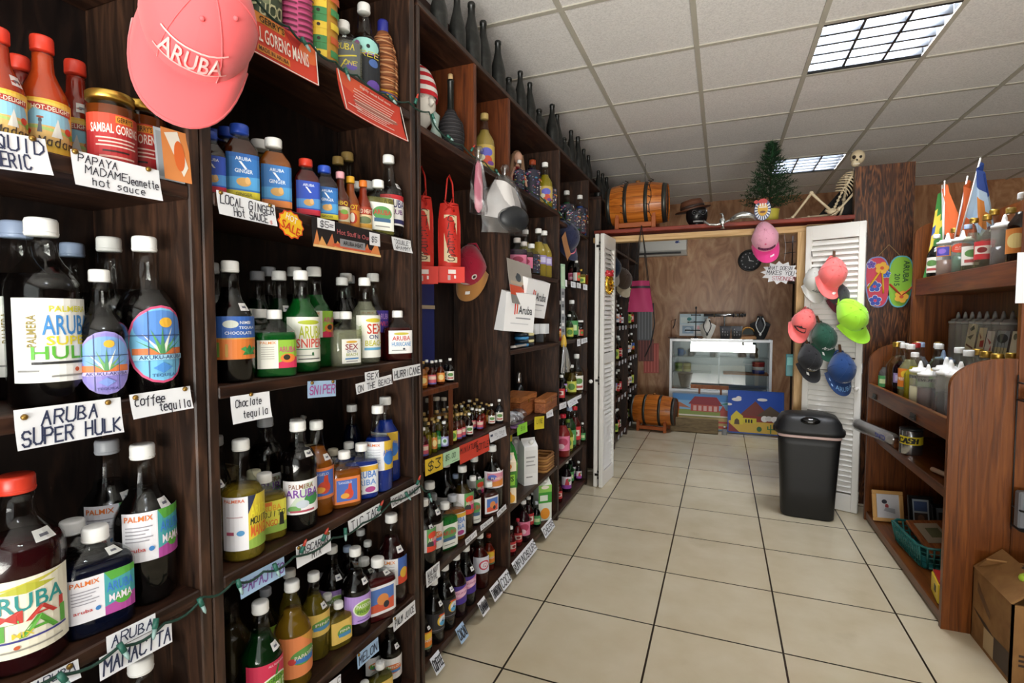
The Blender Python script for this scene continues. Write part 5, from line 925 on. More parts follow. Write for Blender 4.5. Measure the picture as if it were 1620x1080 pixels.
 ('shelf_card', 'narrow slanting white card above the lowest bottles', 'sign', (-0.982, 1.386, 0.371), (0.0, 0.9986, -0.0534), (-0.0, 0.0534, 0.9986), 0.1312, 0.0451, 'eef0f4', [('h', 'PALM JUICE', 0.06, 0.24, 0.86, 0.46, '2a2a2a', 0.08)], [(0.06, 0.9)], None, 0.003),
 ('shelf_card', 'light blue card with dark capitals on the lowest board', 'sign', (-0.982, 1.205, 0.36), (0.0, 0.9988, -0.0494), (-0.0, 0.0494, 0.9988), 0.1011, 0.043, 'a9c8e8', [('h', 'MELON', 0.06, 0.2, 0.84, 0.56, '26304a', 0.08)], [(0.06, 0.92)], None, 0.003),
 ('shelf_card', 'white card just rising into the bottom edge of the picture', 'sign', (-0.982, 1.082, 0.355), (0.0, 0.9911, -0.1334), (-0.0, 0.1334, 0.9911), 0.0525, 0.0318, 'eef0f4', [('h', 'C', 0.7, 0.5, 0.2, 0.4, '1f1f2e', 0.06)], [], None, 0.003),
 ('price_card', 'yellow price card under the miniature bottles', 'sign', (-0.982, 1.592, 0.842), (0.0, 0.998, -0.0634), (-0.0, 0.0634, 0.998), 0.1263, 0.0582, 'e0bc33', [('h', '$3', 0.14, 0.24, 0.66, 0.54, '2a2a1c', 0.06)], [], None, 0.002),
 ('price_card', 'mint green price card beside the yellow one', 'sign', (-0.982, 1.722, 0.834), (0.0, 0.999, -0.0451), (-0.0, 0.0451, 0.999), 0.1331, 0.0524, 'b6dcb6', [('h', '$5.00', 0.12, 0.4, 0.6, 0.36, '3a5a44', 0.035), ('r', 0.5, 0.12, 0.9, 0.15, '3a5a44')], [], None, 0.002),
 ('price_card', 'red card with two black handwritten words below the miniatures', 'sign', (-0.982, 1.855, 0.831), (0.0, 0.9993, -0.038), (-0.0, 0.038, 0.9993), 0.2892, 0.0753, 'd6412e', [('h', 'MINIATURE', 0.02, 0.54, 0.56, 0.3, '261210', 0.03), ('h', 'BOTTLE', 0.54, 0.3, 0.42, 0.34, '261210', 0.035)], [], None, 0.003),
 ('shelf_card', 'white slip with dim writing at the right end of the miniatures', 'sign', (-0.982, 2.146, 0.825), (0.0, 0.9993, -0.0362), (-0.0, 0.0362, 0.9993), 0.1931, 0.046, 'dfe1e6', [('r', 0.06, 0.5, 0.2, 0.72, '33405a'), ('h', 'to take', 0.28, 0.46, 0.6, 0.3, '7a7f8c', 0.03), ('h', 'rum', 0.4, 0.14, 0.4, 0.26, '7a7f8c', 0.03)], [], None, 0.006),
 ('shelf_card', 'slanting white card, nearest of three under the fruit label bottles', 'sign', (-0.982, 1.902, 0.423), (0.0, 1.0, 0.0094), (-0.0, -0.0094, 1.0), 0.106, 0.0248, 'eef0f4', [('h', 'ROLAY', 0.08, 0.22, 0.8, 0.52, '23232c', 0.09)], [], None, 0.003),
 ('shelf_card', 'slanting white card, middle of three under the fruit label bottles', 'sign', (-0.982, 2.049, 0.426), (0.0, 0.999, -0.0438), (-0.0, 0.0438, 0.999), 0.1371, 0.0224, 'eef0f4', [('h', 'CABANA', 0.08, 0.22, 0.8, 0.52, '23232c', 0.09)], [], None, 0.003),
 ('shelf_card', 'slanting white card, farthest of three under the fruit label bottles', 'sign', (-0.982, 2.233, 0.421), (0.0, 0.999, 0.0454), (-0.0, -0.0454, 0.999), 0.1101, 0.024, 'eef0f4', [('h', 'PALMERA', 0.08, 0.22, 0.8, 0.52, '23232c', 0.09)], [], None, 0.003),
 ('shelf_card', 'white card with two lines by the upright above the rainbow label bottles', 'sign', (-0.982, 1.591, 0.43), (0.0, 0.9995, -0.0309), (-0.0, 0.0309, 0.9995), 0.097, 0.0584, 'eef0f4', [('h', 'WALNUT', 0.08, 0.54, 0.8, 0.34, '1f1f2e', 0.06), ('h', 'ROYAL', 0.1, 0.12, 0.7, 0.34, '1f1f2e', 0.06)], [], None, 0.003),
 ('price_card', 'bright green square price card', 'sign', (-0.982, 2.498, 0.789), (0.0, 0.9986, -0.0533), (-0.0, 0.0533, 0.9986), 0.1502, 0.0539, '8fd23c', [('h', '$15', 0.34, 0.34, 0.4, 0.34, '3f6a24', 0.04)], [], None, 0.002),
 ('price_card', 'yellow square price card on the dark board', 'sign', (-0.982, 2.771, 0.785), (0.0, 0.9889, -0.1486), (-0.0, 0.1486, 0.9889), 0.1749, 0.0733, 'e2cf2c', [('h', 'LINE', 0.2, 0.46, 0.6, 0.34, '4a4420', 0.045)], [], None, 0.002),
 ('shelf_card', 'small white crooked card right of the yellow price card', 'sign', (-0.982, 2.98, 0.781), (0.0, 0.9982, -0.0596), (-0.0, 0.0596, 0.9982), 0.1342, 0.0423, 'eef0f4', [('h', 'bits', 0.2, 0.3, 0.6, 0.36, '5a5a66', 0.06)], [], None, 0.004),
 ('price_tag', 'tiny white price tag, first from left under the top bottles of the fifth bay', 'sign', (-0.982, 3.324, 1.605), (0.0, 1.0, 0.0), (-0.0, -0.0, 1.0), 0.098, 0.046, 'eef0f4', [('h', '$9', 0.2, 0.3, 0.6, 0.4, '55555f', 0.09)], [], 'tiny tags in the fifth bay', 0.001),
 ('price_tag', 'tiny white price tag, second from left under the top bottles of the fifth bay', 'sign', (-0.982, 3.519, 1.604), (0.0, 1.0, 0.0), (-0.0, -0.0, 1.0), 0.131, 0.041, 'eef0f4', [('h', '$9', 0.2, 0.3, 0.6, 0.4, '55555f', 0.09)], [], 'tiny tags in the fifth bay', 0.001),
 ('price_tag', 'tiny white price tag, third from left under the top bottles of the fifth bay', 'sign', (-0.982, 3.682, 1.604), (0.0, 1.0, -0.0087), (-0.0, 0.0087, 1.0), 0.115, 0.038, 'eef0f4', [('h', '$9', 0.2, 0.3, 0.6, 0.4, '55555f', 0.09)], [], 'tiny tags in the fifth bay', 0.001),
 ('price_tag', 'tiny white price tag, fourth from left under the top bottles of the fifth bay', 'sign', (-0.982, 3.863, 1.605), (0.0, 1.0, 0.0), (-0.0, -0.0, 1.0), 0.134, 0.043, 'eef0f4', [('h', '$9', 0.2, 0.3, 0.6, 0.4, '55555f', 0.09)], [], 'tiny tags in the fifth bay', 0.001),
 ('price_tag', 'tiny white tag, narrow one below the dark jar', 'sign', (-0.982, 3.701, 1.191), (0.0, 1.0, 0.0), (-0.0, -0.0, 1.0), 0.093, 0.053, 'eef0f4', [('h', '$5', 0.2, 0.3, 0.6, 0.4, '55555f', 0.09)], [], None, 0.001),
 ('price_tag', 'tiny white tag, wide one below the dark jar', 'sign', (-0.982, 3.821, 1.188), (0.0, 0.9995, 0.0322), (-0.0, -0.0322, 0.9995), 0.1861, 0.039, 'eef0f4', [('h', '$5', 0.2, 0.3, 0.6, 0.4, '55555f', 0.09)], [], None, 0.001),
 ('shelf_card', 'white framed card on the fourth board of the fifth bay', 'sign', (-0.982, 3.257, 0.783), (0.0, 0.9986, -0.0538), (-0.0, 0.0538, 0.9986), 0.1672, 0.0398, 'eef0f4', [('r', 0.1, 0.16, 0.9, 0.2, '9a9a9a'), ('h', 'rum', 0.2, 0.36, 0.6, 0.36, '55555f', 0.06)], [], None, 0.001),
 ('shelf_card', 'white crumpled card on the fourth board of the fifth bay', 'sign', (-0.982, 3.445, 0.769), (0.0, 1.0, 0.0084), (-0.0, -0.0084, 1.0), 0.238, 0.0451, 'eef0f4', [('r', 0.1, 0.16, 0.9, 0.2, '9a9a9a'), ('h', 'rum', 0.2, 0.36, 0.6, 0.36, '55555f', 0.06)], [], None, 0.012),
 ('shelf_card', 'white small card on the fourth board of the fifth bay', 'sign', (-0.982, 3.692, 0.768), (0.0, 0.9999, -0.0144), (-0.0, 0.0144, 0.9999), 0.139, 0.026, 'eef0f4', [('r', 0.1, 0.16, 0.9, 0.2, '9a9a9a'), ('h', 'rum', 0.2, 0.36, 0.6, 0.36, '55555f', 0.06)], [], None, 0.001),
 ('shelf_card', 'white strip with bold capitals on the plinth, nearest', 'sign', (-0.984, 1.615, 0.085), (0.0, 1.0, 0.0), (-0.55, -0.0, 0.83), 0.0629, 0.062, 'dfe3ea', [('h', 'COFFEE', 0.05, 0.2, 0.9, 0.58, '26262c', 0.1)], [], None, -0.004),
 ('shelf_card', 'blue strip with dark capitals on the plinth', 'sign', (-0.984, 1.813, 0.085), (0.0, 1.0, 0.0), (-0.55, -0.0, 0.83), 0.0652, 0.062, 'a9c8e8', [('h', 'CACAO', 0.05, 0.2, 0.9, 0.58, '26262c', 0.1)], [], None, -0.004),
 ('shelf_card', 'white strip with capitals right of the blue strip', 'sign', (-0.984, 2.019, 0.085), (0.0, 1.0, 0.0), (-0.55, -0.0, 0.83), 0.0707, 0.062, 'eef0f4', [('h', 'BANANA', 0.05, 0.2, 0.9, 0.58, '26262c', 0.1)], [], None, -0.004),
 ('shelf_card', 'white strip overlapped by another on the plinth', 'sign', (-0.984, 2.147, 0.085), (0.0, 1.0, 0.0), (-0.55, -0.0, 0.83), 0.0942, 0.062, 'eef0f4', [('h', 'TAMARIND', 0.05, 0.2, 0.9, 0.58, '26262c', 0.1)], [], None, -0.004),
 ('shelf_card', 'white strip overlapping its neighbour at the third bay end', 'sign', (-0.984, 2.251, 0.085), (0.0, 1.0, 0.0), (-0.55, -0.0, 0.83), 0.1109, 0.062, 'eef0f4', [('h', 'COCO', 0.05, 0.2, 0.9, 0.58, '26262c', 0.1)], [], None, -0.004),
 ('shelf_card', 'short white strip where the fourth bay begins', 'sign', (-0.984, 2.423, 0.085), (0.0, 1.0, 0.0), (-0.55, -0.0, 0.83), 0.0602, 0.062, 'eef0f4', [('h', 'RUM', 0.05, 0.2, 0.9, 0.58, '26262c', 0.1)], [], None, -0.004),
 ('shelf_card', 'white strip, second along the fourth bay plinth', 'sign', (-0.984, 2.482, 0.085), (0.0, 1.0, 0.0), (-0.55, -0.0, 0.83), 0.1389, 0.062, 'eef0f4', [('h', 'PUNCH', 0.05, 0.2, 0.9, 0.58, '26262c', 0.1)], [], None, -0.004),
 ('shelf_card', 'greyish strip, third along the fourth bay plinth', 'sign', (-0.984, 2.597, 0.085), (0.0, 1.0, 0.0), (-0.55, -0.0, 0.83), 0.1514, 0.062, 'eef0f4', [('h', 'SOURS', 0.05, 0.2, 0.9, 0.58, '26262c', 0.1)], [], None, -0.004),
 ('shelf_card', 'largest white strip at the far end of the fourth bay plinth', 'sign', (-0.984, 2.894, 0.085), (0.0, 1.0, 0.0), (-0.55, -0.0, 0.83), 0.194, 0.062, 'eef0f4', [('h', 'CHEERS', 0.05, 0.2, 0.9, 0.58, '26262c', 0.1)], [], None, -0.004),
]
M_BRASS = mat('8a6a30', .35, .8)
def frame_of(P, u, v):
    u = Vector(u).normalized(); v = Vector(v); v = (v - u * v.dot(u)).normalized(); n = u.cross(v)
    return Matrix(((u.x, v.x, n.x, P[0]), (u.y, v.y, n.y, P[1]), (u.z, v.z, n.z, P[2]), (0, 0, 0, 1)))
def sheet(w, h, paper, prims, curl=.004, th=.0007, rough=.6, nu=8):
    """A printed sheet hanging down from its top-left corner, printed side facing +Z."""
    mb = MB(); pm = mat(paper, rough)
    def S_(u, v, d): return (u * w, (v - 1) * h, curl * (1 - v) ** 2 + curl * .4 * (2 * u - 1) ** 2 * (1 - v) + d * .00022)
    mb.grid(lambda a, b: S_(a, b, 0), nu, 4, pm)
    mb.grid(lambda a, b: tuple(Vector(S_(1 - a, b, 0)) - Vector((0, 0, th))), nu, 4, pm)
    us = [i / nu for i in range(nu + 1)]
    art(mb, prims, S_, us, 1.0, 1.0, rough, w / h)
    return mb, S_
for nm, lab, cat, P, u, v, w, h, paper, prims, pins, grp, curl in CARDS:
    mb, S_ = sheet(w, h, paper, prims, curl)
    o = mb.obj(nm); o.matrix_world = frame_of(P, u, v); tag(o, lab, cat, grp)
    for a, b in pins:
        MB().lathe([(.0048, 0), (.0044, .003), (.002, .0046), (0, .005)], M_BRASS, 10).obj('pushpin', o, loc=S_(a, b, 1))
# orange starburst on a pin
sb = MB(); ring = []
for rr, col, d in ((1, 'd8481f', 0), (.9, 'f0c02a', 1)):
    poly = [(cos(2 * pi * k / 24) * .043 * rr * (1.0 if k % 2 else .88), sin(2 * pi * k / 24) * .034 * rr * (1.0 if k % 2 else .88)) for k in range(24)]
    sb.prism(poly, .0006, mat(col, .5), Matrix.Translation((0, 0, d * .0006)))
art(sb, [('t', 'HOT', -.022, .006, .036, .016, 'f6ead8'), ('t', 'SALE', -.03, -.020, .06, .021, 'cf3a1c')], lambda a, b, d: (a, b, .0014 + d * .0002))
o = sb.obj('sale_tag'); o.matrix_world = frame_of((-.979, .981, 1.583), (0, .93, -.30), (0, .3, .93)); tag(o, 'orange and yellow scalloped sale tag pinned under the ginger sauces', 'sign')
# ------------------------------------------------------------------ louvred folding doors
M_WHITE = mat('e9e7e2', .38); M_CHROME = mat('c9ccd0', .22, .9); M_DKMET = mat('35322e', .4, .7)
def louvre_leaf(name, parent, L, Hh, th=.03, stile=.04):
    mb = MB()
    for x in (stile / 2, L - stile / 2): mb.box((x, 0, Hh / 2), (stile, th, Hh), M_WHITE, bev=.003)
    for z0, z1 in ((0, .12), (.98, 1.06), (Hh - .10, Hh)): mb.box((L / 2, 0, (z0 + z1) / 2), (L - 2 * stile, th * .9, z1 - z0), M_WHITE, bev=.002)
    o = mb.obj(name, parent)
    sl = MB(); n = 44
    for za, zb_ in ((.13, .975), (1.07, Hh - .105)):
        k = int((zb_ - za) / .036)
        for i in range(k):
            z = za + (i + .5) * (zb_ - za) / k
            sl.box((0, 0, 0), (L - 2 * stile + .004, .006, .040), M_WHITE, Matrix.Translation((L / 2, 0, z)) @ Matrix.Rotation(R(-32), 4, 'X'))
    sl.obj('louvres', o)
    return o
dR = louvre_leaf('door_1', None, .362, 1.995); dR['kind'] = 'structure'
dR.location = (.553, 4.275, .004); dR.rotation_euler = (0, 0, math.atan2(-.131, .325))
MB().ball((0, 0, 0), (.014, .014, .014), M_WHITE).obj('door_knob', dR, loc=(.338, -.030, .86))
for z in (.12, 1.0, 1.88): MB().box((.364, 0, z), (.005, .018, .07), M_CHROME).obj('hinge', dR)
dL = louvre_leaf('door_2', None, .345, 1.995); dL['kind'] = 'structure'
dL.location = (-.868, 4.005, .004); dL.rotation_euler = (0, 0, R(86))
d3 = louvre_leaf('door_3', None, .345, 1.995); d3['kind'] = 'structure'
d3.location = (-.912, 4.012, .004); d3.rotation_euler = (0, 0, R(88.5))
MB().ball((0, 0, 0), (.016, .016, .016), M_WHITE).obj('door_knob', d3, loc=(.0, .04, .84))
for z in (.10, .85, 1.90):
    hb = MB(); hb.box((-.002, -.012, z), (.004, .03, .018), M_DKMET); hb.box((-.002, -.024, z + .025), (.005, .012, .016), M_DKMET); hb.box((-.002, -.024, z - .025), (.005, .012, .016), M_DKMET)
    hb.obj('hinge', d3)

# red board lying on top of the opening
M_REDB = wood('red_painted_board', '5e1f14', '84301f', '9a3d29', (.6, 6, 6), .5, 4)
rb_ = MB().box((-.075, 4.53, 2.058), (1.86, .44, .03), M_REDB, bev=.003).obj('shelf_board'); tag(rb_, 'long red-brown board lying over the doorway carrying barrel and skeleton', 'shelf')
# side of the back room; its dark colour stands in for unlit space beyond
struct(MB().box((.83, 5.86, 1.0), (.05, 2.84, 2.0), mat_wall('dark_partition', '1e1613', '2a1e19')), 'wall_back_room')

# ------------------------------------------------------------------ pine counter on the right
def arch_panel(mb, x0, x1, z0, z1, y, th, m, r, flip=False):
    """Upright end board whose front top corner is rounded (radius r)."""
    P = [(x0, z0), (x1, z0), (x1, z1)]
    P += [(x0 + r - r * sin(a), z1 - r * .62 + r * .62 * cos(a)) for a in [i * pi / 2 / 10 for i in range(11)]]
    mb.prism(P, th, m, Matrix(((1, 0, 0, 0), (0, 0, 1, y), (0, 1, 0, 0), (0, 0, 0, 1))))
ct = thing('display_cabinet', 'orange pine display cabinet with curved ends, bottles on counter and upper shelf', 'cabinet', (1.14, 3.4, 0)); o0 = Vector((1.14, 3.4, 0))
def CP(mb, name, label=None):
    mb.v = [(a - o0.x, b - o0.y, c) for a, b, c in mb.v]; return mb.obj(name, ct, label=label)
for y in (2.735, 4.045):
    mb = MB(); arch_panel(mb, .908, 1.128, .0, 1.185, y, .026, W_PINE, .20); CP(mb, 'end_panel')
    mb = MB(); arch_panel(mb, 1.13, 1.40, .0, 2.0 if y < 3 else 1.95, y, .026, W_PINE, .12); CP(mb, 'end_panel')
mb = MB().box((1.395, 3.40, .97), (.018, 1.29, 1.94), W_PINE); CP(mb, 'back_panel')
mb = MB().box((1.15, 3.403, .871), (.48, 1.284, .026), W_PINEH); CP(mb, 'counter')
mb = MB().box((.919, 3.403, .872), (.022, 1.284, .095), W_PINEH, bev=.003); fr = CP(mb, 'counter_lip')
for y in (3.88, 3.17):
    hb = MB(); hb.box((.905, y, .853), (.007, .075, .034), M_DKMET, bev=.003); hb.box((.899, y, .845), (.007, .055, .010), M_DKMET)
    hb.v = [(a - o0.x, b - o0.y, c) for a, b, c in hb.v]; hb.obj('label_holder', fr)
mb = MB().box((1.265, 3.403, 1.542), (.25, 1.284, .106), W_PINEH, bev=.003); CP(mb, 'upper_shelf')
mb = MB().box((1.17, 3.403, .56), (.44, 1.284, .05), W_PINEH, bev=.003); CP(mb, 'shelf_board')
mb = MB().box((1.15, 3.403, .035), (.47, 1.284, .05), W_PINEH, bev=.003); CP(mb, 'bottom_board')

pw = MB(); pw.box((0, 0, 0), (.06, .0012, .205), mat('eceef2', .6)); o = pw.obj('paper_sheet', loc=(1.137, 2.732, 1.515)); tag(o, 'blank white sheet taped upright at the right picture edge', 'paper')

# squeeze bottles and postcards standing at the back of the counter
for i, y in enumerate([3.95, 3.85, 3.76, 3.67, 3.58, 3.49, 3.40, 3.31]):
    w_ = ['first', 'second', 'third', 'fourth', 'fifth', 'sixth', 'seventh', 'eighth'][i]
    bottle('tallsq', 1.335, y, .886, .50, None, 'a9a9a6', None, 0, f'{w_} tall frosted empty squeeze bottle from the left against the cabinet back', 'empty squeeze bottles')
PC = [(3.64, 1.255, .15, .115, 'd9d0b6', [('p', [(.2, .8), (.6, .95), (.75, .8), (.4, .72)], '5a5a4a'), ('p', [(.1, .5), (.8, .62), (.5, .4)], '6a6450'), ('p', [(.1, .25), (.9, .12), (.9, .05), (.1, .18)], '7a4a34')], 'cream postcard with three dark birds, leftmost at counter back'),
      (3.52, 1.245, .13, .085, 'd6c8a8', [('p', [(.1, .8), (.5, .6), (.4, .5)], '8a3a2c'), ('p', [(.4, .2), (.9, .2), (.9, .5), (.4, .45)], 'a8382c')], 'tan postcard with red shape at counter back'),
      (3.43, 1.235, .12, .08, 'd8cfc8', [('p', [(.1, .7), (.8, .5), (.6, .4)], 'a84a44'), ('p', [(.6, .1), (.9, .1), (.8, .4)], 'b03a34')], 'pale postcard with pink-red marks at counter back'),
      (3.30, 1.235, .13, .12, '8f98a0', [('r', 0, 0, 1, .35, 'c2b58a'), ('e', .5, .7, .45, .18, '1c2030'), ('r', .2, .1, .24, .6, '20222a'), ('r', .5, .1, .54, .6, '20222a'), ('r', .75, .1, .79, .6, '20222a')], 'postcard with dark treetops at counter back'),
      (3.16, 1.235, .13, .11, 'd8d0ba', [('e', .3, .8, .16, .12, '6a6a58'), ('p', [(.1, .1), (.9, .3), (.9, .2), (.2, .05)], 'a8382c')], 'cream postcard, rightmost at counter back')]
for y, z, h, w, pc, pr_, lab in PC:
    mb, _ = sheet(w, h, pc, pr_, 0, .0012); o = mb.obj('postcard'); tag(o, lab, 'postcard', None)
    o.matrix_world = frame_of((1.30, y + w / 2, z + h / 2 - .012), (0, -1, 0), (.12, 0, 1))
gw = MB()
gw.lathe([(.036, 0), (.04, .002), (.04, .155), (.034, .165)], mat('8fc26a', .4), 18)
o_ = thing('drink_can', 'pale green patterned can wrapped in yellow and white film in mid counter', 'can', (1.02, 3.40, .885))
gw.obj('can_body', o_)
fb_ = MB()
for a, r_, c in ((.3, .030, 'e8c24a'), (2.4, .030, 'f0f0ec'), (4.3, .026, '8fc26a')): fb_.ball((cos(a) * .018, sin(a) * .018, .178), (r_, r_ * .9, .020), mat(c, .5), 10, 6)
fb_.obj('wrapper', o_)

# little table flags in a holder on the upper shelf
def flag(name, lab, base, top, fly, cols, group='small flags at the upper right'):
    t = thing(name, lab, 'flag', base, (0, 0, 0), group); b = Vector(base); tp = Vector(top) - b
    MB().tube([(0, 0, 0), tuple(tp)], .004, mat('d8d4cc', .4), 8).obj('staff', t)
    mb = MB(); d = tp.normalized(); fl = Vector(fly)
    nu, nv = 10, 8
    P = lambda u, v: tuple(tp - d * (.02 + .30 * v) + fl * (u * (.06 + .94 * v)) + Vector((0, 0, -.15 * u * (.4 + .6 * v))) + Vector((.018 * sin(u * 9), 0, 0)))
    for i in range(nu):
        for j in range(nv):
            c = cols(i / nu, j / nv); mb.add([P(i / nu, j / nv), P((i + 1) / nu, j / nv), P((i + 1) / nu, (j + 1) / nv), P(i / nu, (j + 1) / nv)], [(0, 1, 2, 3)], mat(c, .6), True)
    mb.obj('cloth', t); return t
FB = (1.235, 3.87, 1.598)
hold = MB().lathe([(.03, 0), (.032, .01), (.03, .09), (.026, .09), (.024, .02)], mat('2a2426', .4), 16).obj('flag_holder', loc=(1.235, 3.87, 1.597)); tag(hold, 'dark cup holding the little flags on the upper shelf', 'cup')
flag('table_flag', 'green and yellow flag with blue disc, leftmost of the little flags', (1.235, 3.885, 1.62), (1.24, 3.985, 2.165), (-.10, .03, -.16), lambda u, v: '2c4f9a' if (u - .5) ** 2 + (v - .5) ** 2 < .02 else 'd8c43a' if abs(u - .5) + abs(v - .5) < .42 else '2f7d2c')
flag('table_flag', 'plain orange flag, front one of the two orange flags', (1.225, 3.865, 1.62), (1.22, 3.885, 2.17), (.15, -.06, -.05), lambda u, v: 'd8652c')
flag('table_flag', 'plain orange flag leaning right behind the other orange one', (1.245, 3.86, 1.62), (1.27, 3.71, 2.15), (.09, -.05, -.12), lambda u, v: 'c4581f')
flag('table_flag', 'tallest flag with white, blue, orange and green picture', (1.255, 3.85, 1.62), (1.26, 3.53, 2.20), (.14, -.06, -.14), lambda u, v: '2a4a9a' if v < .25 else 'e08a3a' if (u - .55) ** 2 + (v - .5) ** 2 < .03 else '4f9a4a' if v > .75 and u > .4 else '2b2f3a' if (u - .3) ** 2 + (v - .4) ** 2 < .01 else 'bcd4e8')
lp = thing('potted_plant', 'dim leafy plant behind the flags at the end of upper shelf', 'plant', (1.285, 3.965, 1.597))
MB().lathe([(.03, 0), (.04, .08), (.036, .08)], mat('1d2a1a', .6), 14).obj('pot', lp)
lf = MB()
for k in range(14):
    a = k * 2.4; L_ = .07 + .03 * random.random(); d = Vector((cos(a) * .5, sin(a), .5)).normalized(); s_ = Vector((-d.y, d.x, 0)) * .018
    p = Vector((0, 0, .07)); lf.add([p, p + d * L_ * .5 + s_, p + d * L_ - Vector((0, 0, .02)), p + d * L_ * .5 - s_], [(0, 1, 2, 3)], mat('24421d', .6))
lf.obj('foliage', lp)

# lower shelves of the cabinet
t = thing('film_roll', 'roll wrapped in clear plastic with blue print sticking out under the counter', 'roll', (.908, 3.86, .634), (R(-90), 0, R(13)))
MB().tube([(0, 0, -.20), (0, 0, .20)], .034, mat('b4b0ac', .5), 16).obj('core', t)
MB().lathe([(.012, -.24), (.03, -.23), (.042, -.2), (.040, -.1), (.043, .1), (.041, .2), (.02, .225)], G_BAG, 16).obj('film', t)
pb = MB(); art(pb, [('t', 'CLING', 0, 0, .11, .03, '2a3a9a')], lambda u, v, d: (-.0415 - .0003 * d, v - .015, u - .2)); pb.obj('print', t)
t = thing('metal_tin', 'steel tin with a yellow CASH label on the second shelf', 'tin', (1.0, 3.52, .586))
MB().lathe([(.052, 0), (.054, .004), (.054, .132), (.051, .136), (.050, .128), (.050, .01), (0, .01)], mat('b9bbbd', .2, .95), 28).obj('body', t)
lb = MB(); fc = face_cam(1.0, 3.52)
art(lb, [('r', 0, 0, 1, 1, 'e2cb2e'), ('h', 'CASH', .04, .2, .62, .6, '20201c', .055)], lambda u, v, d: (sin(fc + (u - .45) * 2.6) * (.0546 + .0004 * d), -cos(fc + (u - .45) * 2.6) * (.0546 + .0004 * d), .058 + .045 * v + .012 * (u - .5) ** 2), [i / 14 for i in range(15)]); lb.obj('label', t)
MB().lathe([(0, .137), (.053, .137), (.055, .142), (.054, .147), (0, .150)], mat('26282a', .4), 24).obj('lid', t)
MB().box((0, 0, 0), (.03, .34, .055), W_PINE, bev=.002).obj('wood_block', loc=(.965, 3.80, .615)); tag(D.objects['wood_block'], 'short pine batten lying left of the steel tin', 'wood')
t = thing('rolling_pin', 'pale wooden stick with ringed end lying on the second shelf', 'stick', (1.02, 3.0, .602), (R(90), 0, R(16)))
MB().lathe([(0, -.14), (.012, -.138), (.013, .10), (.010, .105), (.014, .112), (.014, .13), (.010, .138), (0, .14)], mat('d9b9a0', .5), 14).obj('stick', t)
def frame(lab, loc, w, h, fcol, inner, prims, yaw, lean=12):
    t = thing('picture_frame', lab, 'picture frame', loc, (R(-lean), 0, R(yaw))); b = .022
    mb = MB(); fm = mat(fcol, .4)
    for cx_, cz, dx, dz in ((0, b / 2, w, b), (0, h - b / 2, w, b), (-w / 2 + b / 2, h / 2, b, h - 2 * b), (w / 2 - b / 2, h / 2, b, h - 2 * b)): mb.box((cx_, 0, cz), (dx, .018, dz), fm, bev=.003)
    mb.obj('frame', t)
    pm = MB(); art(pm, [('r', 0, 0, 1, 1, inner)] + prims, lambda u, v, d: (-w / 2 + b + u * (w - 2 * b), -.002 - .0003 * d, b + v * (h - 2 * b))); pm.box((0, .004, h / 2), (w - 2 * b, .006, h - 2 * b), mat('5a4a3a', .6)); pm.obj('picture', t)
frame('small light pine picture frame at the far end of the bottom board', (1.0, 3.87, .064), .17, .19, 'd8a868', 'dcdce2', [('e', .35, .68, .12, .09, '3a3a46'), ('e', .45, .5, .08, .1, 'b04a4a'), ('p', [(.3, .3), (.8, .2), (.8, .4), (.4, .45)], 'b0b2ba')], 8)
frame('black picture frame with two photographs beside the pine frame', (1.15, 3.80, .064), .13, .20, '17171a', 'b7c2cc', [('r', .1, .55, .9, .92, '4a5f8a'), ('r', .1, .06, .9, .48, '4a3a34'), ('e', .5, .28, .2, .14, '7a5a48')], 6)
frame('black picture frame half hidden behind the other black one', (1.24, 3.74, .064), .11, .18, '17171a', '8a929a', [('r', .2, .2, .8, .8, '4a4440')], 10)
# green plastic basket with a wooden tray lying in it
t = thing('plastic_basket', 'teal green plastic basket on the bottom board', 'basket', (1.11, 3.40, .062), (0, 0, R(4)))
bk = MB(); gm = mat('1f6a66', .4)
for i in range(4):
    pass
def ringz(z, hx, hy, w): bk.tube([(hx * cx_, hy * cy_, z) for cx_, cy_ in ((1, .8), (1, -.8), (.8, -1), (-.8, -1), (-1, -.8), (-1, .8), (-.8, 1), (.8, 1), (1, .8))], w, gm, 6)
ringz(.115, .16, .20, .007); ringz(.06, .15, .19, .004); ringz(.004, .14, .18, .006); ringz(.085, .155, .195, .003); ringz(.032, .145, .185, .003)
bk.box((0, 0, .004), (.27, .35, .006), gm)
for k in range(13):
    y = -.18 + .03 * k
    for sx in (-1, 1): bk.tube([(sx * .14, y * .92, .004), (sx * .16, y, .115)], .0055, gm, 5)
for k in range(10):
    x = -.13 + .029 * k
    for sy in (-1, 1): bk.tube([(x * .92, sy * .18, .004), (x, sy * .2, .115)], .0055, gm, 5)
bk.obj('basket', t)
tr = MB().box((0, 0, 0), (.20, .30, .02), W_BOX, bev=.003).obj('wooden_plaque', loc=(1.11, 3.40, .165), rot=(R(14), R(-6), R(6))); tag(tr, 'brown wooden plaque lying tilted in the teal basket', 'plaque')
pm = MB(); pm.box((-.02, .03, .0115), (.11, .17, .003), mat('a89a84', .6)); pm.box((-.01, .03, .0135), (.06, .08, .003), mat('6a6a4a', .6)); pm.obj('picture', tr)
t = thing('toy_crate', 'small yellow and red box at the near end of the bottom board', 'box', (.985, 2.90, .062), (0, 0, R(-8)))
MB().box((0, 0, .045), (.10, .15, .09), mat('e0c024', .45), bev=.004).obj('box_body', t); MB().box((0, 0, .095), (.09, .14, .012), mat('b0241c', .45)).obj('lid', t)
MB().box((-.0512, -.02, .05), (.002, .03, .03), mat('3a3a20', .5)).obj('clasp', t)
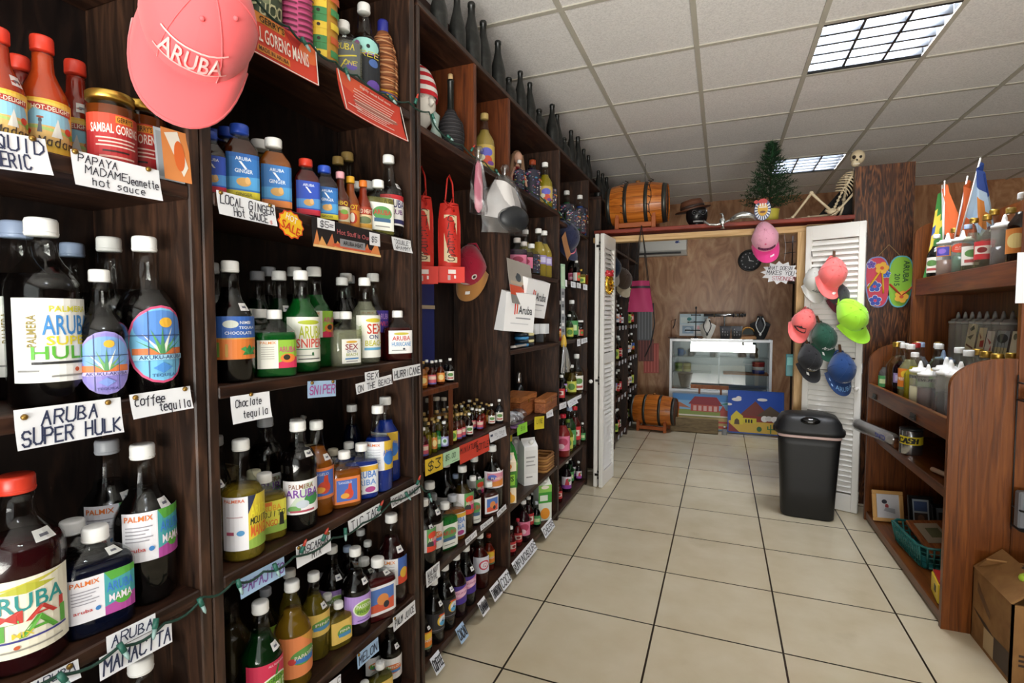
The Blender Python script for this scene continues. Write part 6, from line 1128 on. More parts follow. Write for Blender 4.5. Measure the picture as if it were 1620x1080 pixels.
# cardboard carton on the floor
cbm = wood('corrugated_cardboard', '7d5a36', '8d673f', '997347', (2, 2, 2), .8, 3, .4, .2, .02)
t = thing('cardboard_box', 'brown cardboard carton with worn open flaps on the floor at right', 'box', (1.01, 2.41, 0))
mb = MB()
for c, d in (((0.0035, .16, .15), (.007, .32, .30)), ((.2, .0035, .15), (.40, .007, .30)), ((.2, .3165, .15), (.40, .007, .30)), ((.3965, .16, .15), (.007, .32, .30)), ((.2, .16, .005), (.39, .31, .008))): mb.box(c, d, cbm)
mb.obj('carton', t)
mb = MB(); mb.box((0, 0, 0), (.007, .31, .13), cbm, Matrix.Translation((.046, .16, .345)) @ Matrix.Rotation(R(46), 4, 'Y')); mb.obj('flap', t)
mb = MB(); mb.box((0, 0, 0), (.39, .007, .12), cbm, Matrix.Translation((.2, .27, .335)) @ Matrix.Rotation(R(50), 4, 'X')); mb.obj('flap', t)
pm = MB(); ink = '3a2616'
art(pm, [('p', [(.15, .85), (.5, .60), (.5, .50), (.15, .72)], '6a4a2c'), ('p', [(.02, .45), (.4, .40), (.9, .25), (.5, .30)], ink), ('r', .36, .05, .62, .34, 'b59a72'), ('p', [(.62, .06), (.98, .06), (.98, .38), (.62, .36)], ink)], lambda u, v, d: (-.0006 - .0002 * d, .32 - u * .32, v * .30))
art(pm, [('r', .06, .30, .5, .33, ink), ('r', .06, .36, .5, .39, ink), ('r', .06, .24, .5, .27, ink), ('t', 'FRAGILE', .2, .08, .3, .1, ink)], lambda u, v, d: (u * .4, -.0006 - .0002 * d, v * .30)); pm.obj('print', t)
# wire rack hooked on the end of the cabinet and its odds and ends
t = thing('wire_rack', 'black wire rack hanging at the right picture edge', 'rack', (1.185, 2.69, 1.0)); wr = MB()
for z in (.09, .02, -.42, -.50):
    wr.tube([(-.06, .035, z), (-.06, -.035, z), (-.03, -.06, z), (.06, -.06, z), (.08, .035, z)], .004, M_BLACK, 6)
for x, y in ((-.06, .035), (.08, .035)): wr.tube([(x, y, .12), (x, y, -.52)], .0025, M_BLACK, 6)
for z in (.02, -.5): wr.box((.01, -.01, z), (.13, .08, .004), M_BLACK)
wr.obj('wires', t)
kn = MB().ball((0, 0, 0), (.018, .018, .02), mat('e6e2d8', .4)).obj('trinket', loc=(1.15, 2.675, 1.045)); tag(kn, 'little white trinket in the upper wire basket', 'trinket')
pk = thing('packet', 'grey packet with teal label in the lower wire basket', 'packet', (1.165, 2.68, .505))
MB().box((0, 0, .075), (.09, .04, .15), mat('6a6c72', .5), bev=.006).obj('wrapper', pk); MB().box((-.005, -.021, .11), (.05, .002, .05), mat('3aa6a0', .5)).obj('label', pk)
wc = MB(); 
for k in range(5): wc.tube([(.02 * k - .03 + .05 * cos(q * .7), .05 * sin(q * .7 + k), .33 + .012 * q + .01 * k) for q in range(9)], .004, M_BLACK, 6)
o = wc.obj('cable', loc=(1.14, 2.46, .04)); tag(o, 'tangled black cable on top of the cardboard carton', 'cable')
gp_ = MB()
for k in range(6): gp_.ball((.03 * k - .06, .02 * (k % 3), .34 + .01 * (k % 2)), (.03, .024, .02), mat(['a8c63a', 'dfe4ea', '2f4a9a'][k % 3], .4), 10, 6)
o = gp_.obj('plastic_bag', loc=(1.15, 2.50, .03)); tag(o, 'crumpled green, white and blue plastic on the cardboard carton', 'bag')

# ------------------------------------------------------------------ waste bin in front of the door leaf
t = thing('trash_can', 'tall black plastic swing-lid trash can in front of the white louvred door', 'trash can', (.562, 4.02, 0), (0, 0, R(-3)))
bm_ = mat('101113', .5); mb = MB()
mb.lathe([(0, .004), (.145, .0), (.158, .012), (.166, .2), (.182, .50), (.186, .548), (.178, .55), (.16, .5)], bm_, 40, 1, .74, 6); mb.obj('body', t)
MB().lathe([(.187, .549), (.191, .553), (.190, .566), (.186, .568)], mat('d9b9b4', .35), 40, 1, .74, 6).obj('bag_rim', t)
mb = MB(); mb.lathe([(.19, .568), (.205, .572), (.208, .60), (.196, .612), (.188, .65), (.165, .685), (.12, .70), (0, .705)], bm_, 40, 1, .76, 5); mb.obj('lid', t)
MB().ball((0, 0, 0), (.062, .03, .02), mat('0c0d0e', .12)).obj('push_handle', t, loc=(.0, -.128, .668), rot=(R(38), 0, 0))
for s_ in (-1, 1): MB().box((s_ * .204, -.01, .585), (.022, .06, .04), bm_, bev=.008).obj('clip', t)

# flip-flop plaque on the grained plywood
t = thing('flip_flop_sign', 'painted pair of flip-flops plaque, red and green, hanging on the grained plywood', 'sign', (1.075, 4.385, 1.60), (0, 0, 0))
def ff(cx_, tilt, edge, face, decor, nm):
    out = [(cos(a) * .072 * (1 + .12 * sin(a)) , sin(a) * .18) for a in [2 * pi * k / 28 for k in range(28)]]
    out = [(math.copysign(abs(x / .08) ** .75, x) * .08, math.copysign(abs(y / .18) ** .8, y) * .18) for x, y in out]
    T = Matrix.Translation((cx_, 0, 0)) @ Matrix.Rotation(R(tilt), 4, 'Y') @ Matrix.Rotation(R(90), 4, 'X')
    mb = MB(); mb.prism(out, .016, mat(edge, .5), T); mb.prism([(x * .90, y * .95) for x, y in out], .0175, mat(face, .45), T)
    art(mb, decor, lambda u, v, d: tuple(T @ Vector((u, v, .0178 + .0003 * d)))); mb.obj(nm, t); return T
def blossom(x, y, r, c, c2, n=5): return [('e', x + cos(2 * pi * k / n + .3) * r * .62, y + sin(2 * pi * k / n + .3) * r * .62, r * .46, r * .46, 'e8eef4') for k in range(n)] + [('e', x + cos(2 * pi * k / n + .3) * r * .6, y + sin(2 * pi * k / n + .3) * r * .6, r * .38, r * .38, c) for k in range(n)] + [('e', x, y, r * .26, r * .26, c2)]
TA = ff(-.062, -3, '7f90c8', 'cf3a56', blossom(-.035, .125, .028, '6a4fb0', '4a3a8a') + blossom(-.02, -.03, .040, '3a5cb8', 'cf3a56') + blossom(-.02, -.13, .038, '3a4fb0', 'd83a6a') + blossom(.05, .05, .026, '3a6ac0', '2a3a8a'), 'left_sandal')
TB = ff(.07, 2, '62b8c8', '8fc83e', [('w', 'ARUBA', .012, -.005, .034, .15, '1e4a2a'), ('w', '2015', -.036, -.03, .032, .085, '1e4a2a')], 'right_sandal')
# the lettering runs downwards, so the green sandal is drawn head-down: turn the words
st_ = MB()
for T, c, tip, ends in ((TA, 'e8b82c', (.025, .09), ((-.062, -.04), (.03, -.08))), (TB, 'c2452c', (.01, -.10), ((-.06, -.02), (.075, -.03)))):
    for e in ends:
        P = [tuple(T @ Vector((tip[0] + (e[0] - tip[0]) * q, tip[1] + (e[1] - tip[1]) * q, .019 + .012 * sin(pi * q)))) for q in (0, .25, .5, .75, 1)]
        st_.tube(P, .011, mat(c, .45), 8, flat=.5)
for T, x, y in ((TA, .025, .095), (TB, .01, -.105)):
    art(st_, [('e', x + cos(2 * pi * k / 5) * .024, y + sin(2 * pi * k / 5) * .024, .019, .019, 'eeb53a') for k in range(5)] + [('e', x, y, .012, .012, 'd8542c')], lambda u, v, d: tuple(T @ Vector((u, v, .031 + .0003 * d))))
st_.obj('straps', t)
MB().tube([(-.07, -.008, .172), (0, -.006, .26), (.075, -.008, .17)], .0022, mat('a88a5a', .7), 6).obj('cord', t)
# ------------------------------------------------------------------ caps
def cap(lab, pos, az, roll, crown, brim=None, logo=(), blogo=(), lean=28, size=1.0, patch=None, group=None, hook=True, button=None):
    """A baseball cap hung by its back strap: brim down, crown turned out along azimuth az."""
    t = thing('baseball_cap', lab, 'cap', pos, (0, 0, 0), group)
    n = Vector((sin(R(az)), -cos(R(az)), .0)); n = (n + Vector((0, 0, sin(R(lean))))).normalized()
    side = Vector((0, 0, 1)).cross(n).normalized(); dn = side.cross(n).normalized()      # side: viewer's right
    if dn.z > 0: dn = -dn
    f = (dn * cos(R(roll)) + side * sin(R(roll))).normalized(); xr = f.cross(n).normalized()
    M = Matrix(((xr.x, f.x, n.x, pos[0]), (xr.y, f.y, n.y, pos[1]), (xr.z, f.z, n.z, pos[2]), (0, 0, 0, 1)))
    t.matrix_world = M @ Matrix.Scale(size, 4)
    cm = mat(crown, .85, 0, .2, sheen=.3); bmt = mat(brim or crown, .85, 0, .2, sheen=.3); sm = mat(button or crown, .8)
    rx, ry, hh = .080, .100, .108
    def C_(a, ph, e=0):
        k = 1 - .012 * abs(cos(3 * a)) ** 6 + e / .09; bk = max(0, -cos(a)) * cos(ph)
        bulge = 1 + .06 * sin(2 * ph)
        return (rx * sin(a) * cos(ph) * k * bulge * (1 - .30 * bk), ry * cos(a) * cos(ph) * k * bulge * (1 + .10 * bk), hh * sin(ph) ** .88 * (1 + e / .09))
    mb = MB(); mb.grid(lambda u, v: C_(2 * pi * u, pi / 2 * v), 36, 10, cm)
    for k in range(6):      # seams
        mb.tube([C_(pi / 6 + k * pi / 3, pi / 2 * j / 8, .0006) for j in range(9)], .0010, cm, 5)
    for k in range(6): mb.ball(C_(k * pi / 3, 1.0, .0008), .004, sm, 8, 5)
    mb.obj('crown', t)
    bb = MB()
    def Bf(u, v, e=0):
        a = (u - .5) * 2.7; r0 = (rx * sin(a) * .99, ry * cos(a) * .99); q = abs(2 * u - 1)
        L = .080 * (1 - q ** 2.6) ** .8
        return (r0[0] * (1 + .05 * v), r0[1] + L * v, .004 - .030 * (2 * u - 1) ** 2 * v - .004 * v + e)
    bb.grid(lambda u, v: Bf(u, v), 20, 6, bmt); bb.grid(lambda u, v: Bf(1 - u, v, -.004), 20, 6, bmt)
    bb.tube([Bf(u / 20, 1, -.002) for u in range(21)], .0028, bmt, 6)
    if blogo: art(bb, blogo, lambda u, v, d: Bf(1 - u, 1 - v, .0008 + .0002 * d), [i / 20 for i in range(21)])
    bb.obj('brim', t)
    if logo or patch:
        lg = MB()
        art(lg, logo, lambda u, v, d: C_((.5 - u) * 1.7, .12 + v * .85, .0012 + .0003 * d), [i / 12 for i in range(13)]); lg.obj('embroidery', t)
    MB().lathe([(.008, 0), (.006, .004), (0, .005)], sm, 10).obj('top_button', t, loc=(0, 0, hh))
    sb_ = MB(); sb_.tube([(-.035, -.088, .012), (-.02, -.118, .03), (.02, -.118, .03), (.035, -.088, .012)], .006, cm, 6, flat=.5); sb_.obj('strap', t)
    if hook:
        MB().box((0, -.135, .035), (.016, .055, .008), mat('5a3a22', .6), bev=.002).obj('hanging_clip', t)
    return t
WT = 'efefec'
cap('large coral pink cap hanging in the foreground at the top left', (-.91, .70, 1.90), 62, -14, 'ee6468', logo=[('t', 'ARUBA', .18, .12, .64, .34, 'f3b5b2'), ('r', .12, .08, .88, .11, 'f3b5b2'), ('r', .12, .49, .88, .52, 'f3b5b2')], size=1.16, hook=False, lean=10)
AZ = 22
cap('plain grey-white cap at upper left of the louvred door', (.60, 4.235, 1.60), AZ, -4, 'c9c8c2', logo=[('t', 'ARUBA', .2, .06, .6, .24, '2a2a2a')], size=.92)
cap('coral pink cap high on the louvred door over a dark cap', (.690, 4.150, 1.645), AZ, -14, 'f2716f', size=1.06, blogo=[('e', .6, .5, .06, .12, 'e8dcd8')])
cap('charcoal and pink cap partly hidden behind the coral one', (.735, 4.185, 1.50), AZ, 4, '3a3a3e', '5a2430', logo=[('p', [(.1, .1), (.9, .1), (.8, .6), (.3, .5)], 'f2716f'), ('p', [(.3, .12), (.7, .12), (.6, .3), (.4, .3)], '2c2c30')], size=.82)
cap('coral cap with a dark wave patch, left edge of the door', (.535, 4.225, 1.315), AZ, -26, 'f2716f', logo=[('p', [(.0, .05), (.75, .05), (.62, .62), (.18, .5)], '33282c'), ('p', [(.16, .3), (.5, .52), (.3, .66)], '33282c')], size=.95)
cap('dark green cap with white script in mid door', (.655, 4.185, 1.205), AZ, 8, '1f4a3a', logo=[('h', 'Aruba', .16, .1, .56, .28, WT, .05)], blogo=[('r', .3, .5, .36, .8, WT)], size=.98)
cap('lime green cap on the right of the door', (.800, 4.110, 1.355), AZ, 18, 'a6e83a', logo=[('e', .5, .2, .07, .09, '4a3a2c')], blogo=[('r', .9, .3, .94, .7, 'e87a3a')], size=1.12)
cap('black cap with small white lettering, lowest on the left', (.575, 4.195, 1.055), AZ, 2, '232326', logo=[('t', 'ARUBA', .12, .16, .5, .16, 'd8d8d8'), ('p', [(.2, .08), (.6, .0), (.6, .04), (.24, .12)], 'a88a2c')], blogo=[('r', .3, .6, .38, .86, WT)], size=.98)
cap('navy blue cap lowest on the door, print on its brim', (.755, 4.125, .995), AZ, -6, '1f3f74', '1d3866', logo=[('t', 'ARUBA', .42, .06, .5, .16, WT)], blogo=[('t', 'ARUBA', .3, .3, .5, .4, '6f9ac8'), ('e', .12, .5, .03, .08, '9ab8d8'), ('e', .2, .3, .03, .08, '9ab8d8')], size=1.05)
cap('pink striped cap with magenta brim hanging from the lintel', (.285, 4.32, 1.935), -2, 8, 'e9a7be', 'e2418c', logo=[('r', .1, .02, .9, .26, '4a1f3a'), ('h', 'ARUBA', .18, .07, .64, .13, '8a4a7a', .03), ('e', .42, .62, .05, .06, 'd8507c'), ('r', .02, .3, .04, .9, 'c87a98'), ('r', .10, .3, .12, .9, 'c87a98'), ('r', .18, .3, .20, .9, 'c87a98')], blogo=[('r', .56, .4, .68, .55, 'f0d8e0')], size=1.14, hook=False)
cap('crimson cap with tan brim on the upright of the tall compartment', (-1.165, 2.335, 1.60), 4, 2, 'a31a36', 'a8763f', logo=[('p', [(.0, .0), (.6, .0), (.5, .12), (.0, .14)], 'dcd6ce'), ('e', .86, .34, .10, .14, 'dcd6ce'), ('e', .86, .34, .06, .08, '3a1a24')], blogo=[('r', .45, .4, .56, .6, WT)], size=1.02, hook=False)
cap('navy cap hanging at the front of the fifth bay', (-1.02, 3.52, 1.905), 55, 4, '20243f', size=1.0, blogo=[('p', [(.3, .5), (.8, .7), (.8, .8), (.3, .62)], 'c85a6a')], hook=False)
cap('dark blue cap hanging in the back room shelving', (-1.0, 5.0, 1.82), 40, 0, '26344a', 'b9b2a6', size=1.1, hook=False)
cap('brown cap with pale brim hanging in the back room shelving', (-.96, 5.4, 1.73), 40, 0, '5a4a40', 'c2b59a', size=1.1, hook=False)
# clip-on leftover hook on the door
hk = MB().tube([(0, 0, .03), (0, -.012, 0), (0, -.022, -.01), (0, -.018, .006)], .003, M_DKMET, 6).obj('hook', loc=(.583, 4.238, 1.79)); tag(hk, 'small dark hook on the louvred door above the grey cap', 'hook')

# ------------------------------------------------------------------ green fairy-light cables along the shelf edges
def cable(lab, pts, bulbs, n=6):
    t = thing('string_lights', lab, 'string lights', pts[0]); o = Vector(pts[0])
    P = []
    for a, b in zip(pts, pts[1:]):
        a, b = Vector(a), Vector(b)
        for k in range(n): u = k / n; P.append(tuple(a.lerp(b, u) - Vector((0, 0, .012 * sin(pi * u))) - o))
    P.append(tuple(Vector(pts[-1]) - o)); MB().tube(P, .0028, mat('16392f', .5), 6).obj('cable', t)
    for x, y, z, a in bulbs:
        d = Vector((.3, sin(a), -cos(a))).normalized(); p = Vector((x, y, z)) - o
        m_ = MB(); m_.tube([p, p + d * .018], .0052, mat('1f5a4c', .45), 8); m_.tube([p + d * .018, p + d * .030, p + d * .036], [.004, .0035, .001], mat('8aa8a4' if a < 2 else 'a83a2c', .2), 8)
        m_.obj('bulb', t)
XW = -.972
cable('dark green fairy-light cable along the lower shelf edge near the entrance', [(XW, .36, .825), (XW, .47, .787), (XW, .56, .78), (XW, .64, .777), (XW, .72, .787), (XW, .79, .785), (XW, .87, .77), (XW, .96, .765), (XW, 1.10, .757), (XW, 1.225, .75), (XW, 1.37, .766), (XW, 1.545, .765), (XW, 1.60, .73)],
      [(XW, .47, .79, .4), (XW, .56, .785, .3), (XW, .625, .795, -.4), (XW, .71, .79, .2), (XW, .80, .785, .1), (XW, .90, .775, .2), (XW, .985, .765, 2.9), (XW, 1.06, .765, 2.8), (XW, 1.15, .765, -.3), (XW, 1.30, .76, 2.7), (XW, 1.45, .77, .5), (XW, 1.52, .775, 2.9), (XW, 1.60, .72, .1)])
cable('dark green fairy-light cable along the top shelf edge over the red leaflet', [(XW, .80, 2.07), (XW, .886, 2.062), (XW, .98, 2.05), (XW, 1.05, 2.045), (XW, 1.14, 2.04), (XW, 1.23, 2.043), (XW, 1.36, 2.042), (XW, 1.49, 2.066), (XW, 1.62, 2.08), (XW, 1.70, 2.035), (XW, 1.87, 2.04), (XW, 2.08, 2.03)],
      [(XW, 1.02, 2.045, .6), (XW, 1.18, 2.04, .2), (XW, 1.38, 2.045, 1.0), (XW, 1.53, 2.075, 3.0), (XW, 1.64, 2.08, .3), (XW, 1.75, 2.04, 1.2), (XW, 1.95, 2.04, 2.6)])
cable('green fairy-light cable along the top compartments of the fourth and fifth bays', [(XW, 2.09, 2.03), (XW, 2.24, 2.02), (XW, 2.53, 2.05), (XW, 2.84, 2.04), (XW, 3.17, 2.02), (XW, 3.6, 1.98), (XW, 3.95, 1.97)],
      [(XW, 2.2, 2.03, .8), (XW, 2.55, 2.05, 2.5), (XW, 2.9, 2.04, .9), (XW, 3.0, 2.04, 2.2), (XW, 3.2, 2.02, 1.1)])

# ------------------------------------------------------------------ top shelf of the second bay
def tall_soft(lab, x, y, z, h, r, c, prims, nm='wrapped_bottle', pw=2):
    t = thing(nm, lab, 'bottle', (x, y, z), (0, 0, face_cam(x, y, 10)))
    MB().lathe([(r * .92, 0), (r, .02), (r, h * .72), (r * .8, h * .84), (r * .45, h * .93), (r * .40, h)], mat(c, .6), 24, pw=pw).obj('wrapping', t)
    mb = MB(); art(mb, prims, lambda u, v, d: (sin((u - .5) * 2.8) * (r * 1.01 + .0003 * d), -cos((u - .5) * 2.8) * (r * 1.01 + .0003 * d), .015 + v * h * .70), [i / 14 for i in range(15)]); mb.obj('pattern', t)
    return t
tall_soft('dark olive patterned bottle behind the red banner', -1.06, .985, 2.051, .33, .045, '3f4a34', [('e', .2 + .3 * (k % 3), .1 + .1 * k, .07, .04, '7d8460') for k in range(9)] + [('h', 'aruba', .1, .05, .7, .16, 'b9b58a', .03)])
zeb = []
for k in range(16): zeb += [('p', [(.02 + .06 * (k % 3), .04 + .06 * k), (.5, .01 + .06 * k), (.5, .03 + .06 * k), (.05 + .06 * (k % 3), .06 + .06 * k)], '6a1638'), ('p', [(.52, .03 + .06 * k), (.96 - .05 * (k % 2), .07 + .06 * k), (.9, .09 + .06 * k), (.52, .05 + .06 * k)], '6a1638')]
tall_soft('pink and black zebra striped bottle on the top shelf', -1.06, 1.085, 2.051, .34, .047, 'd8588c', zeb)
pat = []
for k in range(6): pat += [('r', .24, .02 + .16 * k, .56, .10 + .16 * k, ['e8c93c', '3f8a50'][k % 2]), ('r', .24, .10 + .16 * k, .56, .18 + .16 * k, ['3f8a50', 'e8c93c'][k % 2]), ('e', .4, .06 + .16 * k, .035, .02, '2a2418'), ('r', .64, .04 + .16 * k, .9, .12 + .16 * k, ['3f8a50', 'c85a2c', 'e8c93c'][k % 3])]
tall_soft('yellow and green chequered bottle on the top shelf', -1.06, 1.185, 2.051, .33, .046, 'b8862c', pat)
b_ = bottle('flask', -1.055, 1.290, 2.051, .175, None, 'f2f2ef', 'arubaclear', 8, 'short clear bottle with yellow painted letters on the top shelf') if False else None
DES['arubaclear'] = (.08, .62, .85, 'rect', '5f6360', [('h', 'ARUBA', .12, .78, .7, .16, 'e0d03c', .03), ('p', [(.2, .5), (.9, .62), (.9, .66), (.2, .55)], 'd8c83c'), ('p', [(.3, .1), (.34, .1), (.6, .5), (.56, .5)], 'd8c83c'), ('e', .75, .3, .16, .1, '5a4a9a'), ('h', 'ONE', .5, .34, .4, .12, 'd8c83c', .02), ('e', .3, .12, .12, .07, '4a5a9a')])
DES['arubadark'] = (.02, .56, 66, 'rect', '1c2026', [('e', .5, .86, .44, .16, '9fd8d0'), ('e', .3, .9, .08, .06, 'a04a9a'), ('e', .6, .86, .05, .04, '20242a'), ('e', .4, .82, .05, .04, '20242a'), ('r', .1, .7, .9, .73, '8a4a9a'), ('p', [(.1, .3), (.3, .3), (.4, .64), (.16, .64)], '5a8aa8'), ('e', .75, .55, .14, .08, '4a6aa8'), ('h', 'FREE', .2, .66, .7, .1, 'd8c83c', .03), ('e', .75, .12, .2, .1, '6a4aa8'), ('r', .1, .36, .3, .4, '8ab0c8')])
bottle('flask', -1.065, 1.285, 2.051, .185, 'b9b9a8', 'f2f2ef', 'arubaclear', 0, 'short clear bottle with yellow painted letters on the top shelf', op=.25)
bottle('tall', -1.065, 1.385, 2.051, .29, '101216', 'f2f2ef', 'arubadark', 0, 'tall dark painted bottle with white cap on the top shelf', fill=.6)
t = thing('straw_wrapped_bottle', 'bottle wrapped in brown straw with a blue cap, top shelf', 'bottle', (-1.065, 1.484, 2.051))
sw = MB(); pr_ = [(.036, 0), (.044, .02), (.046, .10), (.044, .16), (.036, .20), (.024, .235), (.020, .25)]
sw.lathe(pr_, mat('8a5230', .8), 24)
for k in range(34):
    z = .01 + .0068 * k; r = [a[0] + (b[0] - a[0]) * (z - a[1]) / (b[1] - a[1]) for a, b in zip(pr_, pr_[1:]) if a[1] <= z <= b[1]][0]
    sw.tube([((r + .001) * cos(2 * pi * q / 18), (r + .001) * sin(2 * pi * q / 18), z + .004 * sin(4 * pi * q / 18 + k)) for q in range(19)], .0026, mat(['a8683c', '7a4424', 'c89468'][k % 3] if k > 6 else ['d8a02c', '3a4a9a', 'a8683c'][k % 3], .8), 5)
sw.obj('straw_wrap', t); MB().lathe([(.017, .248), (.018, .25), (.018, .285), (.015, .29), (0, .29)], mat('2a2f8a', .4), 16).obj('cap', t)
# postcards leaning on the jar in the nearest bay
for k, (dx, col) in enumerate((( 0, 'c9d4dc'), (.012, 'dd8a4a'))):
    mb, _ = sheet(.05, .10, col, [('p', [(.1, .9), (.6, .98), (.9, .3), (.7, .1)], 'ece4d6'), ('e', .6, .5, .2, .3, 'e06a2c')] if k else [('r', .06, .06, .94, .94, 'a8b4bc')], 0, .001)
    o = mb.obj('postcard'); tag(o, ['blue-grey postcard leaning behind the orange one by the jars', 'orange and cream postcard leaning against the right-hand jar'][k], 'postcard')
    o.matrix_world = frame_of((-1.012 + dx, .676 + .006 * k, 1.722), (.12, 1, 0), (-.12, -.06, 1))
# bird figurine, old note and box at the back of the blue shelf
t = thing('bird_figurine', 'white long-necked bird figurine behind the amber bottle', 'figurine', (-1.265, 1.318, .796)); bw = mat('c2c2c0', .4); mb = MB()
mb.lathe([(.018, 0), (.02, .005), (.008, .02), (.007, .08)], bw, 12); mb.ball((0, 0, .10), (.017, .03, .02), bw)
mb.tube([(0, -.012, .11), (0, -.03, .16), (0, -.028, .21), (0, -.014, .235), (0, -.004, .232)], [.012, .010, .008, .010, .004], bw, 10); mb.obj('body', t)
MB().tube([(0, .02, .11), (0, .045, .15), (0, .06, .20)], [.006, .008, .002], bw, 8).obj('tail', t)
mb, _ = sheet(.16, .11, '55585a', [('r', .04, .06, .96, .94, '3f4244'), ('e', .5, .5, .18, .34, '6a6d6e'), ('r', .08, .1, .2, .3, '6a6d6e'), ('r', .8, .7, .92, .9, '6a6d6e')], 0); o = mb.obj('framed_note'); tag(o, 'dim grey banknote print leaning at the back of the blue shelf', 'print'); o.matrix_world = frame_of((-1.27, 1.115, .925), (.0, 1, .1), (-.15, -.1, 1))
t = thing('wooden_crate', 'dim grey crate at the back left of the blue shelf', 'crate', (-1.265, .93, .796)); mb = MB()
for z in (.03, .08, .13): mb.box((.02, 0, z), (.008, .20, .036), W_OLD)
mb.box((0, -.10, .075), (.05, .008, .15), W_OLD); mb.box((0, .10, .075), (.05, .008, .15), W_OLD); mb.obj('slats', t)

# ------------------------------------------------------------------ third bay: head with knitted hat, straw bottles, hanging things
t = thing('mannequin_head', 'white foam head in a stars-and-stripes knitted hat, top compartment', 'mannequin', (-1.13, 1.80, 2.032), (0, 0, face_cam(-1.13, 1.80, 35)))
wh = mat('efe9df', .7); mb = MB(); mb.lathe([(.05, 0), (.052, .01), (.040, .03), (.034, .07)], wh, 20)
mb.ball((0, -.006, .155), (.062, .074, .092), wh, 20, 12); mb.tube([(0, -.078, .165), (0, -.092, .145), (0, -.08, .138)], [.008, .012, .009], wh, 8)
mb.ball((0, -.066, .112), (.02, .012, .007), wh, 10, 6); mb.ball((-.062, 0, .15), (.008, .016, .024), wh, 8, 6); mb.ball((.062, 0, .15), (.008, .016, .024), wh, 8, 6)
for s_ in (-1, 1): mb.ball((s_ * .024, -.068, .168), (.012, .008, .007), mat('cfc8be', .7), 8, 5)
mb.obj('head', t)
ht = MB(); stripes = ['c8202c', 'efebe6', 'c8202c', 'efebe6', 'c8202c', 'efebe6', 'c8202c']
for k in range(14):
    z0, z1 = .175 + .0092 * k, .175 + .0092 * (k + 1.05); f_ = lambda z: .07 * math.sqrt(max(.001, 1 - ((z - .165) / .145) ** 2)) + .004
    for q in range(24):
        a0, a1 = 2 * pi * q / 24, 2 * pi * (q + 1) / 24; c = stripes[k // 2] if not 2 <= q <= 12 else ('2f4a9a' if (k + q) % 5 else 'e8e8ea')
        ht.add([(f_(z0) * cos(a0), f_(z0) * 1.12 * sin(a0) - .004, z0), (f_(z0) * cos(a1), f_(z0) * 1.12 * sin(a1) - .004, z0), (f_(z1) * cos(a1), f_(z1) * 1.12 * sin(a1) - .004, z1), (f_(z1) * cos(a0), f_(z1) * 1.12 * sin(a0) - .004, z1)], [(0, 1, 2, 3)], mat(c, .9), True)
ht.ball((0, -.004, .306), (.018, .018, .012), mat('efebe6', .9)); ht.obj('knitted_hat', t)
t = thing('straw_wrapped_bottle', 'dark bottle in grey basketwork with cork, beside the foam head', 'bottle', (-1.07, 1.958, 2.032))
mb = MB(); P_ = [(.03, 0), (.05, .02), (.056, .08), (.050, .13), (.026, .165), (.016, .19)]; mb.lathe(P_, mat('2c2a2c', .8), 24)
for k in range(22):
    z = .006 + .0082 * k; r = [a[0] + (b[0] - a[0]) * (z - a[1]) / (b[1] - a[1]) for a, b in zip(P_, P_[1:]) if a[1] <= z <= b[1]][0] + .001
    mb.tube([(r * cos(2 * pi * q / 16), r * sin(2 * pi * q / 16), z) for q in range(17)], .0028, mat(['3f3d40', '2a282b'][k % 2], .8), 5)
mb.obj('basketwork', t); MB().lathe([(.014, .185), (.013, .30), (.015, .302), (.015, .312)], M_DUSTY, 14).obj('neck', t); MB().lathe([(.010, .31), (.011, .335), (0, .336)], mat('c8a878', .8), 12).obj('cork', t)
bz = MB().lathe([(.02, 0), (.026, .01), (.012, .05), (.02, .09), (.0, .11)], mat('8a9a92', .4), 12).obj('small_figurine', loc=(-1.03, 1.76, 2.032)); tag(bz, 'small pale figurine below the foam head', 'figurine')
bottle('tall', -1.06, 2.27, 2.031, .285, 'a8904a', 'c4a868', 'gold', 12, 'gold bottle with painted flowers in the top compartment right of the cubby')
t2 = bottle('tall', -1.12, 2.17, 2.031, .25, 'a8983a', 'd8c83a', 'mini5', 12, 'yellow patterned bottle left of the gold bottle in the top compartment')
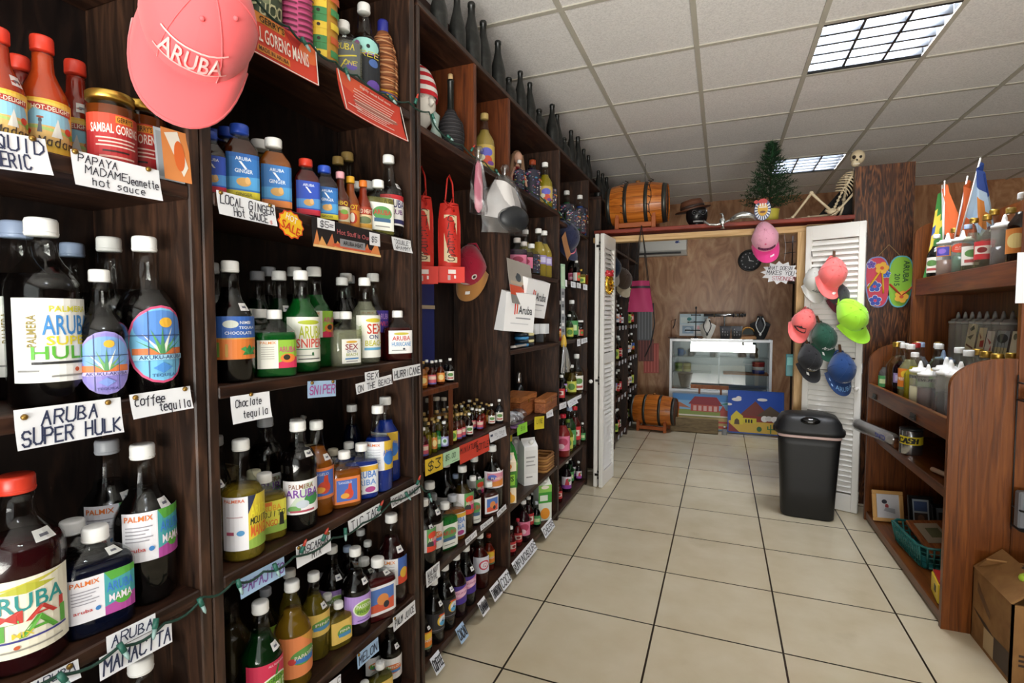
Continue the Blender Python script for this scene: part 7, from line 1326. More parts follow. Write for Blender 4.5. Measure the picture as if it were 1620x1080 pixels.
# red CHEERS bags
RB = mat('c8281c', .6)
def cheer(lab, y, x, z0, z1, w, text):
    t = thing('gift_bag', lab, 'bag', (x, y, z0), (0, 0, face_cam(x, y, 12)), 'red bottle gift bags')
    h = z1 - z0; mb = MB(); mb.grid(lambda u, v: (w * (u - .5) * (1 - .25 * max(0, v - .8) * 4), -.03 * sin(pi * u) - .004 * sin(9 * v + 5 * u), v * h), 10, 14, RB); mb.grid(lambda u, v: (w * (.5 - u) * (1 - .25 * max(0, v - .8) * 4), .012 * sin(pi * u), v * h), 6, 8, RB); mb.obj('bag_body', t)
    pm = MB(); art(pm, [('r', .22, .02, .80, .92, 'e0c9a2')] + [('h', ch, .36, .80 - .15 * i, .28, .11, '4a1f1a', .035) for i, ch in enumerate(text)], lambda u, v, d: (w * (u - .5), -.03 * sin(pi * u) - .004 * sin(9 * (.3 + v * .6) + 5 * u) - .0006 - .0003 * d, h * (.24 + v * .66)), [i / 10 for i in range(11)], asp=.34); pm.obj('printed_panel', t)
    fl = MB(); art(fl, [('r', -.1, 0, 1.1, .2, 'd0352a'), ('r', .36, .11, .70, .16, 'e6d8d4'), ('r', .34, .03, .46, .09, 'c2a8a8'), ('r', .62, .05, .70, .09, 'f0e6e4')], lambda u, v, d: (w * (u - .5), -.035 - .0004 * d, h * v)); fl.obj('tag', t)
    rb2 = MB(); rb2.tube([(-w * .2, 0, h * .97), (-.01, -.01, h + .10), (.0, -.004, h + .12), (.012, -.01, h + .08), (w * .2, 0, h * .96)], .008, RB, 6, flat=.4)
    for k in range(5): a = k * 1.3; rb2.tube([(0, -.02, h * .97), (.03 * cos(a), -.03, h * .97 + .03 * sin(a)), (.01 * cos(a + 1), -.025, h * .95)], .006, RB, 6, flat=.4)
    rb2.obj('ribbon', t)
cheer('red gift bag with CHEERS in upright letters, front one', 1.94, -1.07, 1.50, 1.83, .095, 'CHEERS')
cheer('red gift bag behind the front CHEERS bag by the upright', 1.82, -1.13, 1.49, 1.84, .095, 'CHEERS')
mb = MB(); bl = mat('14226a', .6); mb.box((0, 0, .12), (.012, .22, .42), bl, bev=.004); o = mb.obj('blue_folder', loc=(-1.22, 1.95, 1.24)); tag(o, 'dark blue board standing behind the red gift bags', 'board'); MB().box((.008, 0, .16), (.004, .21, .016), mat('b9a890', .5)).obj('strip', o)
# little riser with its row of miniatures
t = thing('wooden_riser', 'small reddish wooden riser holding a row of miniatures', 'stand', (-1.08, 1.76, .825))
MB().box((0, 0, .248), (.13, .31, .022), W_RED, bev=.003).obj('top_board', t)
for y in (-.14, .12):
    for x in (-.05, .045): MB().box((x, y, .119), (.014, .014, .236), W_RED).obj('leg', t)
# clear bags hanging from the top board
def film_bag(lab, x, y, z0, z1, w, inside, nm='hanging_bag'):
    t = thing(nm, lab, 'bag', (x, y, z1), (0, 0, face_cam(x, y, 30))); h = z1 - z0
    mb = MB(); mb.grid(lambda u, v: ((u - .5) * w * (1 - .75 * v ** 3) + .004 * sin(17 * v), -.045 * sin(pi * u) * (1 - v) ** .5 - .006 * sin(11 * u + 7 * v), -h * (1 - v)), 14, 16, G_BAG); mb.grid(lambda u, v: ((.5 - u) * w * (1 - .75 * v ** 3), .03 * sin(pi * u) * (1 - v) ** .5, -h * (1 - v)), 10, 12, G_BAG); mb.obj('film', t)
    inside(t, h, w)
    kn_ = MB(); kn_.lathe([(.006, -.02), (.012, 0), (.022, .03), (.016, .045)], G_BAG, 10); kn_.obj('knot', t); return t
def in_pink(t, h, w): MB().lathe([(.004, -h * .98), (.018, -h * .9), (.021, -h * .5), (.014, -h * .15), (.005, -h * .05)], mat('e88aa0', .6), 14, 1, .6).obj('pink_item', t)
film_bag('narrow clear bag with something pink hanging from the top compartment', -.955, 1.985, 1.79, 2.02, .085, in_pink)
def in_white(t, h, w):
    mb = MB(); mb.grid(lambda u, v: ((u - .5) * w * .86 * (1 - .5 * v ** 2), -.030 * sin(pi * u) + .006 * sin(7 * u + 3 * v), -h * .72 + h * .62 * v - .03 * u), 10, 8, mat('d6d3d2', .7)); mb.obj('white_cloth', t)
    MB().ball((.035, -.020, -h * .74), (.085, .036, .062), mat('1b1e22', .45), 16, 10).obj('dark_cap', t)
film_bag('large clear bag with white and black clothing, hanging from top compartment', -.955, 2.27, 1.745, 2.02, .25, in_white)
# ------------------------------------------------------------------ fourth and fifth bays: odds and ends
# long-haired doll
t = thing('doll', 'small doll with long hair and red dress in the fourth bay top compartment', 'doll', (-1.10, 2.80, 2.031), (0, 0, face_cam(-1.1, 2.8, 30)))
mb = MB(); sk = mat('d8a890', .6); mb.tube([(0, 0, .0), (0, 0, .10), (0, 0, .18), (0, 0, .20)], [.03, .026, .014, .009], sk, 12); mb.ball((0, -.004, .232), (.026, .028, .034), sk); mb.tube([(-.018, 0, .175), (-.045, -.01, .12), (-.05, -.02, .07)], [.009, .008, .006], sk, 8); mb.tube([(.018, 0, .175), (.045, -.01, .12), (.05, -.02, .07)], [.009, .008, .006], sk, 8); mb.obj('body', t)
MB().lathe([(.055, 0), (.05, .03), (.03, .10), (.024, .14), (.016, .18)], mat('8a1a22', .7), 16).obj('dress', t)
mb = MB(); hm = mat('8a6a50', .7); mb.ball((0, .008, .242), (.031, .03, .034), hm)
for k in range(9): a = -.2 + k * .45; mb.tube([(.028 * cos(a), .028 * sin(a) + .006, .25), (.04 * cos(a), .036 * sin(a) + .012, .17), (.044 * cos(a), .04 * sin(a) + .014, .09)], [.010, .013, .006], hm, 6)
mb.obj('hair', t)
# travel calendar on the divider and two white hanging bags
cal = [('r', 0, 0, 1, .2, '8f8d8a'), ('r', 0, .2, 1, .42, 'd8502c'), ('r', 0, .42, 1, 1, 'a8a29a'), ('r', .06, .7, .95, .95, '56666c'), ('r', .05, .45, .95, .62, 'bfae98'), ('e', .62, .42, .12, .06, '7a4a3c'), ('e', .4, .62, .12, .1, '3a444a')]
mb, _ = sheet(.26, .22, 'e8e4de', cal, .01); o = mb.obj('calendar'); o.matrix_world = frame_of((-.962, 2.31, 1.64), (.10, 1, -.06), (-.10, 0, 1)); tag(o, 'grey and orange travel picture hanging at the start of the fourth bay', 'poster')
def hang_box(lab, loc, rz, ry, w, h, d):
    t = thing('carrier_bag', lab, 'bag', loc, (R(ry), R(4), rz), 'white printed bags'); wm = mat('e9e9ea', .5)
    mb = MB(); mb.prism([(-d / 2, 0), (d / 2, 0), (d / 2 * .9, h), (-d / 2 * .2, h * 1.04)], w, wm, Matrix(((0, 0, 1, -w / 2), (-1, 0, 0, 0), (0, 1, 0, 0), (0, 0, 0, 1)))); mb.obj('bag_body', t)
    pm = MB(); art(pm, [('r', .30, .44, .34, .74, 'c8322c'), ('r', .37, .46, .41, .72, 'd8542c'), ('t', 'Aruba', .43, .46, .46, .22, '2a2a30'), ('r', .36, .34, .86, .37, '8a8a90'), ('r', .2, .2, .8, .22, 'c2c4c8')], lambda u, v, dd: (-w / 2 + u * w, -d / 2 * (1 - .1 * v) - .0006 - .0003 * dd, v * h)); pm.obj('print', t)
hang_box('white bag printed with a small red logo, upper of two hanging together', (-.945, 2.56, 1.36), R(78), 10, .22, .19, .07)
hang_box('white bag printed with a small red logo, lower of two hanging together', (-.962, 2.40, 1.285), R(64), 4, .20, .19, .07)
for k, (y, c1, c2) in enumerate(((2.70, '3f8ac0', '16222c'), (2.79, '20262a', 'd8cf9a'))):
    t = thing('ribbon_reel', ['blue and black striped tin under the white bags', 'black and cream striped tin under the white bags'][k], 'tin', (-1.035, y, 1.188)); mb = MB()
    for q in range(4): mb.lathe([(.036, .004 + .019 * q), (.040, .006 + .019 * q), (.040, .018 + .019 * q), (.036, .020 + .019 * q)], mat([c1, c2][q % 2], .4), 22)
    mb.obj('tin_body', t)
for k, (y, x) in enumerate(((2.93, -1.06), (3.03, -1.03))):
    t = thing('boxed_glass', ['clear drinking glass in an open box, left', 'clear drinking glass in an open box, right'][k] + ', by the striped tins', 'glass', (x, y, 1.188)); MB().lathe([(.026, .004), (.034, .10), (.032, .10), (.024, .008)], G_CLEAR, 20).obj('tumbler', t)
    mb = MB(); mb.box((0, .0, .095), (.075, .07, .06), mat('dfe1e3', .5)); mb.obj('box_top', t); MB().box((.0, -.036, .04), (.05, .002, .05), mat('3a3c40', .5)).obj('print', t)
pl = MB().box((0, 0, 0), (.10, .20, .012), mat('b9b4ae', .5), bev=.003).obj('magazine', loc=(-1.04, 2.58, 1.196), rot=(0, R(-8), R(4))); tag(pl, 'pale magazine lying under the striped tins', 'magazine')
# fringe of silver spoons or straws hanging at the divider
t = thing('hanging_tassel', 'silver fringed tassel with yellow top hanging at the fourth divider', 'tassel', (-.95, 3.245, 1.19)); mb = MB(); random.seed(5)
for k in range(26):
    a = -1 + 2 * k / 25; mb.tube([(0, 0, 0), (.01, .05 * a, -.06), (.012 + .01 * random.random(), .115 * a, -.15 - .05 * random.random())], [.004, .005, .0035], mat(['c9cbce', '8d9094', '5f6266', 'd8d4cc'][k % 4], .3, .5), 5)
mb.obj('fringe', t); MB().lathe([(.016, -.03), (.02, -.01), (.014, .03), (.006, .05)], mat('c8a23c', .5), 12).obj('top', t)
# wooden boxes etc on the fourth shelf
def wbox(lab, loc, rz, d):
    t = thing('wooden_box', lab, 'box', loc, (0, 0, R(rz))); MB().box((0, 0, d[2] * .36), (d[0], d[1], d[2] * .72), W_BOX, bev=.002).obj('box_body', t); MB().box((0, 0, d[2] * .87), (d[0] * 1.01, d[1] * 1.01, d[2] * .26), wood('box_lid_wood' + str(int(loc[1] * 100)), '7a4420', 'a06030', 'b8753e', (9, 1, 9), .5), bev=.002).obj('lid', t)
    MB().box((d[0] / 2 + .002, 0, d[2] * .72), (.004, .016, .02), M_BRASS).obj('clasp', t)
wbox('reddish wooden box with lid, rear of two on the fourth bay shelf', (-1.13, 2.86, .776), 0, (.16, .28, .12))
wbox('reddish wooden box with lid, front of two on the fourth bay shelf', (-1.015, 3.08, .776), 4, (.07, .30, .085))
t = thing('cocktail_shaker', 'steel cocktail shaker behind the wooden boxes', 'shaker', (-1.18, 3.03, .776)); MB().lathe([(.028, 0), (.034, .01), (.036, .11), (.028, .14), (.014, .165)], mat('4a4b4e', .2, .9), 20).obj('body', t); MB().lathe([(.016, .165), (.017, .17), (.014, .225), (.008, .235), (0, .236)], mat('c2bdb8', .2, .9), 16).obj('cap', t)
mb, _ = sheet(.10, .21, '2a2a2c', [('r', .04, .03, .96, .97, '4a4a4c'), ('p', [(.4, .3), (.6, .3), (.56, .8), (.44, .8)], '17181a'), ('e', .5, .28, .22, .12, 'a8242c')], 0); o = mb.obj('poster'); o.matrix_world = frame_of((-1.27, 2.62, 1.04), (.1, 1, 0), (-.08, 0, 1)); tag(o, 'dark upright picture of a red drink at the back of the fourth bay', 'poster')
pb = MB()
for k in range(7): pb.ball((.03 * (k % 2), .032 * k - .1, .028 + .012 * (k % 3)), (.05, .045, .03), G_BAG if k % 2 else mat('b9bbc0', .4), 10, 6)
o = pb.obj('plastic_packets', loc=(-1.05, 2.55, .776)); tag(o, 'heap of crumpled clear plastic packets beside the wooden boxes', 'packets', kind='stuff')
pk2 = MB().box((0, 0, 0), (.06, .16, .01), mat('6a4a72', .5), bev=.002).obj('packet', loc=(-1.015, 2.55, .782), rot=(0, 0, R(5))); tag(pk2, 'flat purple packet at the front of the fourth bay shelf', 'packet')
# cartons
def carton(lab, x, y, z, w, d, h, rot, faces, gable=True):
    t = thing('drink_carton', lab, 'carton', (x, y, z), (0, 0, face_cam(x, y, rot)))
    mb = MB(); m = mat(faces[0], .45); P = [(-d / 2, 0), (d / 2, 0), (d / 2, h * .84), (0, h * .96) if gable else (d / 2, h), (-d / 2, h * .84)] if gable else [(-d / 2, 0), (d / 2, 0), (d / 2, h), (-d / 2, h)]
    mb.prism(P, w, m, Matrix(((0, 0, 1, -w / 2), (1, 0, 0, 0), (0, 1, 0, 0), (0, 0, 0, 1)))); 
    if gable: mb.box((0, 0, h * .97), (w, .004, h * .06), m)
    mb.obj('carton_body', t); pm = MB(); art(pm, faces[1], lambda u, v, dd: (-w / 2 + u * w, -d / 2 - .0004 - .0003 * dd, v * h * .84)); art(pm, faces[2] if len(faces) > 2 else faces[1], lambda u, v, dd: (w / 2 + .0004 + .0003 * dd, -d / 2 + u * d, v * h * .84)); pm.obj('print', t)
    if gable: MB().lathe([(.014, -.004), (.014, .016), (0, .017)], mat('e8e6e0', .4), 12).obj('cap', t, loc=(w * .1, -d * .26, h * .91), rot=(R(50), 0, 0))
    return t
oj = [('r', 0, .38, 1, .78, '3f7a2c'), ('r', .1, .44, .9, .7, '8fc83c'), ('t', 'JUS', .16, .50, .68, .16, '1e3a1a'), ('e', .4, .2, .3, .12, 'e8952c'), ('e', .7, .12, .22, .1, 'f0b03c'), ('e', .4, .9, .3, .08, 'e8852c')]
carton('orange juice carton with green band at the start of the carton shelf', -1.045, 2.50, .376, .085, .075, .26, 20, ('ecdcc0', oj))
carton('second orange juice carton half behind the first', -1.15, 2.52, .376, .085, .075, .25, 20, ('ecdcc0', oj))
t = thing('soda_bottle', 'large green plastic bottle with yellow cap on the carton shelf', 'bottle', (-1.10, 2.68, .376)); MB().lathe([(.04, 0), (.046, .02), (.044, .12), (.046, .19), (.030, .245), (.014, .27), (.013, .285)], mat('2f8a34', .25), 22).obj('body', t); MB().lathe([(.016, .28), (.016, .315), (0, .316)], mat('d8c22c', .4), 14).obj('cap', t); MB().lathe([(.0455, .07), (.0465, .09), (.0465, .14), (.0455, .16)], mat('6ab03c', .4), 22).obj('label', t)
mk = [('r', .08, .3, .92, .9, 'dcdcdc'), ('r', .14, .7, .8, .74, '9a9a9a'), ('r', .14, .6, .7, .63, '9a9a9a'), ('r', .14, .5, .8, .53, '9a9a9a'), ('r', .14, .2, .6, .23, '8a8a8a')]
mk2 = [('r', 0, .1, 1, .8, 'd8c9b8'), ('e', .5, .4, .4, .2, '8a4a2c'), ('e', .6, .2, .3, .12, 'a8643a')]
carton('tall white milk carton on the carton shelf', -1.045, 2.83, .376, .09, .08, .27, 28, ('e6e6e6', mk, mk2))
carton('white carton behind the tall milk carton', -1.16, 2.87, .376, .09, .08, .255, 28, ('dedede', mk, mk2))
gj = [('r', 0, .5, 1, .8, '3f9a34'), ('r', .1, .56, .7, .72, 'dfe8d8'), ('e', .5, .2, .36, .16, 'e8952c'), ('r', 0, .8, 1, 1, '8fc85a'), ('e', .5, .94, .3, .05, 'f0e8d8')]
carton('green and orange juice carton at floor level', -1.045, 3.10, .066, .09, .085, .27, 24, ('e0e6d8', gj))
t = thing('wicker_basket', 'small woven basket on the carton shelf', 'basket', (-1.06, 3.13, .376)); mb = MB()
for k in range(6): mb.tube([(.055 * cx_, .085 * cy_, .008 + .017 * k) for cx_, cy_ in ((1, .8), (.8, 1), (-.8, 1), (-1, .8), (-1, -.8), (-.8, -1), (.8, -1), (1, -.8), (1, .8))], .0095, mat(['a8783f', '8a5c2c'][k % 2], .8), 6)
mb.box((0, 0, .005), (.10, .16, .008), mat('7a5028', .8)); mb.obj('weave', t)
t = thing('wicker_basket', 'lighter woven basket farther along the carton shelf', 'basket', (-1.04, 3.20, .376)) if False else None
for k, (y, n_) in enumerate(((3.02, 'first'),)):
    pass
cnv = MB().box((0, 0, .055), (.10, .005, .11), W_BOX)
# tube, paper bag and hanging strips of the fifth bay
MB().lathe([(.03, 0), (.03, .34), (.024, .34), (.024, .01)], mat('b98870', .6), 18).obj('cardboard_tube', loc=(-1.13, 3.34, 1.986)); tag(D.objects['cardboard_tube'], 'tall pinkish cardboard tube in the fifth bay top compartment', 'tube')
mb, _ = sheet(.10, .17, 'a8764a', [], .01); o = mb.obj('paper_bag'); o.matrix_world = frame_of((-.975, 3.27, 1.87), (0, .8, .5), (0, -.3, 1)); tag(o, 'brown paper hanging under the navy cap', 'paper')
mb, _ = sheet(.05, .16, '9ab89a', [('r', .2, .1, .8, .9, 'b8ceb0')], .002); o = mb.obj('hanging_strip'); o.matrix_world = frame_of((-.978, 3.258, 1.70), (.3, .9, 0), (0, 0, 1)); tag(o, 'pale green strip hanging on the divider before the fifth bay', 'strip')
mb, _ = sheet(.045, .34, '8e9092', [('r', .2, .04 + .12 * k, .8, .10 + .12 * k, ['d8d8d6', '5a5c60'][k % 2]) for k in range(8)], .006); o = mb.obj('hanging_strip'); o.matrix_world = frame_of((-.974, 3.250, 1.54), (.3, .9, 0), (0, 0, 1)); tag(o, 'long grey mottled strip hanging on the divider below the green one', 'strip')
t = thing('sauce_tub', 'white and red tub on the third shelf of the fifth bay', 'tub', (-1.04, 3.37, 1.188)); MB().lathe([(.04, 0), (.05, .085), (.052, .09)], mat('b8282a', .4), 22).obj('tub', t); MB().lathe([(.0445, .03), (.0495, .075)], mat('e8a03c', .4), 22).obj('label', t); MB().lathe([(.054, .088), (.054, .10), (0, .101)], mat('e8e4de', .4), 22).obj('lid', t)
t = thing('red_flower_ornament', 'red spiky flower ornament behind the white and red tub', 'ornament', (-1.16, 3.42, 1.188)); mb = MB()
for k in range(12): a = k * .55; mb.tube([(0, 0, .05), (.04 * cos(a), .04 * sin(a), .12 + .01 * k), (.06 * cos(a + .5), .06 * sin(a + .5), .15 + .01 * k)], [.008, .014, .003], mat(['b8242c', 'd8443c'][k % 2], .5), 6)
mb.obj('petals', t); MB().lathe([(.03, 0), (.036, .06), (.03, .07)], mat('6a1a1c', .5), 14).obj('base', t)

# ------------------------------------------------------------------ gold mask on the left leaf
t = thing('gold_mask_ornament', 'gold mask ornament with red top hanging on the folded white door', 'ornament', (-.838, 4.115, 1.625), (0, 0, R(62))); gd = mat('d8ac3c', .22, .9)
mb = MB(); mb.ball((0, 0, 0), (.045, .026, .075), gd, 18, 12); mb.tube([(0, -.024, .03), (0, -.042, -.005), (0, -.03, -.012)], [.006, .011, .012], gd, 8)
for s_ in (-1, 1): mb.ball((s_ * .02, -.022, .022), (.012, .008, .006), mat('3a2a10', .4), 8, 5); mb.tube([(s_ * .006, -.028, .036), (s_ * .022, -.024, .042), (s_ * .036, -.014, .03)], .004, gd, 6)
mb.ball((0, -.022, -.036), (.018, .008, .007), mat('8a5a1c', .3), 8, 5)
for k in range(9): a = -pi * .9 + k * pi * .8 / 8; mb.tube([(.042 * cos(a), 0, .06 * sin(a)), (.062 * cos(a), -.006, .082 * sin(a)), (.058 * cos(a + .2), -.01, .098 * sin(a))], [.01, .008, .002], gd, 6)
mb.obj('mask', t); mb = MB(); mb.lathe([(.05, .05), (.052, .062), (.03, .092), (0, .098)], mat('b0242c', .4), 16, 1, .6); mb.ball((.03, -.01, .088), .014, mat('c8343a', .4)); mb.ball((-.03, -.01, .084), .014, mat('c8343a', .4)); mb.obj('red_crown', t)

# ------------------------------------------------------------------ things along the top of the doorway
ZT = 2.074
def barrel(name, lab, loc, Lg, r, rot=0, wires=False):
    t = thing(name, lab, 'barrel', loc, (0, 0, R(rot))); n = 26; cz = r * .98 + .055
    T = Matrix.Translation((0, 0, cz)) @ Matrix.Rotation(R(90), 4, 'Y')
    rr = lambda s: r * (1 - .17 * (2 * s) ** 2)
    mb = MB()
    for k in range(18):
        a0, a1 = 2 * pi * k / 18, 2 * pi * (k + 1) / 18 - .015
        for i in range(10):
            s0, s1 = -.5 + i / 10, -.5 + (i + 1) / 10
            P = []
            for s, a in ((s0, a0), (s0, (a0 + a1) / 2), (s0, a1), (s1, a1), (s1, (a0 + a1) / 2), (s1, a0)): P.append((rr(s) * cos(a), rr(s) * sin(a), s * Lg))
            mb.add(P, [(0, 1, 4, 5), (1, 2, 3, 4)], W_BARREL, True, T)
    mb.lathe([(0, -.5 * Lg + .02), (rr(.5) * .97, -.5 * Lg + .02)], W_BARREL, n, T=T); mb.lathe([(rr(.5) * .97, .5 * Lg - .02), (0, .5 * Lg - .02)], W_BARREL, n, T=T); mb.lathe([(rr(.48) * .985, -.48 * Lg), (rr(0) * .985, 0), (rr(.48) * .985, .48 * Lg)], mat('4a240c', .6), n, T=T)
    mb.obj('staves', t); hm = mat('4b4c48', .4, .75)
    for s, w in ((-.46, .075), (-.17, .06), (.17, .06), (.46, .075)):
        sA, sB = max(-.5, s - w / 2), min(.5, s + w / 2); MB().lathe([(rr(sA) * 1.004, sA * Lg), (rr(sA) * 1.016, sA * Lg), (rr(sB) * 1.016, sB * Lg), (rr(sB) * 1.004, sB * Lg)], hm, 32, T=T, ends=False).obj('hoop', t)
    MB().lathe([(.018, 0), (.02, .02), (0, .024)], mat('8a5a28', .6), 12).obj('bung', t, loc=(0, 0, cz + r * .985))
    st = MB(); wm = mat('a8551f', .45)
    for sx in (-1, 1):
        x = sx * Lg * .30; st.box((x, 0, .075), (.03, r * 1.5, .035), wm, bev=.003)
        for sy in (-1, 1): st.box((x, sy * r * .72, .055), (.035, .035, .11), wm, bev=.003); st.box((x, sy * r * .62, .115), (.03, .05, .06), wm, Matrix.Identity(4), bev=.003)
    for sy in (-1, 1): st.box((0, sy * r * .72, .045), (Lg * .66, .028, .04), wm, bev=.003)
    st.obj('stand', t); return t, cz
bt, bz = barrel('wooden_barrel', 'small varnished oak barrel on a stand above the doorway', (-.685, 4.56, ZT), .50, .185, 0)
wr = thing('string_lights', 'thin dark fairy-light wire looped over the barrel above the doorway', 'string lights', (-.685, 4.56, ZT))
for x, s in ((-.085, -.17), (.125, .17)):
    mb = MB(); P = [(x + .012 * sin(k * 1.7), -.19 * cos(a) * 1.02, bz + .19 * sin(a) * 1.02) for k, a in enumerate([pi / 2 - .3 * q for q in range(9)])]; mb.tube(P, .0028, mat('3a2414', .6), 6)
    for k in range(1, 8): mb.tube([P[k], (P[k][0] - .025, P[k][1] - .006, P[k][2] + .012)], .003, mat('2a1c14', .5), 5)
    mb.obj('wire', wr)
# black mask in a brown leather hat
t = thing('skull_mask', 'black mask wearing a brown leather hat above the doorway', 'mask', (-.205, 4.50, ZT), (0, 0, R(14))); km = mat('121214', .3); mb = MB()
mb.ball((0, 0, .10), (.085, .085, .095), km, 20, 12); mb.lathe([(.05, 0), (.055, .02), (.06, .06)], km, 16)
for s_ in (-1, 1): mb.tube([(s_ * .034 + .018 * cos(q), -.078 - .004 * abs(sin(q)), .11 + .018 * sin(q)) for q in [2 * pi * k / 10 for k in range(11)]], .005, mat('2c2c30', .2), 6); mb.ball((s_ * .034, -.074, .11), (.014, .012, .014), mat('050506', .5), 8, 5)
mb.tube([(0, -.082, .09), (-.01, -.086, .07), (.01, -.086, .07)], .006, km, 6); mb.obj('mask', t)
for k in range(7): pass
MB().grid(lambda u, v: (-.04 + .08 * u, -.082 + .012 * (2 * u - 1) ** 2, .035 + .012 * v), 8, 2, mat('8a8a88', .4)).obj('teeth', t)
hb = MB(); lm = mat('5a3420', .6); hb.lathe([(.135, .150), (.12, .152), (.088, .160), (.086, .20), (.075, .225), (.04, .232), (0, .230)], lm, 26, 1.05, .9, T=Matrix.Rotation(R(-12), 4, 'Y')); hb.lathe([(.089, .162), (.091, .166), (.090, .180), (.087, .182)], mat('2e1a12', .6), 26, 1.05, .9, T=Matrix.Rotation(R(-12), 4, 'Y')); hb.obj('hat', t)
# ornamental dagger
t = thing('ornate_dagger', 'ornate silver curved dagger fixed along the edge of the red board', 'dagger', (.03, 4.282, 2.078)); sv = mat('b4b5b3', .25, .85)
mb = MB(); P = [(.02, 0, .008), (.06, -.004, .030), (.10, -.004, .038), (.14, -.004, .036), (.175, -.003, .018), (.19, -.002, -.008)]; mb.tube(P, [.014, .022, .026, .024, .015, .003], sv, 10)
for k in range(14): u = k / 14; a = Vector(P[int(u * 4)]).lerp(Vector(P[int(u * 4) + 1]), u * 4 % 1); mb.ball((a.x, a.y - .010, a.z + .006 * (-1) ** k), (.006, .004, .006), mat('6a6b6c', .3, .8), 6, 4)
mb.obj('scabbard', t); hg = MB(); hg.tube([(.02, 0, .008), (-.03, -.002, -.012), (-.08, -.002, -.022), (-.13, 0, -.018), (-.165, 0, .002), (-.17, 0, .014)], [.009, .008, .009, .008, .010, .007], sv, 8); hg.obj('handle', t)
gg = MB(); gg.tube([(-.06, -.004, .055), (-.045, -.006, .058), (-.035, -.006, .03), (-.04, -.006, -.02), (-.03, -.006, -.055), (-.05, -.004, -.05)], [.005, .008, .009, .009, .008, .005], sv, 8); gg.ball((-.04, -.008, .0), (.022, .008, .028), sv, 12, 8); gg.obj('guard', t)
# round striped emblem
t = thing('round_emblem', 'oval plaque with blue and white rays around a yellow centre', 'plaque', (.264, 4.288, 2.145), (R(6), 0, 0)); T = Matrix.Rotation(R(90), 4, 'X'); mb = MB()
mb.prism([(.056 * cos(2 * pi * k / 30), .078 * sin(2 * pi * k / 30)) for k in range(30)], .012, mat('23306a', .4), T); rays = []
for k in range(14):
    a = -pi * 1.18 + k * pi * 1.36 / 13; rays.append(('p', [(.033 * cos(a - .09), .046 * sin(a - .09)), (.053 * cos(a - .07), .074 * sin(a - .07)), (.053 * cos(a + .07), .074 * sin(a + .07)), (.033 * cos(a + .09), .046 * sin(a + .09))], 'e8ecf0'))
art(mb, rays + [('e', 0, .004, .034, .048, 'd8a52c'), ('e', 0, .058, .03, .022, 'c23a3c'), ('e', -.044, .058, .014, .014, 'c23a3c'), ('r', -.026, .014, .026, .022, 'ece6da'), ('r', -.022, .026, -.012, .046, 'ece6da'), ('r', -.005, .026, .005, .046, 'ece6da'), ('r', .012, .026, .022, .046, 'ece6da'), ('e', 0, -.016, .02, .008, '6a3a14')], lambda u, v, d: tuple(T @ Vector((u, v, .0122 + .0004 * d)))); mb.obj('plaque', t)
MB().tube([(0, .02, .08), (0, .0, .075), (0, -.004, .06)], .003, M_DKMET, 6).obj('hook', t)
# little artificial tree in a yellow pot
t = thing('artificial_tree', 'little artificial green tree in a yellow pot above the doorway', 'tree', (.335, 4.58, ZT))
MB().lathe([(.05, 0), (.058, .01), (.066, .115), (.070, .12), (.064, .122), (.055, .05)], mat('c9bd4a', .45), 24).obj('pot', t)
MB().tube([(0, 0, .05), (0, 0, .60)], [.010, .003], mat('4a3524', .8), 7).obj('trunk', t)
fo = MB(); random.seed(11); gm1, gm2 = mat('1e3d24', .7), mat('2b5231', .7)
for lv in range(17):
    f = lv / 16; z = .135 + .47 * f; Rm = .185 * (1 - f) ** .9 + .02; nb_ = int(17 - 9 * f)
    for k in range(nb_):
        a = 2 * pi * k / nb_ + lv * .7 + random.uniform(-.15, .15); L_ = Rm * random.uniform(.8, 1.12); dz = .05 * (1 - f) + .03 * f + random.uniform(-.02, .02)
        d = Vector((cos(a), sin(a), dz / Rm)); b0 = Vector((0, 0, z)); m = gm1 if (k + lv) % 2 else gm2
        for q in range(8):
            p = b0 + d * (L_ * (.25 + .75 * q / 7)); s = .036
            for e in range(3):
                b2 = a + random.uniform(-1.5, 1.5); nv = Vector((cos(b2), sin(b2), random.uniform(-.3, .8))).normalized() * s; w = Vector((-sin(b2), cos(b2), 0)) * .0046
                fo.add([p - w, p + w, p + nv + w * .2, p + nv - w * .2], [(0, 1, 2, 3)], m)
fo.obj('foliage', t)
# reclining plastic skeleton with a black cape
t = thing('toy_skeleton', 'plastic toy skeleton with black cape reclining on the red board', 'skeleton', (.78, 4.50, ZT)); bn = mat('d8c6a4', .55); bd = mat('241a12', .8)
def S3(x, z, y=4.50): return (x - .78, y - 4.50, z - ZT)
mb = MB(); mb.ball(S3(.895, 2.515), (.047, .052, .052), bn, 18, 12); mb.ball(S3(.878, 2.470, 4.475), (.028, .030, .030), bn, 12, 8)
for dx in (-.022, .016): mb.ball((.895 - .78 + dx - .008, -.043, 2.508 - ZT), (.0125, .010, .0135), bd, 10, 6)
mb.ball((.886 - .78 - .004, -.050, 2.484 - ZT), (.006, .006, .009), bd, 8, 5)
for k in range(6): mb.box((.862 - .78 + .007 * k, -.0535 + .0012 * (k - 2.5) ** 2, 2.458 - ZT), (.0055, .004, .009), mat('efe6d0', .5))
mb.obj('skull', t)
sp = MB(); spine = [S3(.888, 2.45), S3(.868, 2.41), S3(.845, 2.36), S3(.815, 2.30), S3(.790, 2.24), S3(.770, 2.19), S3(.755, 2.15)]
for a, b in zip(spine, spine[1:]):
    for q in (0, .5): p = Vector(a).lerp(Vector(b), q); sp.ball(tuple(p), (.011, .011, .010), bn, 8, 6)
sp.tube(spine, .005, bn, 6); sp.obj('spine', t)
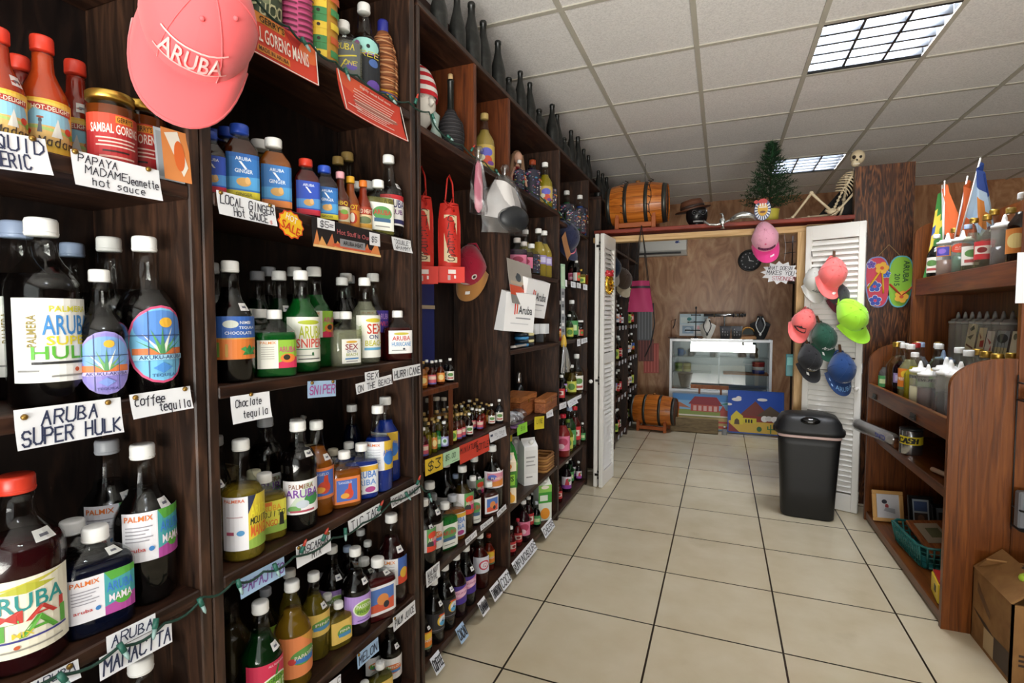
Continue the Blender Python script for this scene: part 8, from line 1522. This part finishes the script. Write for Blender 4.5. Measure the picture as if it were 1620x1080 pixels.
rb2 = MB(); ax0, ax1 = Vector(S3(.868, 2.40)), Vector(S3(.805, 2.275)); dr = (ax1 - ax0).normalized(); sd = Vector((dr.z, 0, -dr.x))
for k in range(8):
    c = ax0.lerp(ax1, k / 7); w = .036 + .022 * sin(pi * (k + 1) / 9); rb2.tube([tuple(c + sd * (w * cos(a)) + Vector((0, -.045 * (1 + .3 * sin(pi * k / 7)) * max(0, sin(a)) - .004, 0)) + dr * (.016 * abs(cos(a)))) for a in [pi * q / 12 for q in range(13)]], .0042, bn, 6)
rb2.tube([tuple(ax0 + Vector((0, -.052, 0)) + dr * .01), tuple(ax0.lerp(ax1, .7) + Vector((0, -.058, 0)))], [.008, .006], bn, 8); rb2.obj('ribcage', t)
def limb(nm, pts, rad):
    m_ = MB(); m_.tube(pts, rad, bn, 8)
    for p in (pts[0], pts[-1]): m_.ball(p, rad[0] * 1.5 if isinstance(rad, list) else rad * 1.5, bn, 8, 6)
    m_.obj(nm, t)
pe = MB(); pc_ = Vector(S3(.752, 2.135)); pe.tube([tuple(pc_ + Vector((-.05, -.01, .012))), tuple(pc_ + Vector((-.02, -.03, -.01))), tuple(pc_ + Vector((.02, -.03, 0))), tuple(pc_ + Vector((.045, -.008, .03)))], [.013, .018, .018, .012], bn, 8); pe.ball(tuple(pc_), (.03, .024, .028), bn, 10, 7); pe.obj('pelvis', t)
limb('upper_arm', [S3(.915, 2.40, 4.46), S3(.905, 2.33, 4.45), S3(.885, 2.27, 4.45)], [.010, .008, .010]); limb('forearm', [S3(.885, 2.27, 4.45), S3(.83, 2.20, 4.44), S3(.775, 2.135, 4.43)], [.009, .007, .009])
limb('upper_arm', [S3(.835, 2.385, 4.53), S3(.84, 2.30, 4.56), S3(.83, 2.23, 4.57)], [.010, .008, .010]); limb('forearm', [S3(.83, 2.23, 4.57), S3(.82, 2.16, 4.55), S3(.80, 2.10, 4.54)], [.009, .007, .009])
for bx, by in ((.775, 4.43), (.80, 4.54)):
    hm_ = MB()
    for k in range(5): hm_.tube([S3(bx, 2.13 if bx < .79 else 2.10, by), S3(bx - .022, 2.108 - .004 * k if bx < .79 else 2.088, by - .016 + .008 * k), S3(bx - .05 - .004 * (2 - abs(k - 2)), 2.092 if bx < .79 else 2.081, by - .024 + .012 * k)], [.007, .005, .0035], bn, 6)
    hm_.obj('hand', t)
limb('thigh', [S3(.735, 2.135, 4.47), S3(.665, 2.205, 4.46), S3(.600, 2.272, 4.45)], [.011, .009, .012]); limb('shin', [S3(.600, 2.272, 4.45), S3(.54, 2.185, 4.45), S3(.480, 2.100, 4.45)], [.010, .008, .009])
limb('thigh', [S3(.73, 2.115, 4.53), S3(.66, 2.112, 4.53), S3(.595, 2.106, 4.53)], [.011, .009, .012]); limb('shin', [S3(.595, 2.106, 4.53), S3(.52, 2.102, 4.53), S3(.44, 2.100, 4.53)], [.010, .008, .009])
for bx, by in ((.480, 4.45), (.44, 4.53)):
    fm = MB()
    for k in range(5): fm.tube([S3(bx, 2.098, by), S3(bx - .035, 2.090, by - .012 + .006 * k), S3(bx - .065, 2.084, by - .02 + .010 * k)], [.008, .006, .004], bn, 6)
    fm.obj('foot', t)
cp = MB(); ck = mat('0c0b0c', .8)
cp.grid(lambda u, v: S3(.925 - .27 * v * (1 - u) + .02 * u - .02 * v, 2.45 - .365 * v, 4.535 + .02 * sin(6 * u) + .05 * v), 12, 12, ck); cp.obj('cape', t)
# magenta bag hanging in the doorway
t = thing('tote_bag', 'magenta fabric bag on long black straps hanging from the lintel', 'bag', (-.615, 4.297, 2.085)); mg = mat('8f1f4d', .7); bk_ = mat('121012', .6)
mb = MB(); mb.grid(lambda u, v: ((u - .5) * (.205 - .07 * v), -.035 * sin(pi * u) - .006 * sin(9 * u + 3 * v), -.69 + .25 * v), 12, 8, mg); mb.grid(lambda u, v: ((.5 - u) * (.205 - .07 * v), .035 * sin(pi * u), -.69 + .25 * v), 10, 6, mg)
mb.grid(lambda u, v: ((u - .5) * .205, .07 * (v - .5) * sin(pi * u), -.69), 8, 2, mg); mb.obj('bag_body', t)
MB().grid(lambda u, v: ((u - .5) * (.155 - .01 * v), -.037 * sin(pi * u) - .004, -.50 + .018 * v), 10, 2, bk_).obj('zip', t)
sp_ = MB(); sp_.tube([(-.055, -.015, -.44), (-.022, -.005, -.15), (0, .0, .006), (.022, -.005, -.15), (.055, -.015, -.44)], .010, bk_, 6, flat=.3); sp_.tube([(-.035, .012, -.44), (-.012, .004, -.15), (0, .005, .004), (.034, .004, -.2), (.06, .012, -.44)], .010, bk_, 6, flat=.3); sp_.obj('strap', t)
MB().tube([(.10, .0, -.62), (.11, .02, -.80), (.08, .05, -.95), (.03, .08, -1.06)], .006, bk_, 6).obj('loose_strap', t)
t = thing('hanging_net', 'grey and red netted packets hanging on a cord behind the magenta bag', 'packets', (-.72, 5.25, 1.42))
MB().tube([(0, 0, -.02), (0, 0, 1.43)], .002, mat('2a2a2a', .6), 5).obj('cord', t)
for k, (x, z, c) in enumerate(((-.06, 0, '4a4d52'), (-.05, -.29, '4a1c1a'), (.0, -.33, '8a3a34'))):
    mb, _ = sheet(.15, .30 if k != 1 else .22, c, [('r', .1 + .2 * i, .04, .16 + .2 * i, .96, ['6a6e74', '6a3430', 'a8564e'][k]) for i in range(5)], .01); o = mb.obj('net', t, loc=(x, .02 * k, z)); o.rotation_euler = (R(90), 0, R(20))
# ------------------------------------------------------------------ the back room
t = thing('air_conditioner', 'white wall-mounted air conditioner high on the back wall', 'air conditioner', (-.84, 7.2, 2.16)); wm = mat('dcdcd8', .35); mb = MB()
mb.prism([(.10, 0), (-.02, .0), (-.10, .06), (-.11, .20), (-.09, .255), (.10, .255)], .80, wm, Matrix(((0, 0, 1, -.40), (1, 0, 0, 0), (0, 1, 0, 0), (0, 0, 0, 1)))); mb.obj('housing', t)
MB().box((-.02, -.072, .028), (.70, .05, .022), mat('1a1a1c', .4), Matrix.Rotation(R(0), 4, 'X')).obj('outlet', t)
lg = MB(); art(lg, [('e', -.01, .0, .022, .016, '2c3f8a'), ('p', [(-.03, -.012), (.03, -.012), (.03, -.006), (-.03, -.006)], '2c3f8a'), ('e', .01, .012, .010, .008, '6a86c0')], lambda u, v, d: (.29 + u, -.1125 - .0006 * d, .16 + v)); lg.obj('logo', t)
t = thing('wall_clock', 'round black wall clock with white hands on the plywood wall', 'clock', (.313, 7.285, 2.065), (R(90), 0, 0)); MB().lathe([(.112, 0), (.135, .002), (.138, .03), (.126, .04), (.114, .028), (.113, .012), (0, .012)], mat('0e0e10', .3), 40).obj('case', t)
fc_ = MB(); art(fc_, [('e', 0, 0, .114, .114, '26282b')] + [('e', .092 * cos(k * pi / 6), .092 * sin(k * pi / 6), .008, .008, 'b8babd') for k in range(12)], lambda u, v, d: (u, v, .020 + .0008 * d)); fc_.obj('dial', t)
hd = MB(); hd.prism([(-.005, -.012), (.005, -.012), (.003, .05), (-.003, .05)], .002, mat('f0f0f0', .4), Matrix.Translation((0, 0, .025)) @ Matrix.Rotation(R(-105), 4, 'Z')); hd.prism([(-.004, -.012), (.004, -.012), (.003, .062), (-.003, .062)], .002, mat('f0f0f0', .4), Matrix.Translation((0, 0, .028)) @ Matrix.Rotation(R(18), 4, 'Z')); hd.obj('hands', t)
# starburst note
star = []
for k in range(26): a = 2 * pi * k / 26; r = 1.0 if k % 2 else .74; star.append((cos(a) * .135 * r, sin(a) * .088 * r))
mb = MB(); T = Matrix.Rotation(R(90), 4, 'X'); mb.prism(star, .0012, mat('dfe0e4', .6), T)
art(mb, [('h', 'WHAT DOESN', -.085, .022, .16, .026, '3a3a46', .004), ('h', 'MAKES YOU', -.09, -.016, .18, .030, '3a3a46', .004), ('h', 'STRONGER', -.05, -.056, .15, .028, 'b05a6a', .004)], lambda u, v, d: tuple(T @ Vector((u, v, .0014 + .0003 * d))))
o = mb.obj('starburst_note', loc=(.40, 4.385, 1.685), rot=(0, R(4), R(-4))); tag(o, 'white starburst-shaped note with handwriting hanging in the doorway', 'sign'); MB().tube([(.02, .006, .09), (.02, .02, .19), (.0, .0, .294)], .0012, mat('c8c8c8', .5), 5).obj('thread', o)
# model ship on a bracket
t = thing('model_ship', 'dark wooden model ship in the upper right of the doorway', 'model ship', (.63, 5.6, 1.70)); sw_ = mat('2c1a12', .6)
mb = MB(); mb.prism([(-.10, .04), (-.08, -.0), (.09, .0), (.14, .06), (.06, .05), (.06, .10), (-.06, .12)], .07, sw_, Matrix(((1, 0, 0, 0), (0, 0, 1, -.035), (0, 1, 0, 0), (0, 0, 0, 1)))); mb.obj('hull', t)
mb = MB(); mb.tube([(-.02, 0, .1), (-.02, 0, .42)], .006, sw_, 6); mb.tube([(.07, 0, .1), (.07, 0, .36)], .005, sw_, 6)
for z in (.26, .36): mb.tube([(-.09, 0, z), (.06, 0, z + .01)], .004, sw_, 6)
mb.obj('masts', t)
sh = MB().box((.70, 5.6, 1.685), (.22, .20, .026), W_DARK).obj('wall_shelf'); tag(sh, 'small dark shelf carrying the model ship', 'shelf')
tq = MB().box((0, 0, 0), (.055, .02, .17), mat('2f7f86', .4), bev=.004).obj('packet', loc=(.490, 4.475, .985)); tag(tq, 'teal packet hanging beside the door jamb', 'packet'); MB().box((0, -.011, .03), (.04, .002, .06), mat('6fc0c0', .4)).obj('label', tq)
# barrel on the floor
barrel('wooden_barrel', 'oak barrel on a low stand on the back room floor', (-.735, 6.36, 0), .52, .185, -6)
# glass showcase
t = thing('display_case', 'white framed glass display case against the back wall', 'display case', (-.022, 6.95, 0)); W_, H0, H1, DP = 1.16, .42, 1.075, .34; al = mat('dcdedf', .35, .2)
mb = MB(); mb.box((0, 0, H0 / 2), (W_, DP, H0), mat('dcdcd8', .5)); mb.obj('plinth', t)
mb = MB()
for sx in (-1, 1):
    for sy in (-1, 1): mb.box((sx * (W_ / 2 - .014), sy * (DP / 2 - .014), (H0 + H1) / 2), (.028, .028, H1 - H0), al, bev=.002)
for z in (H0 + .014, H1 - .014):
    for sy in (-1, 1): mb.box((0, sy * (DP / 2 - .014), z), (W_, .030, .030), al, bev=.002)
    for sx in (-1, 1): mb.box((sx * (W_ / 2 - .014), 0, z), (.030, DP, .030), al, bev=.002)
mb.obj('frame', t)
GV = glass('showcase_glass', 'eef2f2', .13, .01)
mb = MB(); mb.box((-W_ / 4, -DP / 2 + .010, (H0 + H1) / 2), (W_ / 2 - .01, .004, H1 - H0 - .05), GV); mb.obj('sliding_door', t); mb = MB(); mb.box((W_ / 4, -DP / 2 + .016, (H0 + H1) / 2), (W_ / 2 - .01, .004, H1 - H0 - .05), GV); mb.obj('sliding_door', t)
mb = MB(); mb.box((0, DP / 2 - .012, (H0 + H1) / 2), (W_ - .05, .008, H1 - H0 - .05), mat('a3a8aa', .3, .45)); mb.obj('mirror_back', t)
MB().box((0, 0, H1 + .003), (W_, DP, .008), G_PANE).obj('glass_top', t); MB().box((0, .02, .85), (W_ - .06, .26, .008), G_PANE).obj('glass_shelf', t); MB().box((.30, .02, .655), (.50, .26, .016), W_BOX).obj('wooden_shelf', t); MB().box((-.32, .02, .655), (.46, .26, .008), G_PANE).obj('glass_shelf', t)
VX, VY = -.022, 6.95
def mug(lab, x, z, c, r=.036, h=.085):
    q = thing('mug', lab, 'mug', (x, VY - .02, z)); MB().lathe([(r * .9, 0), (r, .01), (r, h), (r * .88, h), (r * .85, .012)], mat(c, .3), 20).obj('cup', q); MB().tube([(r * .95, 0, h * .8), (r * 1.6, 0, h * .65), (r * 1.55, 0, h * .35), (r * .95, 0, h * .2)], .006, mat(c, .3), 8).obj('handle', q)
mug('blue and white mug on the top glass shelf, left', -.48, .855, '7a9ac8'); mug('grey mug beside the blue one in the showcase', -.36, .855, 'a8aeb2')
mug('small pale mug mid shelf of the showcase', -.10, .855, 'c8cccc', .03, .07)
for k, x in enumerate((.24, .37)):
    q = thing('figurine', ['left', 'right'][k] + ' dark seated figurine on the top shelf of the showcase', 'figurine', (x, VY, .855)); MB().lathe([(.045, 0), (.05, .02), (.035, .07), (.05, .10), (.02, .13)], mat(['6a5f5c', '3a3430'][k], .4), 14).obj('body', q); MB().ball((0, 0, .155), (.026, .026, .03), mat(['6a5f5c', '3a3430'][k], .4)).obj('head', q)
for k, (x, c) in enumerate(((-.50, '8fae5a'), (-.40, 'c8c88a'))):
    q = thing('tin', ['green', 'cream'][k] + ' round tin on the middle shelf of the showcase', 'tin', (x, VY - .02, .660)); MB().lathe([(.045, 0), (.046, .004), (.046, .10), (.044, .104), (0, .104)], mat(c, .4), 22).obj('tin_body', q); MB().lathe([(.0462, .03), (.0466, .032), (.0466, .07), (.0462, .072)], mat('5a7a3a' if k == 0 else 'a8a45a', .4), 22).obj('label', q)
q = thing('tin', 'red, white and blue round tin at right in the showcase', 'tin', (.42, VY - .03, .664)); mb = MB()
for z0, z1, c in ((0, .045, '2a4a9a'), (.045, .085, 'e8e4e0'), (.085, .125, 'b02a30')): mb.lathe([(.066, z0), (.068, z0 + .002), (.068, z1 - .002), (.066, z1)], mat(c, .4), 26)
mb.obj('tin_body', q); MB().lathe([(.070, .124), (.071, .126), (.070, .138), (0, .14)], mat('b8363a', .4), 26).obj('lid', q)
q = thing('flower_pot', 'black tapering pot at the lower left of the showcase', 'pot', (-.42, VY - .04, .46)); MB().lathe([(.05, 0), (.055, .01), (.09, .17), (.095, .175), (.085, .175)], mat('2a2826', .5), 22).obj('pot', q)
# on top of the showcase
ZV = 1.083
t = thing('cross_ornament', 'thin black wrought cross on the showcase', 'cross', (-.30, 6.84, ZV)); mb = MB(); cm = mat('17181c', .4); mb.lathe([(.03, 0), (.03, .008), (.006, .014)], cm, 14); mb.tube([(0, 0, .01), (0, 0, .37)], .0055, cm, 8)
for z, w in ((.10, .12), (.20, .09), (.29, .05)): mb.tube([(-w, 0, z), (w, 0, z)], .005, cm, 8); mb.ball((-w, 0, z), .009, cm, 8, 6); mb.ball((w, 0, z), .009, cm, 8, 6)
mb.ball((0, 0, .38), (.012, .012, .018), cm, 8, 6); mb.obj('cross', t)
mb, _ = sheet(.34, .28, 'c9cfd0', [('r', 0, .5, 1, 1, 'b4c6cc'), ('r', .04, .58, .4, .84, 'cdd9d6'), ('e', .34, .76, .08, .08, '3a7a7a'), ('r', .1, .1, .5, .45, '8fa6b8'), ('e', .3, .28, .12, .12, 'b9cad6'), ('r', .62, .3, .96, .46, 'd8a0a0'), ('r', .6, .1, .9, .22, 'e8e4e0'), ('r', .5, .62, .9, .66, '5a6a72')], 0); o = mb.obj('card_display'); o.matrix_world = frame_of((-.50, 6.96, 1.39), (1, 0, 0), (0, .08, 1)); tag(o, 'pale blue card display behind the black cross', 'card')
t = thing('jewellery_stand', 'small wooden stand with hanging trinkets, leftmost on the showcase', 'stand', (-.575, 6.86, ZV)); mb = MB(); mb.box((0, 0, .006), (.10, .08, .012), mat('4a2c1a', .6)); mb.tube([(-.02, 0, .01), (-.02, 0, .22), (.04, 0, .24)], .006, mat('6a3c1c', .6), 6); mb.obj('stand', t)
MB().tube([(.03, 0, .235), (.02, -.006, .17), (-.0, -.008, .12)], .007, mat('3a3436', .3, .6), 6).obj('trinket', t)
t = thing('bracelet_stand', 'silver T-shaped bracelet stand on the showcase', 'stand', (.03, 6.94, ZV)); st2 = mat('b4b6b8', .2, .9); mb = MB(); mb.lathe([(.06, 0), (.06, .01), (.012, .016), (.011, .27)], st2, 16); mb.tube([(-.24, 0, .29), (.24, 0, .29)], .021, st2, 14); mb.obj('stand', t)
for k, x in enumerate((-.12, .10, .13, .17, .20)): MB().lathe([(.024, -.006), (.027, -.003), (.027, .003), (.024, .006)], mat(['5a4a30', '2a2a2c', '8a7a5a'][k % 3], .3, .6), 18, T=Matrix.Translation((x, 0, .287)) @ Matrix.Rotation(R(90), 4, 'Y')).obj('bracelet', t)
def BW(v): return .08 + .125 * (v / .66) ** .8 if v < .66 else .205 - .145 * min(1, (v - .66) / .14) if v < .80 else .06
def bust(lab, x, c, nc, y=6.84, s=1):
    q = thing('necklace_bust', lab, 'bust', (x, y, ZV)); mb = MB()
    mb.grid(lambda u, v: ((u - .5) * s * BW(v), -.035 * sin(pi * u) + .05 * v * v - .01, .245 * s * v + .002), 14, 14, mat(c, .6)); mb.grid(lambda u, v: ((.5 - u) * s * BW(v), .03 + .05 * v * v, .245 * s * v + .002), 8, 10, mat(c, .6)); mb.obj('bust', q)
    MB().tube([(.045 * s * sin(a) * (1 - .35 * abs(cos(a))), -.052 + .03 * (1 - cos(a)) * .5, (.13 - .09 * cos(a)) * s + .03) for a in [-2.5 + 5 * k / 16 for k in range(17)]], .006, mat(nc, .3, .4), 6).obj('necklace', q); MB().ball((0, -.058, .055 * s), (.014, .006, .02), mat(nc, .3, .4), 8, 6).obj('pendant', q)
bust('white necklace bust with a dark necklace on the showcase', -.165, 'c9c5bc', '3a3c3a'); bust('black necklace bust with a white necklace, right end of showcase', .425, '121214', 'dcdcd8', s=1.12)
for k, x in enumerate((.04, .17)):
    q = thing('bracelet_cushion', ['left', 'right'][k] + ' black padded jewellery display with silver pins on the showcase', 'display', (x, 6.82, ZV)); mb = MB(); mb.grid(lambda u, v: ((u - .5) * (.10 + .03 * v), -.03 * sin(pi * v) - .01 + .03 * v, .155 * v + .002), 8, 10, mat('151416', .5)); mb.box((0, .02, .05), (.10, .03, .10), mat('151416', .5)); mb.obj('pad', q)
    pm = MB()
    for i in range(7): pm.ball(((i % 3 - 1) * .028, -.044 + .004 * (i // 3), .05 + .035 * (i // 3)), (.006, .003, .012), st2, 6, 4)
    pm.obj('pins', q)
t = thing('earring_arch', 'golden wooden arch stand on the showcase', 'stand', (.295, 6.83, ZV)); mb = MB(); gm_ = mat('b8862f', .4); mb.tube([(.075 * cos(a), 0, .055 + .085 * sin(a)) for a in [pi * k / 16 for k in range(17)]], .008, gm_, 8); mb.tube([(-.075, 0, .055), (-.08, 0, .02)], .008, gm_, 8); mb.tube([(.075, 0, .055), (.08, 0, .02)], .008, gm_, 8); mb.box((0, 0, .016), (.18, .05, .032), mat('9a6a38', .5), bev=.003); mb.obj('arch', t)
mb = MB(); mb.prism([(.062 * cos(a), .055 + .072 * sin(a)) for a in [pi * k / 16 for k in range(17)]] , .006, mat('1c241c', .5), Matrix(((1, 0, 0, 0), (0, 0, 1, 0), (0, 1, 0, 0), (0, 0, 0, 1)))); mb.obj('panel', t)
# paintings leaning against the showcase
def painting(lab, P, w, h, prims, edge):
    mb, _ = sheet(w, h, prims[0][5], prims, 0, .018, .5); o = mb.obj('painting'); mb2 = MB()
    fm_ = mat(edge, .5)
    for x0, y0, x1, y1 in ((0, -.012, w, 0), (0, -h, w, -h + .012), (0, -h, .012, 0), (w - .012, -h, w, 0)): mb2.box(((x0 + x1) / 2, (y0 + y1) / 2, -.008), (x1 - x0, y1 - y0, .022), fm_)
    o.matrix_world = frame_of(P, (1, 0, 0), (0, .20, 1)); tag(o, lab, 'painting'); mb2.obj('stretcher_edge', o)
p1 = [('r', 0, 0, 1, 1, '7fb0d4'), ('r', 0, .8, 1, 1, '4a86c0'), ('p', [(0, .62), (.12, .74), (.3, .58)], 'b06a4a'), ('r', 0, 0, 1, .54, '8a9a4a'), ('r', 0, .0, 1, .34, 'c2a86a'), ('p', [(.30, .50), (.74, .50), (.74, .72), (.30, .72)], 'b8483c'), ('p', [(.26, .70), (.80, .68), (.70, .92), (.36, .92)], '8a2430'), ('p', [(.80, .70), (.86, .52), (.74, .50)], 'a8403a')] + [('r', .34 + .08 * k, .52, .39 + .08 * k, .66, 'd8a8a0') for k in range(5)] + [('r', .04, .50, .12, .66, 'c8564a'), ('r', .055, .54, .1, .64, 'e0d4c8'), ('e', .93, .66, .06, .16, '6a8a90'), ('p', [(.74, .72), (.96, .82), (.94, .74)], '3f9a7a'), ('r', .76, .40, .98, .56, 'b04a40'), ('r', .0, .36, 1, .40, 'e6dcc8'), ('r', .7, .06, 1, .12, 'b8483c'), ('r', .7, .2, 1, .25, 'b8483c')]
painting('painting of a red-roofed pink house, leaning left below the showcase', (-.545, 6.59, .428), .72, .42, p1, '6a86a8')
p2 = [('r', 0, 0, 1, 1, '1f4fb0'), ('p', [(.20, .40), (.5, .76), (.78, .40)], '7a3a30'), ('p', [(.5, .40), (.76, .66), (1, .46), (1, .36)], '5a4a3a'), ('p', [(0, .20), (.3, .42), (1, .40), (1, .18)], '8a2f2a'), ('r', 0, 0, 1, .28, 'd8b44a'), ('p', [(0, .0), (.24, .0), (.0, .26)], '8a2f2a'), ('p', [(.06, .20), (.28, .20), (.28, .40), (.16, .52), (.06, .38)], 'e0cc3c'), ('p', [(.12, .20), (.22, .20), (.21, .30), (.17, .34), (.13, .30)], '5a4636'), ('r', .28, .24, .52, .36, 'd8c83c')] + [('r', .32 + .05 * k, .25, .35 + .05 * k, .33, '2c2420') for k in range(3)] + [('e', .66, .36, .06, .07, 'ece8e4'), ('e', .74, .37, .07, .06, 'd8d4d0'), ('e', .84, .36, .07, .07, 'ece8e4'), ('e', .16, .78, .09, .04, 'ece8e4'), ('e', .2, .82, .05, .04, 'ece8e4'), ('e', .62, .80, .09, .035, 'ece8e4'), ('e', .02, .66, .06, .03, 'ece8e4'), ('e', .57, .12, .045, .06, '3a6a44'), ('r', .76, .03, .78, .24, '3a7a4a'), ('r', .72, .12, .82, .14, '3a7a4a'), ('r', .71, .12, .73, .2, '3a7a4a'), ('r', .81, .12, .83, .18, '3a7a4a')]
painting('painting of brown hills and yellow house under blue sky, leaning right', (.082, 6.54, .50), .585, .49, p2, '1f4fa8')
pk3 = MB().box((0, 0, .085), (.53, .05, .165), W_OLD, bev=.006).obj('wooden_plank', loc=(-.28, 6.36, 0), rot=(R(-6), 0, 0)); tag(pk3, 'rough weathered plank on edge in front of the pink house painting', 'plank')
t = thing('wooden_rack', 'low brown wooden rail on two posts behind the pink house painting', 'rack', (-.125, 6.70, 0)); mb = MB(); mb.box((0, 0, .50), (.43, .04, .045), W_BOX); mb.obj('rail', t)
for x in (-.115, .13): MB().box((x, .0, .24), (.022, .022, .48), W_BOX).obj('post', t)
t = bottle('flask', .05, 6.36, .001, .10, 'b9b9c0', 'f2f2ef', None, 0, 'tiny white-capped bottle on the floor between the paintings', op=.5)
# bottles and tags in the back-room shelving (seen small and dim)
random.seed(21); ORD = 'first second third fourth fifth sixth seventh eighth'.split(); kq = 0
lv_n = ['top', 'second', 'third', 'fourth', 'lowest']
for bi, (ya, yb_) in enumerate(((4.62, 5.16), (5.34, 5.90), (6.06, 6.66))):
    for li, z in enumerate((1.6, 1.25, .88, .5, .1)):
        nb_ = 4 if li else 3
        for k in range(nb_):
            y = ya + (yb_ - ya) * (k + .5) / nb_ + random.uniform(-.02, .02); x = -1.05 - random.uniform(0, .03)
            d_ = random.choice(['mini6', 'whitelbl', 'mix', 'mini5', 'redlbl']); h_ = random.uniform(.20, .285); lq = random.choice([('0a0606'), '2a1408', '3a2c0c', '140a0a'])
            bottle('tall', x, y, z + .0005, h_, lq, 'f2f2ef', d_, random.uniform(0, 40), f'{ORD[k]} white-capped bottle on the {lv_n[li]} board, {ORD[bi]} bay of the back room', 'bottles in the back room shelving')
        for k in range(3):
            y = ya + (yb_ - ya) * (k + .5) / 3; o = MB().box((0, 0, 0), (.0015, .07, .045), mat('cfd1d6', .6)).obj('price_tag', loc=(-.986, y, z - .014)); tag(o, f'{ORD[k]} white price tag under the {lv_n[li]} board, {ORD[bi]} bay of the back room', 'sign', 'price tags in the back room')
for k, (y, l) in enumerate(((4.70, .26), (4.88, .28), (5.06, .29), (5.5, .27), (5.75, .28))):
    bottle('wine', -1.06, y, 2.413, l, None, None, None, 0, f'dusty dark wine bottle on top of the back shelving, {ORD[k]} from the front', 'dark bottles on top of the shelving')
